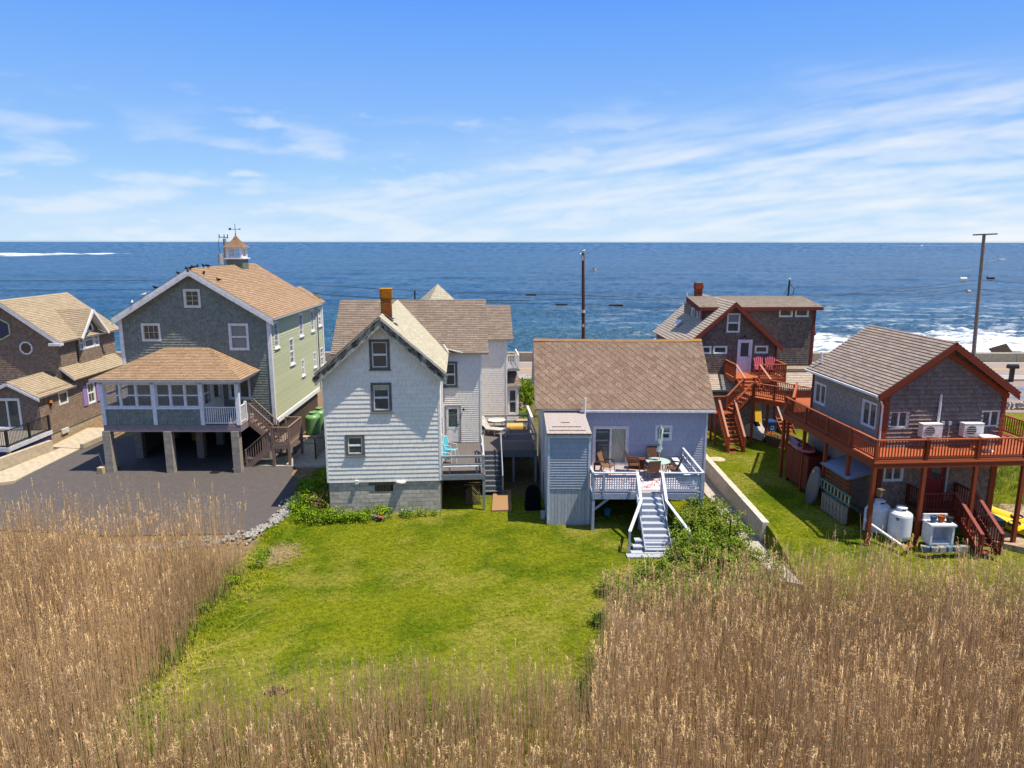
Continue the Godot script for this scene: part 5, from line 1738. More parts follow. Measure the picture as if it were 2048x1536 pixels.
	railing(w, V(3.9, wf, -5.3), V(4.7, wf, -6.6), 0.82, rd, 0.12, 0.1, 2, "wood", 0.12, 0.035, 0.1, rt)
	for p in [[1.8, -4.65], [3.2, -6.4], [2.9, -4.1]]:
		block(w, "leg", V(p[0], 2.2, p[1]), Vector3(0.13, 2.9, 0.13), rd * 0.9, "wood")
	# link to the brown cottage's deck, with steps up
	var q0 := V(3.3, wf, -6.55)
	wm = MB.new()
	wm.prism(Vector3(0, 4.1, 0), R, Vector3(0, 0, 1), Vector3.UP, PackedVector2Array([Vector2(3.25, 6.9), Vector2(4.6, 6.9), Vector2(3.0, 10.9), Vector2(1.4, 10.6)]), -0.05, 0.0, S("b8623c"), rd)
	put(wm, "walkway_floor", "wood", w)
	block(w, "tread", V(3.9, 3.92, -6.72), Vector3(1.3, 0.05, 0.3), S("c4693e"), "wood")
	railing(w, V(3.28, 4.1, -6.9), V(1.5, 4.1, -10.6), 0.82, rd, 0.13, 0.1, 3, "wood", 0.12, 0.035, 0.1, rt)
	# stairs down to the lawn: a short flight to a turn, then the long one
	flight(w, V(1.55, wf, -4.0), Vector3(-0.95, 0, 0.31), 5, 0.22, 0.2, 0.9, rd, "wood", false, S("c46a3e"))
	for o in [[V(1.6, wf, -3.45), V(0.5, 2.72, -3.9)], [V(1.75, wf, -4.6), V(0.75, 2.72, -4.85)]]:
		railing(w, o[0], o[1], 0.85, rd, 0.12, 0.1, 3, "wood", 0.12, 0.035, 0.1, rt)
	wm = MB.new()
	wm.box(V(0.1, 2.66, -4.25), Vector3(1.0, 0.06, 1.0), S("a0522f"))
	put(wm, "turn_landing", "wood", w)
	railing(w, V(-0.4, 2.68, -3.8), V(0.5, 2.68, -3.8), 0.85, rd, 0.12, 0.1, 3, "wood", 0.12, 0.035, 0.1, rt)
	for p in [[-0.35, -3.85], [0.55, -3.85], [-0.35, -4.7], [0.55, -4.7]]:
		block(w, "leg", V(p[0], 1.75, p[1]), Vector3(0.11, 1.9, 0.11), rd * 0.85, "wood")
	flight(w, V(0.2, 2.66, -4.75), Vector3(0.14, 0, 0.99).normalized(), 9, 0.165, 0.205, 0.82, rd, "wood", false, S("a5532f"))
	for s in [-0.46, 0.46]:
		railing(w, V(0.2 + s, 2.68, -4.75), V(0.4 + s, 0.82, -6.2), 0.88, rd, 0.1, 0.1, 3, "wood", 0.12, 0.035, 0.1, S("c9947c"))
	# small stairs under the link
	var s2 := thing("short_stairs", "short red wooden stairs under the raised walkway", "stairs", "", V(12.1, 0, 45.0), 2.0)
	flight(s2, V(5.0, 1.75, -1.25), Vector3(0, 0, 1), 5, 0.25, 0.18, 0.8, rd, "wood", false, S("c0653c"))
	beam(s2, "stair_rail", V(4.55, 2.6, -1.25), V(4.55, 1.6, -2.6), 0.1, 0.05, S("cfa08c"), "wood")
	block(s2, "post", V(4.55, 1.25, -2.6), Vector3(0.09, 0.9, 0.09), rd, "wood")
	block(s2, "post", V(4.55, 1.75, -1.25), Vector3(0.09, 1.8, 0.09), rd, "wood")

# ---------------------------------------------------------------- beige and brown house at the left edge

func left_house() -> void:
	var t := thing("left_cottage", "weathered shingled house with tan roof, dormer and purple shutters at left edge", "house", "", V(-28.7, 0, 42.0))
	var R := Vector3.RIGHT
	var B := Vector3(0, 0, -1)
	var F := Vector3(0, 0, 1)
	var cd := {"e": 0.14, "t": 0.032, "tab": 0.14, "jit": 0.012, "var": 0.13, "mat": "cedar", "cols": cols_of(["b49c88", "ad9582", "baa390"])}
	var dk := {"e": 0.14, "t": 0.032, "tab": 0.14, "jit": 0.012, "var": 0.15, "mat": "cedar", "cols": cols_of(["b49c88", "ad9582", "baa390"])}
	var rf := {"e": 0.155, "t": 0.026, "tab": 0.32, "jit": 0.006, "var": 0.05, "mat": "shingle", "cols": cols_of(["beac90", "b9a78b", "c3b195"])}
	var trim := S("d3d3d6")
	var white := S("ebebeb")
	# near wing
	wall(t, V(0, 0, 0), R, poly2([-3.3, 0.75, 0, 0.75, 0, 3.35, -1.55, 4.1, -3.3, 3.35]), dk, [{"r": [-2.75, 1.25, -1.1, 3.2], "name": "sliding_door", "split": "v", "trim": 0.12, "tc": white}])
	wall(t, V(0, 0, 0), B, rect_poly(0, 0.75, 9.6, 3.5), cd, [
		{"r": [1.9, 2.3, 2.85, 3.12], "split": "", "trim": 0.12, "tc": white, "sc": S("4a4440")},
		{"r": [4.95, 1.66, 5.85, 3.15], "trim": 0.1, "tc": white, "nx": 2}])
	for v in [4.62, 6.18]:
		block(t, "shutter", V(0.05, 2.35, v), Vector3(0.05, 1.35, 0.42), S("9a84c0"))
	block(t, "foundation", V(-1.7, 0.5, 4.9), Vector3(3.36, 0.52, 9.5), S("b5a98f"), "concrete")
	gable_v(t, -3.5, 0.28, -0.3, 3.5, 3.28, 4.25, -1.56, rf, 0.12, trim)
	rake_boards(t, -3.5, 0.28, -0.3, 3.28, 4.25, -1.56, 0.14, 0.1, trim)
	# two-storey block behind
	var v0 := 3.35
	wall(t, V(-0.5, 0, v0), R, poly2([-7.0, 3.0, 0, 3.0, 0, 6.15, -3.3, 8.55, -7.0, 6.15]), dk)
	wall(t, V(-0.5, 0, v0), B, rect_poly(0, 4.3, 6.5, 6.2), dk, [])
	gable_v(t, -7.4, -0.12, v0 - 0.4, 10.2, 6.2, 8.85, -3.75, rf, 0.14, trim)
	rake_boards(t, -7.4, -0.12, v0 - 0.38, 6.2, 8.85, -3.75, 0.2, 0.13, trim)
	block(t, "eave_return", V(-0.45, 6.05, v0 - 0.3), Vector3(0.75, 0.16, 0.4), S("dcdcdc"))
	wall(t, V(-0.5, 0, 9.85), Vector3(-1, 0, 0), poly2([0, 0.8, 7.0, 0.8, 7.0, 6.15, 3.3, 8.5, 0, 6.15]), dk)
	roof(t, [V(0.42, 3.72, v0 - 0.15), V(0.42, 3.72, 9.6), V(-0.52, 4.52, 9.6), V(-0.52, 4.52, v0 - 0.15)], rf, 0.1, trim, "pent_roof")
	# sunlit shingle band between pent roof and eave is the same wall; wall dormer with arched window
	var dv := 6.55
	wall(t, V(-0.42, 0, dv - 1.35), B, poly2([0, 4.5, 2.7, 4.5, 2.7, 6.3, 1.35, 7.7, 0, 6.3]), dk, [
		{"r": [0.2, 5.3, 0.72, 6.25], "nx": 2, "split": "h", "trim": 0.08, "tc": white}, {"r": [1.98, 5.3, 2.5, 6.25], "nx": 2, "split": "h", "trim": 0.08, "tc": white},
		{"r": [0.78, 5.3, 1.92, 6.5], "split": "h", "trim": 0.1, "tc": white, "back": "blind", "drop": 0.9}])
	var am := MB.new()
	for k in 12:
		var a0 := PI * k / 12
		var a1 := PI * (k + 1) / 12
		am.bar(V(-0.37, 6.5 + 0.55 * sin(a0), dv + 0.5 * cos(a0)), V(-0.37, 6.5 + 0.55 * sin(a1), dv + 0.5 * cos(a1)), 0.1, 0.1, white)
		am.tri(V(-0.385, 6.48, dv), V(-0.385, 6.5 + 0.5 * sin(a0), dv + 0.45 * cos(a0)), V(-0.385, 6.5 + 0.5 * sin(a1), dv + 0.45 * cos(a1)), Vector3.RIGHT, S("2a3038"))
	am.bar(V(-0.36, 6.5, dv), V(-0.36, 6.98, dv), 0.03, 0.03, white)
	put(am, "arched_window_head", "gloss", t)
	roof(t, [V(0.12, 6.22, dv + 1.6), V(-2.4, 7.85, dv + 0.02), V(0.12, 7.95, dv + 0.02)], rf, 0.1, white, "dormer_roof")
	roof(t, [V(-0.2, 6.25, dv - 1.55), V(0.12, 6.22, dv - 1.6), V(0.12, 7.95, dv), V(-2.6, 7.95, dv)], rf, 0.1, white, "dormer_roof")
	for s in [-1, 1]:
		beam(t, "dormer_rake", V(0.13, 6.16, dv + 1.6 * s), V(0.13, 7.88, dv), 0.05, 0.18, white)
	# octagonal and hexagonal windows in the front gable
	for o in [[-2.55, 5.78, 0.4, 8, white, "octagon_window"], [-4.05, 7.0, 0.68, 6, S("b8c49a"), "hexagon_window"]]:
		var om := MB.new()
		var n: int = o[3]
		for k in n:
			var a0 := TAU * (k + 0.5) / n
			var a1 := TAU * (k + 1.5) / n
			om.bar(V(o[0] + o[2] * cos(a0), o[1] + o[2] * sin(a0), v0 - 0.04), V(o[0] + o[2] * cos(a1), o[1] + o[2] * sin(a1), v0 - 0.04), 0.09, 0.11, o[4], Vector3(0, 0, 1))
		var oo := put(om, o[5], "paint", t)
		om = MB.new()
		for k in n:
			var a0 := TAU * (k + 0.5) / n
			var a1 := TAU * (k + 1.5) / n
			om.tri(V(o[0], o[1], v0 - 0.035), V(o[0] + o[2] * cos(a0), o[1] + o[2] * sin(a0), v0 - 0.035), V(o[0] + o[2] * cos(a1), o[1] + o[2] * sin(a1), v0 - 0.035), Vector3(0, 0, 1), S("4a4038") if n == 8 else S("1d2f58"))
		put(om, "pane", "gloss", oo)
	var vp := MB.new()
	vp.cyl(V(-2.85, 7.2, 3.6), V(-2.85, 8.0, 3.6), 0.07, 0.07, 8, white)
	put(vp, "vent_pipe", "paint", t)
	var lm := MB.new()
	lm.lathe(V(0.1, 2.72, 1.0), [Vector2(0.12, -0.02), Vector2(0.1, 0.1), Vector2(0, 0.14)], 8, S("c8782c"))
	lm.cyl(V(0.1, 2.5, 1.0), V(0.1, 2.7, 1.0), 0.06, 0.08, 8, S("2c2622"))
	put(lm, "wall_lamp", "metal", t)
	block(t, "vent_box", V(0.06, 0.62, 2.1), Vector3(0.1, 0.3, 0.7), S("dcd8cc"), "concrete")
	# raised deck with black railing and purple skirt
	var d := thing("purple_deck", "raised deck with black metal railing and purple skirt at left edge", "deck", "", V(-28.7, 0, 42.0))
	var fb := MB.new()
	boards(fb, -4.5, 0.6, -3.8, -0.05, 1.2, 0.06, 0.14, true, S("a8a094"))
	stuff(put(fb, "deck_boards", "weathered", d))
	block(d, "rim_board", V(0.62, 1.1, -1.9), Vector3(0.06, 0.24, 3.8), S("cfd4da"))
	block(d, "rim_board", V(-1.9, 1.1, -3.82), Vector3(5.1, 0.24, 0.06), S("cfd4da"))
	block(d, "skirt", V(0.55, 0.62, -1.9), Vector3(0.05, 0.72, 3.7), S("3d2f66"))
	block(d, "skirt", V(-1.9, 0.62, -3.75), Vector3(5.0, 0.72, 0.05), S("3d2f66"))
	block(d, "leg", V(0.6, 0.6, -3.8), Vector3(0.14, 0.8, 0.14), S("b89058"), "wood")
	var bk := S("24222a")
	railing(d, V(0.55, 1.2, -3.75), V(0.55, 1.2, -1.9), 0.95, bk, 0.11, 0.12, 3, "metal", 0.06, 0.02)
	railing(d, V(0.55, 1.2, -1.9), V(0.55, 1.2, -0.1), 0.95, bk, 0.11, 0.12, 2, "metal", 0.06, 0.02)
	railing(d, V(0.55, 1.2, -3.75), V(-4.4, 1.2, -3.75), 0.95, bk, 0.11, 0.12, 2, "metal", 0.06, 0.02)

# ---------------------------------------------------------------- poles, wires and other things outdoors

func sag(a: Vector3, b: Vector3, s: float, n := 14) -> Array:
	var p := []
	for i in n + 1:
		var f := float(i) / n
		p.append(a.lerp(b, f) - Vector3.UP * s * 4.0 * f * (1.0 - f))
	return p

func poles() -> void:
	var grp := "utility poles along the road"
	var specs := [[Vector3(6.2, 0.8, -60.5), Vector3(5.94, 11.6, -60.5), "6d4a3a", "brown wooden utility pole behind the lavender cottage"],
		[Vector3(39.8, 0.8, -60.5), Vector3(39.3, 13.2, -60.5), "9d9088", "leaning grey utility pole with street lamp at right"],
		[Vector3(-24.05, 0.8, -60.5), Vector3(-24.0, 12.75, -60.5), "a39a90", "pale utility pole with transformer behind the grey house roof"]]
	for i in specs.size():
		var s: Array = specs[i]
		var t := thing("utility_pole", s[3], "pole", grp)
		var mb := MB.new()
		mb.cyl(s[0], s[1], 0.17, 0.12, 12, S(s[2]))
		put(mb, "shaft", "weathered", t)
		var top: Vector3 = s[1]
		if i == 1:
			beam(t, "cross_arm", top + Vector3(-1.0, -0.08, 0.14), top + Vector3(1.0, 0.0, 0.14), 0.09, 0.11, S("6d625a"), "weathered")
			mb = MB.new()
			mb.tube([top + Vector3(0.06, -2.8, 0.12), top + Vector3(0.5, -2.35, 0.12), top + Vector3(1.0, -2.18, 0.12), top + Vector3(1.5, -2.12, 0.12)], 0.035, 8, S("7d8488"))
			mb.bar(top + Vector3(-0.1, -2.85, 0), top + Vector3(-2.0, -3.1, 0), 0.02, 0.02, S("c9ccd0"))
			mb.bar(top + Vector3(0.1, -0.9, 0.1), top + Vector3(0.45, -1.6, 0.1), 0.03, 0.03, S("c9ccd0"))
			put(mb, "lamp_arm", "metal", t)
			mb = MB.new()
			mb.lathe(top + Vector3(1.75, -2.1, 0.12), [Vector2(0.0, -0.05), Vector2(0.14, -0.02), Vector2(0.13, 0.05), Vector2(0, 0.09)], 10, S("dcdcdc"))
			mb.box(top + Vector3(1.6, -2.07, 0.12), Vector3(0.55, 0.08, 0.2), S("dcdcdc"))
			put(mb, "lamp_head", "metal", t)
			for k in [[-1.35, -3.7, 0.34, "dcdad2"], [0.95, -3.62, 0.34, "1f2126"], [-0.75, -4.75, 0.16, "b9a99a"]]:
				mb = MB.new()
				mb.cyl(top + Vector3(k[0] - k[2] * 0.8, k[1], 0.1), top + Vector3(k[0] + k[2] * 0.8, k[1], 0.1), 0.13, 0.13, 10, S(k[3]))
				put(mb, "splice_case", "plastic", t)
		elif i == 2:
			mb = MB.new()
			mb.cyl(top + Vector3(-0.42, -2.1, 0.1), top + Vector3(-0.42, -1.2, 0.1), 0.22, 0.22, 12, S("a8a9a6"))
			put(mb, "transformer", "metal", t)
			mb = MB.new()
			mb.bar(top + Vector3(-0.45, 0.15, 0), top + Vector3(0.3, 0.05, 0), 0.06, 0.06, S("4a4440"))
			for k in [-0.42, 0.0, 0.28]:
				mb.cyl(top + Vector3(k, 0.08, 0), top + Vector3(k, 0.36, 0), 0.05, 0.03, 6, S("3a3634"))
			put(mb, "insulators", "plastic", t)
			mb = MB.new()
			mb.tube([top + Vector3(-0.4, -1.2, 0.1), top + Vector3(-0.5, -0.5, 0.1), top + Vector3(-0.42, 0.1, 0)], 0.02, 5, S("333333"))
			put(mb, "jumper_cable", "plastic", t)
		else:
			for k in [[6.6, "c8c8c8"], [6.35, "1d1d1d"], [5.4, "b4b4b0"]]:
				mb = MB.new()
				mb.cyl(Vector3(6.05, k[0] + 0.0, -60.5), Vector3(6.05, k[0] + 0.25, -60.5), 0.165, 0.165, 10, S(k[1]))
				put(mb, "pole_plate", "metal", t)
			mb = MB.new()
			mb.cyl(Vector3(5.9, 11.0, -60.35), Vector3(5.9, 11.4, -60.35), 0.06, 0.04, 8, S("cfcfcf"))
			put(mb, "insulators", "plastic", t)
	# wires strung from pole to pole
	var wg := "overhead wires along the road"
	var runs := [["upper wire left of the brown pole", [Vector3(-70, 9.6, -61), Vector3(-24, 9.4, -60.6), Vector3(6.1, 8.1, -60.6)], 0.25],
		["lower wire left of the brown pole", [Vector3(-70, 8.9, -61), Vector3(-24, 8.7, -60.6), Vector3(6.1, 7.35, -60.6)], 0.35],
		["upper wire between the two right poles", [Vector3(6.1, 8.1, -60.4), Vector3(39.3, 9.45, -60.4), Vector3(75, 9.2, -60.4)], 0.8],
		["lower wire between the two right poles", [Vector3(6.1, 7.35, -60.4), Vector3(39.35, 8.65, -60.4), Vector3(75, 8.3, -60.4)], 0.9],
		["middle wire crossing the brown pole", [Vector3(-24, 8.9, -60.7), Vector3(6.1, 7.8, -60.7), Vector3(39.3, 9.1, -60.3)], 0.6]]
	for r in runs:
		var mb := MB.new()
		for k in r[1].size() - 1:
			mb.tube(sag(r[1][k], r[1][k + 1], r[2]), 0.019, 5, S("2c353c"))
		tag(put(mb, "overhead_wire", "plastic", self), "thin dark " + r[0] + " against the sea", "wire", wg)
	var sv := MB.new()
	sv.tube(sag(Vector3(6.1, 7.3, -60.3), V(8.9, 7.1, 39), 0.4), 0.015, 5, S("23282c"))
	tag(put(sv, "service_wire", "plastic", self), "thin dark wire sloping down from brown pole to lavender cottage roof", "wire")
	for s in [[Vector3(1.6, 8.12, -60.6), 0.45, "left of pole, upper wire"], [Vector3(4.2, 7.3, -60.6), 0.5, "left of pole, lower wire"], [Vector3(8.8, 7.28, -60.4), 0.6, "right of pole, lower wire"]]:
		var mb := MB.new()
		mb.cyl(s[0] - Vector3(s[1], 0, 0), s[0] + Vector3(s[1], 0, 0), 0.09, 0.09, 8, S("1c1f22"))
		tag(put(mb, "splice_case", "plastic", self), "small black cable splice " + s[2], "cable splice", "black cable splices on the wires")
	# gulls on and beside the pole, pigeons on the grey roof
	var gl := ["white gull perched on top of the brown pole", "white gull just below the pole's top", "white gull flying over the sea right of brown pole"]
	var gp := [Vector3(5.95, 11.62, -60.5), Vector3(5.72, 11.35, -60.4), Vector3(6.75, 10.1, -59)]
	for k in 3:
		bird("gull", gp[k], 0.2, S("e4e4e2"), S("6a7078"), gl[k], "gulls by the pole", 0.6 + k, k == 2)
	var pg := [[2.3, 0.0], [3.55, 0.1], [3.95, 0.25], [4.05, 0.9], [4.1, 1.3], [4.2, 1.9], [4.25, 2.4], [4.75, 0.6], [5.4, 0.9], [4.3, 0.0]]
	var lab := ["dark pigeon alone on the left slope of the grey house", "first dark pigeon from left at the roof peak", "second dark pigeon from left at the roof peak", "third dark pigeon along the ridge from the peak", "fourth dark pigeon along the ridge from the peak", "fifth dark pigeon along the ridge from the peak", "dark pigeon farthest back along the roof ridge", "dark pigeon on the right slope just below the ridge", "dark pigeon lowest on the right roof slope", "dark pigeon standing on the rake edge under the peak"]
	for k in pg.size():
		var u: float = pg[k][0]
		var y := 11.07 - absf(u - 4.16) * 0.612 + 0.03
		bird("pigeon", V(-21.7 + u, y, 39.3 - 0.35 + pg[k][1]), 0.15, S("2c2e34"), S("1d1e22"), lab[k], "pigeons on the roof peak", rng.randf() * TAU, false)
	var gu := [[1.62, "white gull perched high on the left roof edge"], [0.95, "white gull perched lower on the left roof edge"]]
	for k in 2:
		bird("gull", V(-21.7 + gu[k][0], 8.36 + (gu[k][0] + 0.3) * 0.608 + 0.03, 38.95), 0.16, S("dcdcda"), S("8a9098"), gu[k][1], "gulls on the left roof edge", 1.0 + k, false)
	# boat far out, thin mast, mailbox, boulder
	var bt := thing("motor_boat", "tiny white motor boat far out near the horizon", "boat", "", Vector3(1682, -1.6, -2976), 20.0)
	var hm := MB.new()
	hm.prism(Vector3(0, 0, 0), Vector3.RIGHT, Vector3.UP, Vector3(0, 0, 1), poly2([-6, 0, 5.5, 0, 9, 2.4, -6, 2.0]), -2.0, 2.0, S("f0f0f0"))
	put(hm, "hull", "gloss", bt)
	block(bt, "cabin", Vector3(-1, 3.2, 0), Vector3(5, 2.4, 3.2), S("eeeeee"), "gloss")
	var wk := MB.new()
	wk.box(Vector3(1960, -1.5, -3330), Vector3(420, 0.5, 30), S("dfe6ea"))
	stuff(tag(put(wk, "boat_wake", "cloth", self), "thin white wake trailing behind the far motor boat", "wake"))
	var ms := thing("signal_mast", "thin black mast with cables behind the far cottage roof", "mast")
	var mm := MB.new()
	mm.cyl(Vector3(23.25, 0.8, -60.5), Vector3(23.4, 9.4, -60.5), 0.1, 0.08, 8, S("22242a"))
	put(mm, "shaft", "metal", ms)
	mm = MB.new()
	mm.lathe(Vector3(23.4, 9.45, -60.5), [Vector2(0.1, -0.08), Vector2(0.1, 0.05), Vector2(0, 0.1)], 8, S("c8c8c8"))
	put(mm, "cap", "metal", ms)
	mm = MB.new()
	mm.tube([Vector3(23.45, 9.0, -60.4), Vector3(23.8, 8.7, -60.4), Vector3(23.75, 8.2, -60.4), Vector3(23.45, 8.0, -60.4)], 0.03, 5, S("22242a"))
	mm.tube([Vector3(23.35, 8.9, -60.5), Vector3(22.5, 7.2, -60.5)], 0.02, 5, S("22242a"))
	put(mm, "cable", "plastic", ms)
	var mbx := thing("mailbox", "black mailbox on a post beside the road", "mailbox", "", Vector3(42.6, 0.9, -59.6))
	block(mbx, "post", Vector3(0, 0.55, 0), Vector3(0.28, 1.2, 0.28), S("14211f"), "plastic")
	mm = MB.new()
	mm.prism(Vector3(-0.42, 1.1, 0), Vector3(0, 0, 1), Vector3.UP, Vector3.RIGHT, poly2([-0.2, 0, 0.2, 0, 0.2, 0.2, 0.14, 0.32, 0, 0.37, -0.14, 0.32, -0.2, 0.2]), 0.0, 0.85, S("16211f"))
	put(mm, "box", "plastic", mbx)
	var rk := MB.new()
	stone(rk, Vector3(51.0, 1.2, -73), 1.3, S("5a4c40"))
	stone(rk, Vector3(50.0, 0.6, -73), 1.0, S("645446"))
	tag(put(rk, "boulder", "rock", self), "dark brown boulder standing behind the sea wall at right", "boulder")
	# white picket fence over a stone wall, behind the brown cottage
	var fn := thing("picket_fence", "white picket fence standing on the far lawn at right edge", "fence")
	for k in 34:
		block(fn, "picket", Vector3(35.6 + k * 0.17, 1.55, -51.6), Vector3(0.1, 1.1, 0.03), S("e4e6ea"))
	for y in [1.2, 1.85]:
		block(fn, "rail", Vector3(38.4, y, -51.64), Vector3(6.0, 0.09, 0.04), S("dfe1e6"))
	var sw := thing("stone_wall", "low wall of pale boulders below the white picket fence", "wall")
	for k in 46:
		var sm := MB.new()
		stone(sm, Vector3(34.2 + (k % 23) * 0.3, 0.95 + 0.28 * (k / 23), -49.4), rng.randf_range(0.18, 0.27), vary(S("b4aca2"), 0.14))
		put(sm, "wall_stone", "rock", sw)

func bird(called: String, p: Vector3, s: float, body: Color, wing: Color, label: String, group: String, turn: float, flying: bool) -> void:
	var t := thing(called, label, "bird", group, p)
	t.rotation.y = turn
	var mb := MB.new()
	var ax := Vector3(1, 0.18, 0).normalized()
	mb.lathe(Vector3(-s * 0.9, s * 0.55, 0), [Vector2(0.0, 0), Vector2(s * 0.22, s * 0.3), Vector2(s * 0.42, s * 0.9), Vector2(s * 0.36, s * 1.4), Vector2(s * 0.15, s * 1.75), Vector2(0, s * 1.85)], 8, body, ax)
	mb.lathe(Vector3(s * 0.75, s * 0.75, 0), [Vector2(0, 0), Vector2(s * 0.2, s * 0.2), Vector2(s * 0.24, s * 0.42), Vector2(s * 0.12, s * 0.62), Vector2(0, s * 0.66)], 8, body)
	mb.cyl(Vector3(s * 0.9, s * 1.15, 0), Vector3(s * 1.25, s * 1.1, 0), s * 0.08, 0.002, 6, S("c8882c"))
	put(mb, "body", "cloth", t)
	for k in [-1.0, 1.0]:
		mb = MB.new()
		if flying:
			mb.quad(Vector3(s * 0.4, s * 0.9, k * s * 0.3), Vector3(-s * 0.5, s * 0.9, k * s * 0.3), Vector3(-s * 0.6, s * 1.6, k * s * 2.4), Vector3(-s * 0.1, s * 1.6, k * s * 2.4), wing)
		else:
			mb.lathe(Vector3(-s * 1.3, s * 0.55, k * s * 0.3), [Vector2(0, 0), Vector2(s * 0.16, s * 0.7), Vector2(s * 0.2, s * 1.3), Vector2(0, s * 1.9)], 6, wing, ax)
			mb.cyl(Vector3(0, 0, k * s * 0.12), Vector3(0, s * 0.5, k * s * 0.12), s * 0.04, s * 0.05, 5, S("b87a4a"))
		put(mb, "wing", "cloth", t)

func chair(called: String, label: String, at: Vector3, turn: float, frame: Color, cloth: Color, group: String, arms := true) -> Node3D:
	var t := thing(called, label, "chair", group, at, turn)
	# faces +z; sling seat and back on a tube frame
	var m := MB.new()
	m.quad(Vector3(-0.25, 0.42, 0.24), Vector3(0.25, 0.42, 0.24), Vector3(0.25, 0.38, -0.22), Vector3(-0.25, 0.38, -0.22), cloth)
	m.quad(Vector3(-0.25, 0.40, 0.24), Vector3(0.25, 0.40, 0.24), Vector3(0.25, 0.36, -0.22), Vector3(-0.25, 0.36, -0.22), cloth, Vector3.DOWN)
	put(m, "seat", "cloth", t)
	m = MB.new()
	m.quad(Vector3(-0.25, 0.40, -0.22), Vector3(0.25, 0.40, -0.22), Vector3(0.25, 0.98, -0.42), Vector3(-0.25, 0.98, -0.42), cloth)
	m.quad(Vector3(-0.25, 0.40, -0.24), Vector3(0.25, 0.40, -0.24), Vector3(0.25, 0.98, -0.44), Vector3(-0.25, 0.98, -0.44), cloth, Vector3(0, -0.3, -1).normalized())
	put(m, "backrest", "cloth", t)
	for s in [-1.0, 1.0]:
		m = MB.new()
		m.tube([Vector3(0.27 * s, 0.0, 0.30), Vector3(0.27 * s, 0.62, 0.22), Vector3(0.27 * s, 0.64, -0.25)], 0.02, 6, frame)
		put(m, "front_leg", "metal", t)
		m = MB.new()
		m.tube([Vector3(0.27 * s, 0.0, -0.34), Vector3(0.27 * s, 0.42, -0.18), Vector3(0.27 * s, 1.0, -0.43)], 0.02, 6, frame)
		put(m, "rear_leg", "metal", t)
		if arms:
			block(t, "armrest", Vector3(0.27 * s, 0.655, -0.02), Vector3(0.05, 0.03, 0.46), frame, "plastic")
	m = MB.new()
	m.tube([Vector3(-0.27, 1.0, -0.43), Vector3(0.27, 1.0, -0.43)], 0.02, 6, frame)
	m.tube([Vector3(-0.27, 0.4, 0.25), Vector3(0.27, 0.4, 0.25)], 0.018, 6, frame)
	put(m, "cross_bar", "metal", t)
	return t

func tank(label: String, at: Vector3, r: float, h: float, col: Color, group: String, called := "propane_tank") -> Node3D:
	var t := thing(called, label, "gas tank", group, at)
	var m := MB.new()
	m.lathe(Vector3.ZERO, [Vector2(r * 0.8, 0.0), Vector2(r * 0.8, 0.08), Vector2(r * 0.97, 0.12), Vector2(r, 0.2), Vector2(r, h * 0.74), Vector2(r * 0.95, h * 0.8), Vector2(r * 0.75, h * 0.86), Vector2(r * 0.4, h * 0.9), Vector2(0, h * 0.91)], 28, col)
	put(m, "shell", "plastic", t)
	m = MB.new()
	m.lathe(Vector3.ZERO, [Vector2(r * 0.46, h * 0.86), Vector2(r * 0.46, h * 0.93), Vector2(r * 0.5, h * 0.98), Vector2(r * 0.42, h), Vector2(0, h * 1.01)], 20, col * 0.97)
	put(m, "collar", "plastic", t)
	m = MB.new()
	m.box(Vector3(0, h * 0.93, r * 0.44), Vector3(r * 0.34, h * 0.05, 0.03), S("3a3a3a"))
	put(m, "valve_opening", "plastic", t)
	return t

func kayak(label: String, at: Vector3, turn: float, col: Color, tilt := 0.0, L := 3.2) -> Node3D:
	var t := thing("kayak", label, "kayak", "", at, turn)
	t.rotation.z = tilt
	var m := MB.new()
	var n := 22
	var rows := []
	for i in n + 1:
		var f := float(i) / n
		var w := 0.36 * pow(sin(PI * clampf(f, 0.0, 1.0)), 0.6)
		var rise := 0.16 * pow(absf(f - 0.5) * 2.0, 3.0)
		var ring := []
		for k in 12:
			var a := TAU * k / 12
			ring.append(Vector3(w * cos(a), 0.17 + rise + (0.14 if sin(a) > 0 else 0.17) * sin(a) * (0.25 + 0.75 * w / 0.36), (f - 0.5) * L))
		rows.append(ring)
	for i in n:
		for k in 12:
			var a: Vector3 = rows[i][k]
			var b: Vector3 = rows[i][(k + 1) % 12]
			var c: Vector3 = rows[i + 1][(k + 1) % 12]
			var d: Vector3 = rows[i + 1][k]
			var mid := (a + b + c + d) / 4.0
			var nn := (b - a).cross(d - a).normalized()
			if nn.dot(mid - Vector3(0, 0.17, mid.z)) < 0:
				nn = -nn
			if nn.length() > 0.5:
				m.quad(a, b, c, d, col, nn)
	put(m, "hull", "gloss", t)
	m = MB.new()
	m.lathe(Vector3(0, 0.30, 0.1), [Vector2(0.0, 0.0), Vector2(0.2, 0.005), Vector2(0.23, 0.03), Vector2(0.25, 0.0)], 16, S("1e1c1c"))
	put(m, "cockpit", "plastic", t)
	return t

func pot(called: String, label: String, at: Vector3, r: float, h: float, col: Color) -> void:
	var t := thing(called, label, "pot", "", at)
	var m := MB.new()
	m.lathe(Vector3.ZERO, [Vector2(r * 0.72, 0), Vector2(r * 0.95, h * 0.8), Vector2(r * 1.05, h * 0.8), Vector2(r * 1.08, h), Vector2(r * 0.92, h), Vector2(r * 0.88, h * 0.85), Vector2(0, h * 0.84)], 16, col)
	put(m, "body", "concrete", t)

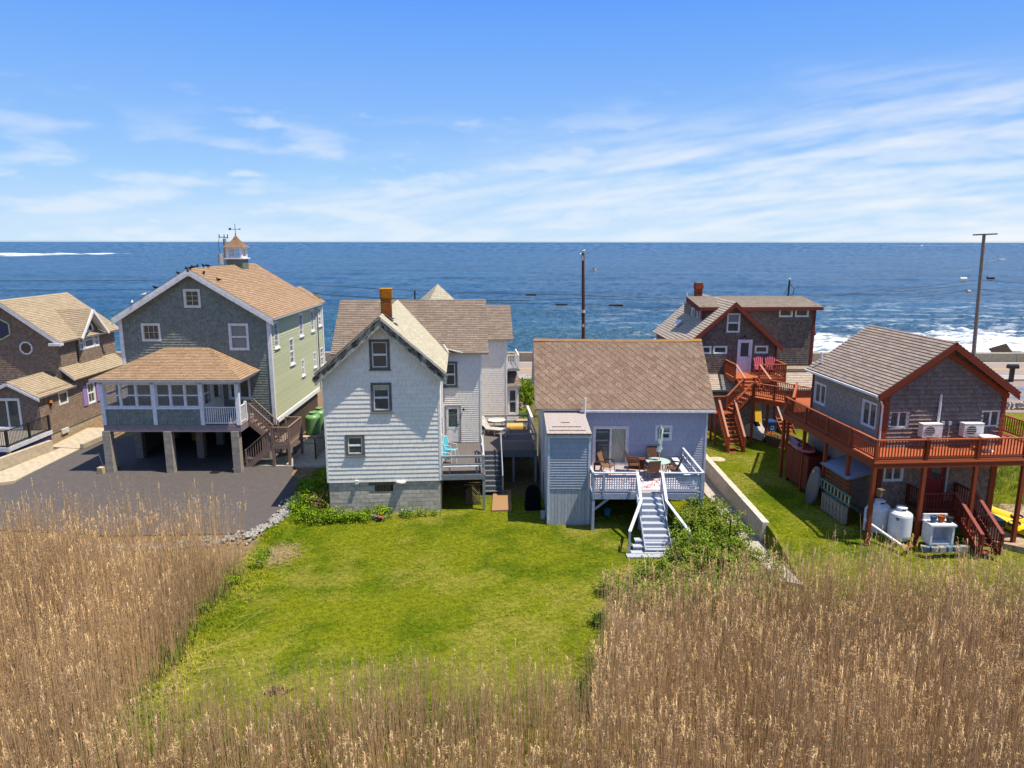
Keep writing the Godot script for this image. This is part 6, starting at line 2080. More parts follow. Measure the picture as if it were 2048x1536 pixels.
func garden_things() -> void:
	var LX := 1.55
	var LD := 33.5
	var fl := 1.742
	# --- on the lavender cottage's deck
	var rug := thing("patterned_rug", "white outdoor rug with red twig pattern on the deck", "rug", "", V(LX, fl, LD))
	var m := MB.new()
	m.box(V(4.2, 0.006, -2.2), Vector3(3.7, 0.012, 2.7), S("d9cfd2"))
	put(m, "rug_base", "cloth", rug)
	m = MB.new()
	for i in 120:
		var x := rng.randf_range(2.45, 5.9)
		var d := rng.randf_range(-3.45, -0.95)
		var a := rng.randf() * TAU
		var l := rng.randf_range(0.12, 0.4)
		var dx := cos(a) * l
		var dd := sin(a) * l
		if x + dx > 2.4 and x + dx < 6.0 and d + dd > -3.5 and d + dd < -0.9:
			m.bar(V(x, 0.0145, d), V(x + dx, 0.0145, d + dd), 0.035, 0.002, S(["a8324a", "c25a6a", "8e2438"][i % 3]))
	stuff(put(m, "red_print", "cloth", rug))
	var bf := S("5a4034")
	var bc := S("8a6a54")
	var cg := "brown sling chairs on the deck"
	chair("patio_chair", "brown sling chair in front of the glass table, its back to the camera", V(LX + 4.9, fl, LD - 2.1), 180.0 + 8, bf, bc, cg)
	chair("patio_chair", "brown sling chair at the right of the glass table by the bench", V(LX + 6.0, fl, LD - 1.65), 245.0, bf, S("6d5044"), cg)
	chair("patio_chair", "brown sling chair tipped against the glass table's left side", V(LX + 4.25, fl, LD - 1.1), 80.0, bf, S("6d4a3c"), cg)
	chair("patio_chair", "low brown folding chair in front of the sliding door", V(LX + 2.95, fl, LD - 1.3), 60.0, bf, bc, cg)
	chair("patio_chair", "brown sling chair behind the glass table by the wall", V(LX + 5.3, fl, LD - 0.55), 0.0, bf, S("6d5044"), cg)
	var st := thing("side_table", "small brown slatted table beside the folding chair", "table", "", V(LX + 2.55, fl, LD - 1.0))
	block(st, "top", Vector3(0, 0.38, 0), Vector3(0.4, 0.03, 0.4), S("7d5a48"), "wood")
	for x in [-0.16, 0.16]:
		for z in [-0.16, 0.16]:
			block(st, "leg", Vector3(x, 0.19, z), Vector3(0.04, 0.37, 0.04), S("7d5a48"), "wood")
	var bx := thing("deck_box", "brown wicker storage box against the lavender wall", "box", "", V(LX + 3.75 + 0.75, fl, LD - 0.45), -12.0)
	block(bx, "body", Vector3(0, 0.24, 0), Vector3(0.75, 0.46, 0.42), S("6a4030"), "weathered")
	block(bx, "lid", Vector3(0, 0.485, 0), Vector3(0.79, 0.05, 0.46), S("7a4c38"), "weathered")
	var tb := thing("glass_table", "round glass topped patio table with brown legs on the deck", "table", "", V(LX + 5.3, fl, LD - 1.55))
	m = MB.new()
	m.lathe(Vector3(0, 0.7, 0), [Vector2(0, 0), Vector2(0.55, 0), Vector2(0.57, 0.006), Vector2(0.55, 0.012), Vector2(0, 0.012)], 28, S("a8bdb4"))
	put(m, "glass_top", "gloss", tb)
	m = MB.new()
	for k in 28:
		var a0 := TAU * k / 28
		var a1 := TAU * (k + 1) / 28
		m.cyl(Vector3(0.57 * cos(a0), 0.705, 0.57 * sin(a0)), Vector3(0.57 * cos(a1), 0.705, 0.57 * sin(a1)), 0.02, 0.02, 6, S("8a7a62"), false)
	put(m, "rim", "metal", tb)
	for k in 4:
		var a := TAU * (k + 0.5) / 4
		var lm := MB.new()
		lm.tube([Vector3(0.5 * cos(a), 0.0, 0.5 * sin(a)), Vector3(0.38 * cos(a), 0.35, 0.38 * sin(a)), Vector3(0.45 * cos(a), 0.7, 0.45 * sin(a))], 0.022, 6, S("7d6250"))
		put(lm, "leg", "metal", tb)
	var um := thing("parasol", "folded silvery patterned parasol standing in the glass table", "parasol", "", V(LX + 5.38, fl, LD - 1.4))
	m = MB.new()
	m.cyl(Vector3(0, 0.0, 0), Vector3(0, 2.42, 0), 0.02, 0.02, 8, S("c9c9c9"))
	put(m, "pole", "metal", um)
	m = MB.new()
	var prof := [[0.02, 2.4], [0.11, 2.25], [0.09, 2.0], [0.1, 1.75], [0.07, 1.5], [0.06, 1.42], [0.12, 1.25], [0.1, 1.12], [0.03, 1.1]]
	for k in prof.size() - 1:
		for i in 14:
			var w0 := 1.0 + 0.35 * (i % 2)
			var w1 := 1.0 + 0.35 * ((i + 1) % 2)
			var a0 := TAU * i / 14
			var a1 := TAU * (i + 1) / 14
			var p0: Array = prof[k]
			var p1: Array = prof[k + 1]
			m.quad(Vector3(cos(a0) * p0[0] * w0, p0[1], sin(a0) * p0[0] * w0), Vector3(cos(a1) * p0[0] * w1, p0[1], sin(a1) * p0[0] * w1), Vector3(cos(a1) * p1[0] * w1, p1[1], sin(a1) * p1[0] * w1), Vector3(cos(a0) * p1[0] * w0, p1[1], sin(a0) * p1[0] * w0), S(["cfd6d4", "9fb0ae", "5f7a78", "e2e6e4"][rng.randi() % 4]), Vector3(cos(a0), 0.1, sin(a0)).normalized())
	put(m, "canopy", "cloth", um)
	# --- beside and under the cottage
	var gr := thing("covered_grill", "grill under a black cover beside the lavender cottage", "grill", "", V(LX - 0.55, 0.0, LD - 1.35))
	m = MB.new()
	for k in 6:
		var ys := [0.0, 0.35, 0.75, 0.95, 1.12, 1.2]
		var ws := [0.44, 0.41, 0.40, 0.36, 0.26, 0.05]
		if k < 5:
			for i in 16:
				var q := []
				for c in [[k, i], [k, i + 1], [k + 1, i + 1], [k + 1, i]]:
					var a: float = TAU * c[1] / 16
					var rr: float = ws[c[0]] * (1.0 + 0.06 * sin(a * 5.0 + c[0])) / maxf(absf(cos(a)), absf(sin(a))) * 0.85
					q.append(Vector3(rr * cos(a), ys[c[0]], rr * sin(a) * 0.8))
				m.quad(q[0], q[3], q[2], q[1], S("1b1b1d"))
	put(m, "cover", "cloth", gr)
	var me := thing("utility_box", "small pale utility box on the ground by the shed corner", "box", "", V(LX - 0.13, 0.0, LD - 2.6))
	block(me, "body", Vector3(0, 0.17, 0), Vector3(0.18, 0.34, 0.18), S("b9c2c8"), "plastic")
	block(me, "lid", Vector3(0, 0.35, 0), Vector3(0.2, 0.03, 0.2), S("a8b2b8"), "plastic")
	var bb := thing("blue_bucket", "light blue bucket in the shade under the deck", "bucket", "", V(LX + 2.9, 0.02, LD - 2.2))
	m = MB.new()
	m.lathe(Vector3.ZERO, [Vector2(0.13, 0), Vector2(0.17, 0.28), Vector2(0.18, 0.3), Vector2(0.15, 0.29), Vector2(0.12, 0.05), Vector2(0, 0.04)], 14, S("4fa3c4"))
	put(m, "body", "plastic", bb)
	# --- white house side deck
	var c4 := Basis(Vector3.UP, deg_to_rad(4.1))
	var O := V(-8.5, 0, 31.3)
	var tg := "turquoise folding chairs on the side deck"
	chair("folding_chair", "turquoise folding chair nearer the deck's front railing", O + c4 * V(5.55, 1.8, 1.75), 70.0, S("d9dcdc"), S("3fb4cc"), tg)
	chair("folding_chair", "turquoise folding chair nearer the white storm door", O + c4 * V(5.6, 1.8, 2.95), 60.0, S("d9dcdc"), S("52c0d2"), tg)
	var lg := thing("lounge_chair", "white wicker lounge chair on the grey side deck", "lounge chair", "", O + c4 * V(7.95, 1.8, 7.0), 70.0)
	m = MB.new()
	m.quad(Vector3(-0.28, 0.42, 0.9), Vector3(0.28, 0.42, 0.9), Vector3(0.28, 0.38, -0.3), Vector3(-0.28, 0.38, -0.3), S("e0d8d0"))
	m.box(Vector3(0, 0.37, 0.3), Vector3(0.6, 0.06, 1.25), S("d6cec6"))
	put(m, "seat", "weathered", lg)
	m = MB.new()
	for k in 8:
		var a0 := PI * k / 8.0
		var a1 := PI * (k + 1) / 8.0
		m.quad(Vector3(0.3 * cos(a0), 0.4, -0.3), Vector3(0.3 * cos(a1), 0.4, -0.3), Vector3(0.3 * cos(a1), 0.72 + 0.36 * sin(a1), -0.62), Vector3(0.3 * cos(a0), 0.72 + 0.36 * sin(a0), -0.62), S("e4ddd6"))
	put(m, "backrest", "weathered", lg)
	for p in [[-0.26, 0.85], [0.26, 0.85], [-0.26, 0.2], [0.26, 0.2], [-0.26, -0.4], [0.26, -0.4]]:
		m = MB.new()
		m.cyl(Vector3(p[0], 0, p[1]), Vector3(p[0], 0.38, p[1]), 0.02, 0.02, 6, S("e4ddd6"))
		put(m, "leg", "metal", lg)
	var ot := thing("oval_table", "pale oval table top standing by the white wall", "table", "", O + c4 * V(8.2, 1.8, 7.75), 4.0)
	m = MB.new()
	m.lathe(Vector3(0, 0.68, 0), [Vector2(0, 0), Vector2(0.5, 0), Vector2(0.52, 0.015), Vector2(0.5, 0.03), Vector2(0, 0.03)], 24, S("c9c4bc"))
	put(m, "top", "paint", ot)
	for k in 3:
		block(ot, "leg", Vector3(0.3 * cos(k * 2.1), 0.34, 0.3 * sin(k * 2.1)), Vector3(0.04, 0.68, 0.04), S("c9c4bc"), "paint")
	var dm := thing("yellow_drum", "yellow drum lying beyond the far deck railing", "drum", "", O + c4 * V(9.5, 1.25, 10.6), 4.0)
	m = MB.new()
	m.cyl(Vector3(-0.6, 0, 0), Vector3(0.45, 0, 0), 0.3, 0.3, 16, S("c9a04a"))
	put(m, "body", "metal", dm)
	m = MB.new()
	m.cyl(Vector3(0.45, 0, 0), Vector3(0.62, 0, 0), 0.28, 0.22, 16, S("4a4a48"))
	put(m, "lid", "metal", dm)
	block(dm, "cradle", Vector3(-0.1, -0.32, 0), Vector3(0.9, 0.3, 0.4), S("6a5a4a"), "wood")
	var pbx := thing("planter_box", "long pale planter beside the white house's far corner", "planter", "", O + c4 * V(10.1, 0.88, 12.4), 4.0)
	block(pbx, "box", Vector3(0, 0.25, -0.5), Vector3(0.9, 0.5, 3.0), S("a89a8c"), "concrete")
	block(pbx, "rim", Vector3(0.5, 0.4, -0.5), Vector3(0.15, 0.9, 3.2), S("d9d2cc"), "concrete")
	# crate of things and the vent in front of the block wall
	var ws := thing("window_fan", "grey boxy window unit on the grass by the block wall", "fan", "", O + c4 * V(3.55, 0.0, -0.35), 4.0)
	block(ws, "case", Vector3(0, 0.16, 0), Vector3(0.42, 0.32, 0.2), S("8a9296"), "metal")
	block(ws, "grille", Vector3(0, 0.16, 0.105), Vector3(0.34, 0.22, 0.01), S("5c6468"), "metal")
	var pv := thing("paving_slabs", "small heap of broken white and red paving slabs on the lawn", "slabs", "", O + c4 * V(2.4, 0.0, -0.75))
	for k in 5:
		block(pv, "slab", Vector3(rng.randf_range(-0.2, 0.2), 0.04 + 0.05 * k, rng.randf_range(-0.15, 0.15)), Vector3(0.34, 0.045, 0.22), [S("d6d0c8"), S("b0604a"), S("c9c9c6")][k % 3], "concrete", Basis(Vector3.UP, rng.randf() * 3.0) * Basis(Vector3.RIGHT, 0.12))
	# --- grey house: tanks, post, bumper, fence
	var gt := "green gas tanks beside the grey house"
	tank("green gas tank standing nearer the wooden stairs", V(-21.7 + 9.0, 0.45, 39.3 + 4.7), 0.48, 1.45, S("6f9c62"), gt)
	tank("green gas tank standing behind the other one", V(-21.7 + 9.1, 0.45, 39.3 + 5.9), 0.48, 1.45, S("6f9c62"), gt)
	var slab := MB.new()
	slab.box(V(-12.6, 0.41, 44.6), Vector3(1.3, 0.1, 2.8), S("b8a68c"))
	tag(put(slab, "tank_pad", "concrete", self), "tan concrete pad under the green gas tanks", "pad")
	var rp := thing("marker_rod", "thin red and white marker rod standing in the driveway", "rod")
	m = MB.new()
	m.cyl(V(-22.2, 0.3, 37.1), V(-22.45, 1.25, 37.1), 0.02, 0.02, 6, S("d8c8c4"))
	put(m, "rod", "paint", rp)
	m = MB.new()
	m.cyl(V(-22.45, 1.24, 37.1), V(-22.47, 1.3, 37.1), 0.04, 0.04, 8, S("c05a4a"))
	put(m, "cap", "paint", rp)
	var cb := thing("concrete_bumper", "pale concrete block lying at the corner pier", "block", "", V(-21.95, 0.3, 37.0), -8.0)
	block(cb, "block", Vector3(0, 0.17, 0), Vector3(0.32, 0.34, 1.3), S("c4b08c"), "concrete")
	var mh := MB.new()
	mh.lathe(V(-16.0, 0.302, 36.7), [Vector2(0, 0.006), Vector2(0.27, 0.006), Vector2(0.3, 0.0)], 20, S("2c2826"))
	tag(put(mh, "drain_cover", "metal", self), "dark round drain cover in the asphalt by the piers", "drain cover")
	var cf := thing("chain_fence", "black chain link fence panel between grey and white houses", "fence")
	for d in [38.8, 40.9]:
		m = MB.new()
		m.cyl(V(-11.15, 0.3, d), V(-11.15, 1.6, d), 0.04, 0.04, 8, S("1c1c1e"))
		put(m, "post", "metal", cf)
	m = MB.new()
	for k in 40:
		for s in [-1.0, 1.0]:
			var d0 := 38.8 + k * 0.08 * 1.0 - 0.6
			var a := Vector2(d0, 0.4)
			var b := Vector2(d0 + s * 1.1, 1.5)
			var c0 := clampf(a.x, 38.8, 40.9)
			var c1 := clampf(b.x, 38.8, 40.9)
			if absf(c1 - c0) > 0.05:
				m.bar(V(-11.15, 0.4 + 1.1 * (c0 - a.x) / (b.x - a.x), c0), V(-11.15, 0.4 + 1.1 * (c1 - a.x) / (b.x - a.x), c1), 0.006, 0.006, S("2a2a2c"))
	stuff(put(m, "mesh_wire", "metal", cf))
	m = MB.new()
	m.cyl(V(-11.15, 1.55, 38.8), V(-11.15, 1.55, 40.9), 0.02, 0.02, 6, S("1c1c1e"))
	m.cyl(V(-11.15, 1.3, 38.8), V(-12.4, 1.3, 38.8), 0.015, 0.015, 6, S("4a4440"))
	put(m, "top_rail", "metal", cf)
	var ww := thing("wood_pile", "yellowish planks and boxes stored in the shade under the house", "planks", "", V(-20.0, 0.3, 43.0))
	for k in 7:
		block(ww, "plank", Vector3(0.15 * k, 0.85, 0.08 * k), Vector3(0.12, 1.7, 0.04), vary(S("b8924a"), 0.15), "wood", Basis(Vector3(0, 0, 1), 0.12 + 0.02 * k) * Basis(Vector3.RIGHT, -0.15))
	# --- brown cottage: tanks, washing tub, pots, air conditioners, table, bins, kayaks
	var cB := Basis(Vector3.UP, deg_to_rad(4.0))
	var OB := V(15.3, 0, 28.5)
	var tw := "white gas tanks below the upper deck"
	var t1 := tank("white gas tank standing nearer the camera", OB + cB * V(0.22, 0.78, -1.55), 0.43, 1.35, S("e4e6ea"), tw)
	tank("white gas tank standing behind the nearer one", OB + cB * V(-0.2, 0.78, -0.75), 0.43, 1.35, S("dfe1e6"), tw)
	for k in 3:
		block(t1, "printed_mark", Vector3(-0.30, 0.98 - 0.045 * k, 0.315), Vector3(0.14 - 0.02 * k, 0.025, 0.012), S("3a3c40"), "paint", Basis(Vector3.UP, -0.76))
	var tu := thing("white_tub", "white open fronted tub stand with pots on its top", "tub", "", OB + cB * V(1.35, 0.85, -2.25), 0.0)
	for s in [[-0.42, 0.0, 0.06, 0.6], [0.42, 0.0, 0.06, 0.6]]:
		block(tu, "side", Vector3(s[0], 0.42, 0), Vector3(0.08, 0.8, 0.6), S("dfe3e6"), "paint")
	block(tu, "back", Vector3(0, 0.42, -0.27), Vector3(0.8, 0.8, 0.06), S("d0d4d8"), "paint")
	block(tu, "bottom", Vector3(0, 0.06, 0), Vector3(0.8, 0.08, 0.56), S("d6dade"), "paint")
	block(tu, "top", Vector3(0, 0.84, 0), Vector3(1.0, 0.07, 0.7), S("dfe3e6"), "paint")
	block(tu, "ledge", Vector3(0, 0.98, -0.3), Vector3(0.95, 0.24, 0.08), S("d6dade"), "paint")
	pot("blue_pot", "blue glazed pot on the white tub stand", OB + cB * V(1.1, 1.73, -2.25), 0.13, 0.26, S("4a6a8a"))
	pot("clay_pot", "orange clay pot on the white tub stand", OB + cB * V(1.42, 1.73, -2.25), 0.14, 0.26, S("b8602c"))
	pot("dark_pot", "dark grey pot on the white tub stand", OB + cB * V(1.72, 1.73, -2.3), 0.13, 0.22, S("3a3e44"))
	var bk := thing("cinder_blocks", "row of blue grey cinder blocks under the white tub", "blocks", "", OB + cB * V(1.3, 0.72, -2.75))
	for k in 6:
		block(bk, "cinder_block", Vector3(-0.7 + 0.3 * k, 0.1, rng.randf_range(-0.08, 0.08)), Vector3(0.26, 0.2, 0.2), [S("6a8498"), S("8a9094"), S("a09890")][k % 3], "concrete", Basis(Vector3.UP, rng.randfn(0, 0.3)))
	for k in 2:
		var u: float = [1.9, 3.68][k]
		var ac := thing("air_conditioner", ["white outdoor air conditioner at left on the shingled gable wall", "white outdoor air conditioner at right on the shingled gable wall"][k], "air conditioner", "air conditioners on the gable wall", OB + cB * V(u, 4.62, -0.3), 4.0)
		block(ac, "case", Vector3(0, 0.3, 0), Vector3(0.84, 0.54, 0.32), S("dcd8d4"), "paint")
		block(ac, "top_cover", Vector3(0, 0.58, 0), Vector3(0.86, 0.03, 0.34), S("e2dedc"), "paint")
		m = MB.new()
		m.lathe(Vector3(-0.12, 0.3, 0.162), [Vector2(0.235, 0.0), Vector2(0.235, 0.012), Vector2(0.215, 0.012), Vector2(0.21, 0.0)], 24, S("c9c4c0"), Vector3(0, 0, 1))
		for r in 5:
			m.box(Vector3(-0.12, 0.14 + 0.08 * r, 0.168), Vector3(2.0 * sqrt(maxf(0.0, 0.044 - pow(0.08 * r - 0.16, 2))), 0.012, 0.01), S("c9c4c0"))
		put(m, "fan_grille", "paint", ac)
		m = MB.new()
		m.lathe(Vector3(-0.12, 0.3, 0.155), [Vector2(0.0, 0.008), Vector2(0.21, 0.008)], 24, S("5c5650"), Vector3(0, 0, 1))
		put(m, "fan_opening", "dark", ac)
		for x in [-0.3, 0.3]:
			block(ac, "bracket", Vector3(x, 0.01, 0.08), Vector3(0.04, 0.04, 0.5), S("8a8a8a"), "metal")
	var wt := thing("white_table", "small round white table on the upper deck", "table", "", OB + cB * V(4.08, 4.15, -0.85))
	m = MB.new()
	m.lathe(Vector3(0, 0.6, 0), [Vector2(0, 0), Vector2(0.36, -0.03), Vector2(0.37, 0.0), Vector2(0.36, 0.02), Vector2(0, 0.025)], 24, S("dfe6ee"))
	put(m, "top", "paint", wt)
	m = MB.new()
	m.cyl(Vector3(0, 0, 0), Vector3(0, 0.6, 0), 0.04, 0.04, 8, S("dfe2e6"))
	m.cyl(Vector3(0, 0, 0), Vector3(0, 0.03, 0), 0.2, 0.2, 12, S("dfe2e6"))
	put(m, "pedestal", "paint", wt)
	var db := thing("storage_tub", "black lidded grey storage bin by the red stairs", "bin", "", OB + cB * V(4.35, 0.56, -1.3), 0.0)
	block(db, "body", Vector3(0, 0.3, 0), Vector3(0.62, 0.6, 0.5), S("8a8074"), "plastic")
	block(db, "lid", Vector3(0, 0.72, 0), Vector3(0.68, 0.26, 0.56), S("26282c"), "plastic")
	kayak("bright yellow kayak lying on the sand at the right edge", OB + cB * V(5.85, 0.62, -0.6), 18.0, S("e8c01e"), 0.25, 3.4)
	kayak("bright yellow kayak behind the other one at right edge", OB + cB * V(6.5, 0.62, 0.1), 20.0, S("dfb41c"), 0.1, 3.4)
	kayak("dark red kayak lying on top of the red cupboard", OB + cB * V(-0.95, 2.7, 4.6), 2.0, S("7a2c30"), 0.3, 2.9)
	var pd := thing("paddle_board", "grey paddle board leaning upright against the slatted lean-to", "paddle board", "", OB + cB * V(-1.62, 0.78, 2.35), 0.0)
	m = MB.new()
	var outl := PackedVector2Array()
	for k in 24:
		var a := TAU * k / 24
		outl.append(Vector2(0.5 * cos(a) * (1.0 - 0.12 * sin(a)), 0.92 + 0.9 * sin(a)))
	m.prism(Vector3.ZERO, Vector3(0, 0, -1), Vector3(0.16, 0.98, 0).normalized(), Vector3(-0.98, 0.16, 0).normalized(), outl, -0.05, 0.05, S("565a62"), S("7a8088"))
	put(m, "board", "plastic", pd)
	block(pd, "emblem", Vector3(0.20, 1.55, -0.08) + Vector3(-0.06, 0, 0), Vector3(0.01, 0.12, 0.12), S("c9ced4"), "paint")
	var ld := thing("ladder", "green aluminium ladder hung sideways on the lean-to", "ladder", "", OB + cB * V(-1.34, 0, 0), 4.0)
	for yy in [1.78, 2.16]:
		block(ld, "rail", V(0.0, yy, 0.75), Vector3(0.04, 0.07, 2.5), S("4f8a78"), "paint")
	for k in 9:
		block(ld, "rung", V(0.0, 1.97, -0.4 + 0.29 * k), Vector3(0.035, 0.34, 0.05), S("a8bca4"), "metal")
	var rl := thing("trap_crate", "pale slatted crate stored below the ladder", "crate", "", OB + cB * V(-1.28, 0.86, 0.7), 4.0)
	block(rl, "case", Vector3(0, 0.38, 0), Vector3(0.24, 0.74, 1.9), S("a89c88"), "weathered")
	for k in 7:
		block(rl, "slat", Vector3(-0.14, 0.38, -0.85 + 0.28 * k), Vector3(0.03, 0.74, 0.05), S("c4b8a2"), "weathered")
	var wp := thing("drain_pipe", "long white drain pipe lying on the ground by the corner post", "pipe")
	m = MB.new()
	m.tube([OB + cB * V(-1.0, 1.45, -1.1), OB + cB * V(-1.0, 1.4, -1.3), OB + cB * V(-0.15, 0.82, -2.35)], 0.06, 10, S("dfe2e6"))
	put(m, "pipe", "plastic", wp)
	m = MB.new()
	m.tube([OB + cB * V(-0.75, 0.8, -0.7), OB + cB * V(-0.75, 1.75, -0.7), OB + cB * V(-0.55, 1.85, -0.6)], 0.05, 8, S("dfe2e6"))
	put(m, "upright_pipe", "plastic", wp)
	var sg := ["flat tan stepping stone by the white tanks", "broken tan stone beside the drain pipe", "pale flat stone near the cinder blocks", "rust coloured flat stone before the tanks"]
	for k in 4:
		var sm := MB.new()
		stone(sm, OB + cB * V([-0.1, -0.35, 0.55, 0.15][k], 0.82, [-2.5, -2.2, -2.65, -2.4][k]), 0.17, S(["c4a878", "b89868", "cfc4a8", "b0703c"][k]))
		tag(put(sm, "flat_stone", "rock", self), sg[k], "stone", "loose stones by the tanks")
	# --- under the raised walkway
	var cC := Basis(Vector3.UP, deg_to_rad(2.0))
	var OC := V(12.1, 0, 45.0)
	for k in 2:
		var ad := thing("adirondack_chair", ["pink red slatted garden chair at left on the landing", "pink red slatted garden chair at right on the landing"][k], "chair", "pink red chairs on the landing", OC + cC * V([3.65, 4.3][k], 4.27, -0.75), [12.0, -4.0][k])
		var pk := S("c25a68")
		for s in 5:
			var x := -0.22 + 0.11 * s
			var hh := 0.98 + 0.1 * sin(PI * (s + 0.5) / 5.0)
			m = MB.new()
			m.bar(Vector3(x, 0.32, -0.18), Vector3(x * 1.25, hh, -0.42), 0.085, 0.025, pk, Vector3(0, 0.3, 1))
			put(m, "back_slat", "paint", ad)
			block(ad, "seat_slat", Vector3(0, 0.30 + 0.02 * s, -0.15 + 0.11 * s), Vector3(0.5, 0.025, 0.095), pk)
		for s in [-1.0, 1.0]:
			block(ad, "armrest", Vector3(0.33 * s, 0.56, 0.08), Vector3(0.13, 0.03, 0.7), pk)
			block(ad, "leg", Vector3(0.29 * s, 0.28, 0.35), Vector3(0.05, 0.56, 0.09), pk)
			block(ad, "leg", Vector3(0.29 * s, 0.28, -0.25), Vector3(0.05, 0.56, 0.09), pk)
	var js := thing("covered_jet_ski", "grey and black covered jet ski below the walkway", "jet ski", "", OC + cC * V(2.55, 0.8, -3.2), 25.0)
	m = MB.new()
	m.prism(Vector3(-0.35, 0, 0), Vector3(0, 0, 1), Vector3.UP, Vector3.RIGHT, poly2([-1.0, 0.1, 1.0, 0.1, 1.15, 0.35, 0.5, 0.62, 0.1, 0.95, -0.2, 0.9, -0.5, 0.7, -1.05, 0.55]), 0.0, 0.7, S("a8a49c"))
	put(m, "hull", "plastic", js)
	m = MB.new()
	m.prism(Vector3(-0.18, 0.02, 0), Vector3(0, 0, 1), Vector3.UP, Vector3.RIGHT, poly2([-0.9, 0.55, -0.5, 0.75, -0.2, 0.95, 0.1, 1.0, 0.3, 0.8, 0.1, 0.72, -0.4, 0.6]), 0.0, 0.36, S("1e1e20"))
	put(m, "saddle", "cloth", js)
	var yb := thing("yellow_board", "yellow pointed board leaning against the house below walkway", "board", "", OC + cC * V(3.25, 0.8, -2.2), 0.0)
	m = MB.new()
	m.prism(Vector3.ZERO, Vector3.RIGHT, Vector3(0, 0.94, -0.34), Vector3(0, 0.34, 0.94), poly2([-0.2, 0.3, 0.02, 0.0, 0.22, 0.35, 0.2, 1.45, -0.2, 1.45]), -0.03, 0.03, S("e0b026"))
	put(m, "board", "plastic", yb)
	m = MB.new()
	m.prism(Vector3.ZERO, Vector3.RIGHT, Vector3(0, 0.94, -0.34), Vector3(0, 0.34, 0.94), poly2([-0.19, 1.46, 0.19, 1.46, 0.19, 1.95, -0.19, 1.95]), -0.03, 0.03, S("b48a4a"))
	put(m, "tail", "wood", yb)
	var rb := thing("recycling_bin", "blue wheeled recycling bin below the walkway", "bin", "", OC + cC * V(3.6, 0.8, -2.9), 10.0)
	m = MB.new()
	for a in 4:
		var q := Basis(Vector3.UP, a * PI / 2)
		m.quad(q * Vector3(-0.24, 0.05, 0.24), q * Vector3(0.24, 0.05, 0.24), q * Vector3(0.31, 0.95, 0.31), q * Vector3(-0.31, 0.95, 0.31), S("22447e"))
	put(m, "body", "plastic", rb)
	block(rb, "lid", Vector3(0, 0.98, 0), Vector3(0.68, 0.07, 0.7), S("2a4c84"), "plastic")
	m = MB.new()
	for k in 10:
		var a0 := TAU * k / 10
		m.bar(Vector3(0.11 * cos(a0), 0.62 + 0.11 * sin(a0), 0.302), Vector3(0.11 * cos(a0 + 0.45), 0.62 + 0.11 * sin(a0 + 0.45), 0.302), 0.03, 0.02, S("cfdcec"))
	put(m, "arrow_ring", "paint", rb)
	for x in [-0.22, 0.22]:
		m = MB.new()
		m.cyl(Vector3(x - 0.03, 0.1, -0.25), Vector3(x + 0.03, 0.1, -0.25), 0.1, 0.1, 12, S("1c1c1c"))
		put(m, "wheel", "plastic", rb)
	var sd := MB.new()
	sd.lathe(V(11.25, 0.80, 37.4), [Vector2(0.42, -0.05), Vector2(0.42, 0.05), Vector2(0.4, 0.06), Vector2(0, 0.06)], 26, S("c9b896"))
	tag(put(sd, "septic_lid", "concrete", self), "round pale concrete lid lying in the lawn by the wall", "lid")
	var wb := thing("wooden_planter", "brown plank planter with orange blooms under the deck", "planter", "", V(15.5, 0.78, 40.6), 4.0)
	block(wb, "box", Vector3(0, 0.25, 0), Vector3(0.8, 0.5, 1.6), S("6a4c34"), "wood")
	m = MB.new()
	for k in 60:
		stone(m, Vector3(rng.randf_range(-0.35, 0.35), 0.52 + rng.randf() * 0.1, rng.randf_range(-0.7, 0.7)), 0.05, S(["d08028", "6a8a2c", "c46a20"][k % 3]))
	stuff(put(m, "blooms", "cloth", wb))
	# steel stake in the reeds
	var sk := thing("steel_stake", "thin dark steel stake standing in the rose bushes", "stake")
	m = MB.new()
	m.cyl(V(8.55, 0.0, 26.2), V(8.55, 1.85, 26.2), 0.035, 0.03, 6, S("3a332c"))
	put(m, "shaft", "metal", sk)
	var bp := thing("burnt_patch", "small dark heap of burnt ground at the lawn's reed edge", "ash heap")
	m = MB.new()
	for k in 90:
		var px := -6.65 + rng.randfn(0, 0.14)
		var pdd := 18.05 + rng.randfn(0, 0.1)
		stone(m, V(px, land(px, pdd) + 0.02, pdd), rng.randf_range(0.02, 0.05), vary(S("4a3a2c"), 0.25))
	stuff(put(m, "clods", "soil", bp))

# ---------------------------------------------------------------- plants

func scatter(called: String, mesh: Mesh, xf: Array, cols: PackedColorArray, parent: Node) -> MultiMeshInstance3D:
	var mm := MultiMesh.new()
	mm.transform_format = MultiMesh.TRANSFORM_3D
	mm.use_colors = true
	mm.mesh = mesh
	mm.instance_count = xf.size()
	var buf := PackedFloat32Array()
	buf.resize(xf.size() * 16)
	for i in xf.size():
		var t: Transform3D = xf[i]
		var c := cols[i]
		var k := i * 16
		buf[k] = t.basis.x.x
		buf[k + 1] = t.basis.y.x
		buf[k + 2] = t.basis.z.x
		buf[k + 3] = t.origin.x
		buf[k + 4] = t.basis.x.y
		buf[k + 5] = t.basis.y.y
		buf[k + 6] = t.basis.z.y
		buf[k + 7] = t.origin.y
		buf[k + 8] = t.basis.x.z
		buf[k + 9] = t.basis.y.z
		buf[k + 10] = t.basis.z.z
		buf[k + 11] = t.origin.z
		buf[k + 12] = c.r
		buf[k + 13] = c.g
		buf[k + 14] = c.b
		buf[k + 15] = 1.0
	mm.buffer = buf
	var o := MultiMeshInstance3D.new()
	o.name = numbered(called) if parent == self else called
	o.multimesh = mm
	parent.add_child(o, true)
	return o

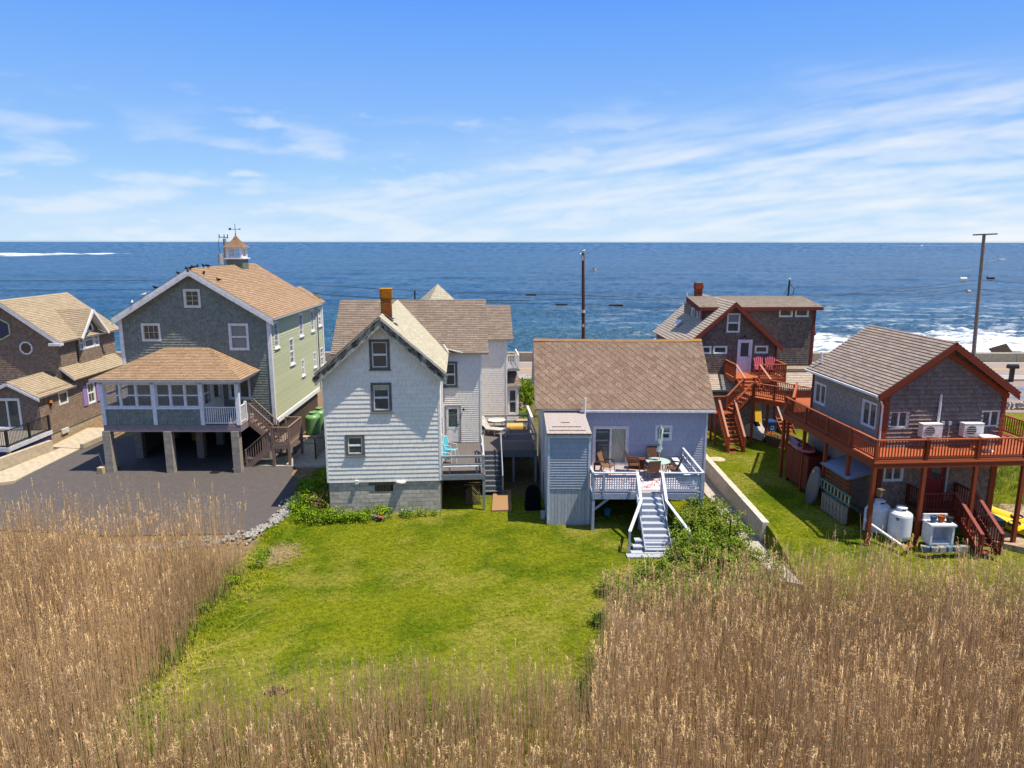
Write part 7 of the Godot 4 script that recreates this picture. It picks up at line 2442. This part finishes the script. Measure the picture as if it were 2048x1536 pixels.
func blade(mb: MB, p: Vector3, dir: Vector3, L: float, w: float, droop: float, col: Color, seg := 2) -> void:
	var side := dir.cross(Vector3.UP).normalized() * w * 0.5
	if side.length() < 0.0001:
		side = Vector3.RIGHT * w * 0.5
	var a := p
	var d := dir
	for i in seg:
		var b := a + d * (L / seg)
		var f0 := 1.0 - float(i) / seg
		var f1 := 1.0 - float(i + 1) / seg
		var nn := side.cross(d).normalized()
		if i == seg - 1:
			mb.tri(a - side * f0, a + side * f0, b, nn, col)
		else:
			mb.quad(a - side * f0, a + side * f0, b + side * f1, b - side * f1, col, nn)
		a = b
		d = (d + Vector3(0, -droop, 0)).normalized()

func reed_mesh(k: int, plume: bool) -> ArrayMesh:
	var mb := MB.new()
	var stem := Color(0.57, 0.365, 0.185)
	var dry := Color(0.66, 0.46, 0.24)
	var h := 1.0
	var bend := rng.randf_range(0.02, 0.10)
	var ba := rng.randf() * TAU
	var bd := Vector3(cos(ba), 0, sin(ba))
	var pts := []
	for i in 5:
		var f := i / 4.0
		pts.append(Vector3(0, f * h, 0) + bd * bend * f * f)
	for i in 4:
		mb.cyl(pts[i], pts[i + 1], 0.0048 - 0.0007 * i, 0.0048 - 0.0007 * (i + 1), 3, stem, false)
	for i in rng.randi_range(0, 1):
		var f := rng.randf_range(0.35, 0.96)
		var a := rng.randf() * TAU
		var p: Vector3 = pts[int(f * 4)].lerp(pts[mini(int(f * 4) + 1, 4)], f * 4 - int(f * 4))
		blade(mb, p, Vector3(cos(a) * 0.4, rng.randf_range(0.7, 1.5), sin(a) * 0.4).normalized(), rng.randf_range(0.05, 0.12), rng.randf_range(0.005, 0.009), rng.randf_range(0.2, 1.0), dry * rng.randf_range(0.75, 1.15), 2)
	if plume:
		var top: Vector3 = pts[4]
		for i in 8:
			var a := ba + rng.randfn(0, 0.9)
			blade(mb, top - Vector3(0, 0.012 * i - 0.03, 0), Vector3(cos(a) * 0.55, rng.randf_range(0.3, 1.0), sin(a) * 0.55).normalized(), rng.randf_range(0.035, 0.08), 0.011, 0.7, Color(0.66, 0.44, 0.20) * rng.randf_range(0.75, 1.25), 2)
	else:
		blade(mb, pts[4], (bd * 0.4 + Vector3.UP).normalized(), 0.06, 0.006, 1.4, dry, 3)
	return mb.mesh(mats["reed"])

func reed_density(x: float, d: float) -> float:
	var w := 0.55 * noise.get_noise_2d(x * 0.9, d * 0.9)
	var a := 0.0
	# left bed
	if x < -9.4:
		a = smoothstep(0.3, -0.7, x + 10.15 + w) * pow(smoothstep(27.4, 23.6, d + w), 1.3)
	# front bed
	var fr := 15.6 + (x + 8.4) * 0.14 + w
	if x > -10.5 and x < 3.4:
		a = maxf(a, pow(smoothstep(fr + 2.0, fr - 1.3, d), 1.25))
	# right bed
	if x > 1.5:
		var lb := 2.35 + (d - 17.0) * 0.125
		var fb := 22.1 + (0.9 if x > 5.0 else 0.0) + 0.35 * (x - 9.0 if x < 12.0 else 3.0 - (x - 12.0) * 1.2) * 0.35 + w * 1.6
		a = maxf(a, smoothstep(lb - 0.35, lb + 0.4, x + 0.5 * w) * (pow(smoothstep(fb + 0.6, fb - 3.0, d), 1.5) + 0.12 * smoothstep(fb + 2.4, fb - 0.5, d)))
	return clampf(a, 0.0, 1.0)

func plants() -> void:
	# --- mown grass: short tufts over the lawns
	var tufts := []
	for k in 4:
		var mb := MB.new()
		for i in 9:
			var a := rng.randf() * TAU
			blade(mb, Vector3(rng.randfn(0, 0.022), 0, rng.randfn(0, 0.022)), Vector3(cos(a) * 0.55, 1.0, sin(a) * 0.55).normalized(), rng.randf_range(0.035, 0.075), 0.009, 0.5, Color(1, 1, 1) * rng.randf_range(0.8, 1.2), 2)
		tufts.append(mb.mesh(mats["blade"]))
	var gx := [[], [], [], []]
	var gc := [PackedColorArray(), PackedColorArray(), PackedColorArray(), PackedColorArray()]
	for i in 170000:
		var x := rng.randf_range(-10.8, 24.0)
		var d := rng.randf_range(15.2, 45.0)
		if absf(x) > d * 0.76 + 1.0:
			continue
		if d > 31.4 and x < 10.9 and not (d < 33.4 and x > -1.2 and x < 1.5):
			continue
		if d > 40.0 and rng.randf() < 0.5:
			continue
		if x > 9.6 and x < 10.95:
			continue
		if x > 14.0 and d > 28.3 and d < 34.6 and x < 20.9:
			continue
		if x > 19.0 and d > 26.5:
			continue
		var la := lawn_amount(x, d)
		if rng.randf() > la:
			continue
		var s := rng.randf_range(0.7, 1.25)
		if absf(x + 10.0) < 0.8 or (x > 10.9 and d < 24.5):
			s *= rng.randf_range(1.0, 2.4)
		var k := i % 4
		gx[k].append(Transform3D(Basis(Vector3.UP, rng.randf() * TAU).scaled(Vector3(s, s, s)), V(x, land(x, d) - 0.005, d)))
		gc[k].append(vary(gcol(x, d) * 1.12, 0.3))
	var lawn := Node3D.new()
	lawn.name = "lawn_grass"
	add_child(lawn)
	for k in 4:
		stuff(scatter("grass_tufts", tufts[k], gx[k], gc[k], lawn))
	stuff(tag(lawn, "bright green mown lawn grass behind the cottages", "grass"))
	# --- reed beds
	var meshes := []
	for k in 10:
		meshes.append(reed_mesh(k, k % 5 < 2))
	var shoots := MB.new()
	for i in 5:
		var a := rng.randf() * TAU
		blade(shoots, Vector3(rng.randfn(0, 0.05), 0, rng.randfn(0, 0.05)), Vector3(cos(a) * 0.3, 1, sin(a) * 0.3).normalized(), rng.randf_range(0.4, 0.9), 0.022, 0.18, Color(0.13, 0.19, 0.04) * rng.randf_range(0.7, 1.3), 3)
	var shoot := shoots.mesh(mats["blade"])
	var beds := {"left": [], "front": [], "right": []}
	var labels := {"left": "tall dry brown reeds left of the lawn", "front": "dry brown reeds along the bottom of the picture, below the lawn", "right": "tall dry brown reeds right of the lawn"}
	var xf := {}
	var cf := {}
	for b in beds:
		for k in 11:
			xf["%s%d" % [b, k]] = []
			cf["%s%d" % [b, k]] = PackedColorArray()
	for i in 68000:
		var d := rng.randf_range(9.5, 27.0)
		var half := d * 0.76 + 2.5
		var x := rng.randf_range(-22.5, 22.5)
		if absf(x) > half:
			continue
		var a := reed_density(x, d)
		if rng.randf() > a:
			continue
		if d < 12.5 and rng.randf() < 0.5:
			continue
		var b := "left" if x < -9.6 else ("right" if x > 2.35 + (d - 17.0) * 0.125 - 0.2 else "front")
		var k := rng.randi() % 10
		var tall := 2.6 if b != "front" else 2.15
		if b == "left":
			tall = 2.65 + 0.35 * smoothstep(23.0, 26.0, d)
		tall *= lerpf(0.72 if b != "left" else 0.95, 1.0, smoothstep(0.2, 0.9, a)) * (1.06 + 0.34 * noise.get_noise_2d(x * 1.3, d * 1.3))
		var h := tall * (rng.randf_range(0.74, 1.14) if rng.randf() < 0.8 else rng.randf_range(0.35, 0.75))
		if b == "front" and d > 13.6:
			k = 2 + rng.randi() % 3 if rng.randf() < 0.75 else k
		var lx := noise2.get_noise_2d(x * 5.0, d * 5.0) * 0.16 + rng.randfn(0, 0.03)
		var lz := noise2.get_noise_2d(x * 5.0 + 80.0, d * 5.0) * 0.16 + rng.randfn(0, 0.03)
		var lean := Basis(Vector3(1, 0, 0), lx) * Basis(Vector3(0, 0, 1), lz)
		if rng.randf() < 0.006:
			lean = Basis(Vector3(rng.randfn(), 0, rng.randfn()).normalized(), rng.randf_range(0.5, 1.2))
		var tone: float = 0.92 + 0.30 * noise2.get_noise_2d(x * 2.0, d * 2.0) + rng.randf_range(-0.2, 0.2)
		var grey := rng.randf_range(0.0, 1.0)
		var c := Color(tone, tone * lerpf(1.0, 1.06, grey), tone * lerpf(0.92, 1.25, grey))
		var key := "%s%d" % [b, k]
		var th := rng.randf_range(1.05, 1.6)
		xf[key].append(Transform3D(lean * Basis(Vector3.UP, rng.randf() * TAU) * Basis.from_scale(Vector3(th, h, th)), V(x, land(x, d) - 0.02, d)))
		cf[key].append(c)
		if rng.randf() < (0.14 if a > 0.85 else 0.9):
			var s := rng.randf_range(0.5, 1.2) * (1.0 if a > 0.85 else 0.9)
			xf["%s10" % b].append(Transform3D(Basis(Vector3.UP, rng.randf() * TAU).scaled(Vector3(s, s, s)), V(x + rng.randfn(0, 0.1), land(x, d), d + rng.randfn(0, 0.1))))
			cf["%s10" % b].append(vary(Color(1, 1, 1), 0.3))
	for b in beds:
		var bed := Node3D.new()
		bed.name = numbered("reed_bed")
		add_child(bed)
		for k in 11:
			var key := "%s%d" % [b, k]
			if xf[key].size():
				stuff(scatter("reeds" if k < 10 else "green_shoots", meshes[k] if k < 10 else shoot, xf[key], cf[key], bed))
		stuff(tag(bed, labels[b], "reeds"))
	# fallen dry stalks along the lawn's left edge
	var fs := MB.new()
	for i in 12:
		var d := rng.randf_range(17.5, 25.5)
		var x := -9.9 + rng.randfn(0.35, 0.45)
		var a := rng.randfn(0.3, 0.7)
		var l := rng.randf_range(0.5, 1.7)
		var x2 := x + cos(a) * l
		var d2 := d + sin(a) * l
		fs.cyl(V(x, land(x, d) + 0.05, d), V(x2, land(x2, d2) + rng.randf_range(0.06, 0.15), d2), 0.006, 0.003, 4, vary(Color(0.42, 0.36, 0.16), 0.2), false)
	for i in 900:
		var d := 27.0 + rng.randfn(0, 0.5)
		var x := -9.45 + rng.randfn(0, 0.4)
		var a := rng.randf() * TAU
		fs.cyl(V(x, land(x, d) + 0.03, d), V(x + cos(a) * 0.25, land(x, d) + rng.randf_range(0.03, 0.1), d + sin(a) * 0.25), 0.006, 0.003, 3, vary(Color(0.46, 0.34, 0.2), 0.25), false)
	stuff(tag(put(fs, "fallen_stalks", "reed", self), "dry stalks fallen along the left edge of the lawn", "stalks"))
	# --- bushes
	var rose := [Color(0.115, 0.180, 0.016), Color(0.160, 0.235, 0.022), Color(0.205, 0.275, 0.034), Color(0.21, 0.22, 0.05)]
	var lime := [Color(0.17, 0.27, 0.012), Color(0.22, 0.32, 0.016), Color(0.10, 0.18, 0.012)]
	bush("rose_bush", "dense green rose bush right of the pale blue stairs", [[8.5, 0.75, 29.2, 1.1], [7.8, 0.7, 28.4, 1.0], [9.15, 0.6, 28.7, 0.95], [8.3, 1.15, 29.1, 0.8], [7.5, 0.9, 28.0, 0.7], [7.35, 0.5, 27.4, 0.8], [8.3, 0.6, 27.6, 1.0], [9.2, 0.5, 27.6, 0.8]], rose, 15000, 0.08, "rose bushes by the stairs")
	bush("rose_bush", "green rose bush growing among reeds below the stairs", [[6.3, 0.4, 25.4, 0.8], [7.2, 0.5, 26.2, 0.9], [5.2, 0.35, 24.6, 0.8], [6.1, 0.35, 24.0, 0.7]], rose, 9500, 0.08, "rose bushes by the stairs")
	bush("rose_bush", "green rose bush around the steel stake, near the drain path", [[8.7, 0.5, 26.0, 0.9], [9.5, 0.4, 25.0, 0.8], [7.8, 0.45, 24.8, 0.9], [8.7, 0.4, 23.8, 0.8], [7.2, 0.35, 23.2, 0.7]], rose, 11000, 0.08, "rose bushes by the stairs")
	bush("rose_bush", "green rose bush half hidden in the reeds, nearest the camera", [[4.4, 0.4, 22.8, 0.7], [5.5, 0.45, 22.6, 0.75], [6.8, 0.5, 22.3, 0.8], [8.0, 0.45, 22.2, 0.75], [9.2, 0.4, 23.0, 0.7], [3.7, 0.35, 23.6, 0.6]], rose, 9000, 0.08, "rose bushes by the stairs")
	bush("leafy_shrub", "bright green shrub climbing at the white house's left corner", [[-9.3, 0.55, 31.6, 0.65], [-9.6, 0.95, 32.2, 0.6], [-9.1, 1.2, 32.9, 0.55], [-8.8, 1.5, 33.2, 0.4]], lime, 4200, 0.085, "shrubs by the block wall")
	bush("leafy_shrub", "bright green shrub at the edge of the stones, left of white house", [[-9.9, 0.3, 30.9, 0.45], [-9.5, 0.3, 30.5, 0.45], [-10.0, 0.45, 31.4, 0.4]], lime, 2300, 0.08, "shrubs by the block wall")
	bush("leafy_shrub", "low green shrub before the left half of the block wall", [[-8.3, 0.22, 30.5, 0.42], [-7.6, 0.2, 30.6, 0.4], [-8.8, 0.2, 30.3, 0.35]], lime, 2300, 0.08, "shrubs by the block wall")
	bush("leafy_shrub", "low green shrub before the middle of the block wall", [[-6.6, 0.2, 30.8, 0.4], [-6.0, 0.25, 31.0, 0.42], [-7.1, 0.18, 30.7, 0.3]], lime, 2000, 0.08, "shrubs by the block wall")
	bush("leafy_shrub", "small green weed clump before the right half of the block wall", [[-4.9, 0.12, 31.1, 0.3], [-4.2, 0.1, 31.25, 0.25], [-3.6, 0.08, 31.3, 0.2]], lime, 900, 0.07, "shrubs by the block wall")
	bush("roadside_bush", "bright green bush beyond the deck between the two houses", [[0.75, 2.3, 48.0, 0.85], [1.35, 1.9, 48.3, 0.9], [0.3, 1.7, 47.6, 0.7], [0.9, 2.9, 48.4, 0.55]], lime, 5200, 0.11)
	bush("planter_plant", "small green plants growing in the pale planter", [[0.75, 1.45, 44.6, 0.35], [0.8, 1.45, 45.3, 0.35]], lime, 900, 0.09)
	bush("dark_shrub", "dark green shrub at the lawn's right edge by the reeds", [[2.15, 0.3, 17.3, 0.3], [2.3, 0.35, 17.9, 0.25], [2.9, 0.25, 21.6, 0.25]], [Color(0.05, 0.10, 0.012), Color(0.08, 0.14, 0.015)], 1500, 0.07)
	bush("edge_weeds", "low green weeds along the reeds at the lawn's left edge", [[-9.9, 0.15, 25.9, 0.35], [-10.0, 0.1, 26.8, 0.3], [-10.4, 0.12, 24.4, 0.28], [-10.6, 0.1, 22.6, 0.25]], lime, 1300, 0.07)
	var tw := MB.new()
	for i in 90:
		var p := V(-9.0 + rng.randfn(0, 0.25), 0.2 + rng.randf() * 0.8, 31.2 + rng.randfn(0, 0.2))
		tw.cyl(p, p + Vector3(rng.randfn(0, 0.2), rng.randf_range(0.05, 0.35), rng.randfn(0, 0.2)), 0.008, 0.003, 3, vary(Color(0.27, 0.17, 0.11), 0.2), false)
	stuff(tag(put(tw, "dry_brush", "reed", self), "dry brown twigs among the shrubs by the white house corner", "twigs"))
	# rough grass right of the brown cottage
	var rg := MB.new()
	for i in 9:
		var a := rng.randf() * TAU
		blade(rg, Vector3(rng.randfn(0, 0.06), 0, rng.randfn(0, 0.06)), Vector3(cos(a) * 0.3, 1, sin(a) * 0.3).normalized(), rng.randf_range(0.25, 0.6), 0.016, 0.3, Color(1, 1, 1) * rng.randf_range(0.8, 1.2), 3)
	var rx := []
	var rc := PackedColorArray()
	for i in 5200:
		var x := rng.randf_range(21.3, 34.0)
		var d := rng.randf_range(30.2, 47.0)
		if x < 21.0 + (d - 30.0) * 0.05:
			continue
		rx.append(Transform3D(Basis(Vector3.UP, rng.randf() * TAU).scaled(Vector3.ONE * rng.randf_range(0.6, 1.3) * (1.0 if d < 38.0 else 0.35)), V(x, land(x, d), d)))
		rc.append(vary(Color(0.20, 0.25, 0.035) if d < 38.0 else gcol(x, d) * 1.15, 0.25))
	stuff(tag(scatter("rough_grass", rg.mesh(mats["blade"]), rx, rc, self), "long rough grass right of the brown cottage", "grass"))

func bush(called: String, label: String, lumps: Array, cols: Array, n: int, leaf: float, group := "") -> void:
	var t := thing(called, label, "bush", group)
	var lm := MB.new()
	var s := leaf
	lm.tri(Vector3(0, 0, 0), Vector3(s * 0.36, s * 0.12, s * 0.5), Vector3(0, 0.0, s), Vector3(-0.2, 1, 0).normalized(), Color.WHITE)
	lm.tri(Vector3(0, 0, 0), Vector3(0, 0.0, s), Vector3(-s * 0.36, s * 0.12, s * 0.5), Vector3(0.2, 1, 0).normalized(), Color.WHITE)
	var xf := []
	var cc := PackedColorArray()
	var vol := 0.0
	for l in lumps:
		vol += l[3] * l[3]
	for l in lumps:
		var m := int(n * l[3] * l[3] / vol)
		var clumps := []
		for k in int(14 + 30 * l[3]):
			var dir := Vector3(rng.randfn(), rng.randfn() * 0.8 + 0.25, rng.randfn()).normalized()
			clumps.append([dir * l[3] * rng.randf_range(0.55, 1.08), vary(cols[rng.randi() % cols.size()], 0.18), rng.randf_range(0.10, 0.22)])
		for i in m:
			var c: Array = clumps[rng.randi() % clumps.size()]
			var p: Vector3 = c[0] + Vector3(rng.randfn(), rng.randfn(), rng.randfn()) * c[2] * 0.62
			p = V(l[0], l[1], l[2]) + Vector3(p.x, p.y * 0.85, p.z)
			if p.y < 0.03:
				continue
			var b := Basis(Vector3.UP, rng.randf() * TAU) * Basis(Vector3.RIGHT, rng.randfn(0.0, 0.75)) * Basis(Vector3(0, 0, 1), rng.randfn(0, 0.5))
			var sc := rng.randf_range(0.65, 1.35)
			xf.append(Transform3D(b.scaled(Vector3(sc, sc, sc)), p))
			cc.append(vary(c[1], 0.2))
	stuff(scatter("foliage", lm.mesh(mats["leaf"]), xf, cc, t))
	var tw := MB.new()
	for l in lumps:
		for k in 9:
			var e: Vector3 = V(l[0], l[1], l[2]) + Vector3(rng.randfn(), rng.randf_range(-0.1, 0.8), rng.randfn()) * l[3] * 0.55
			tw.cyl(V(l[0] + rng.randfn(0, 0.12), 0.0, l[2] + rng.randfn(0, 0.12)), e, 0.014, 0.005, 4, vary(Color(0.14, 0.09, 0.06), 0.2), false)
	stuff(put(tw, "stems", "reed", t))
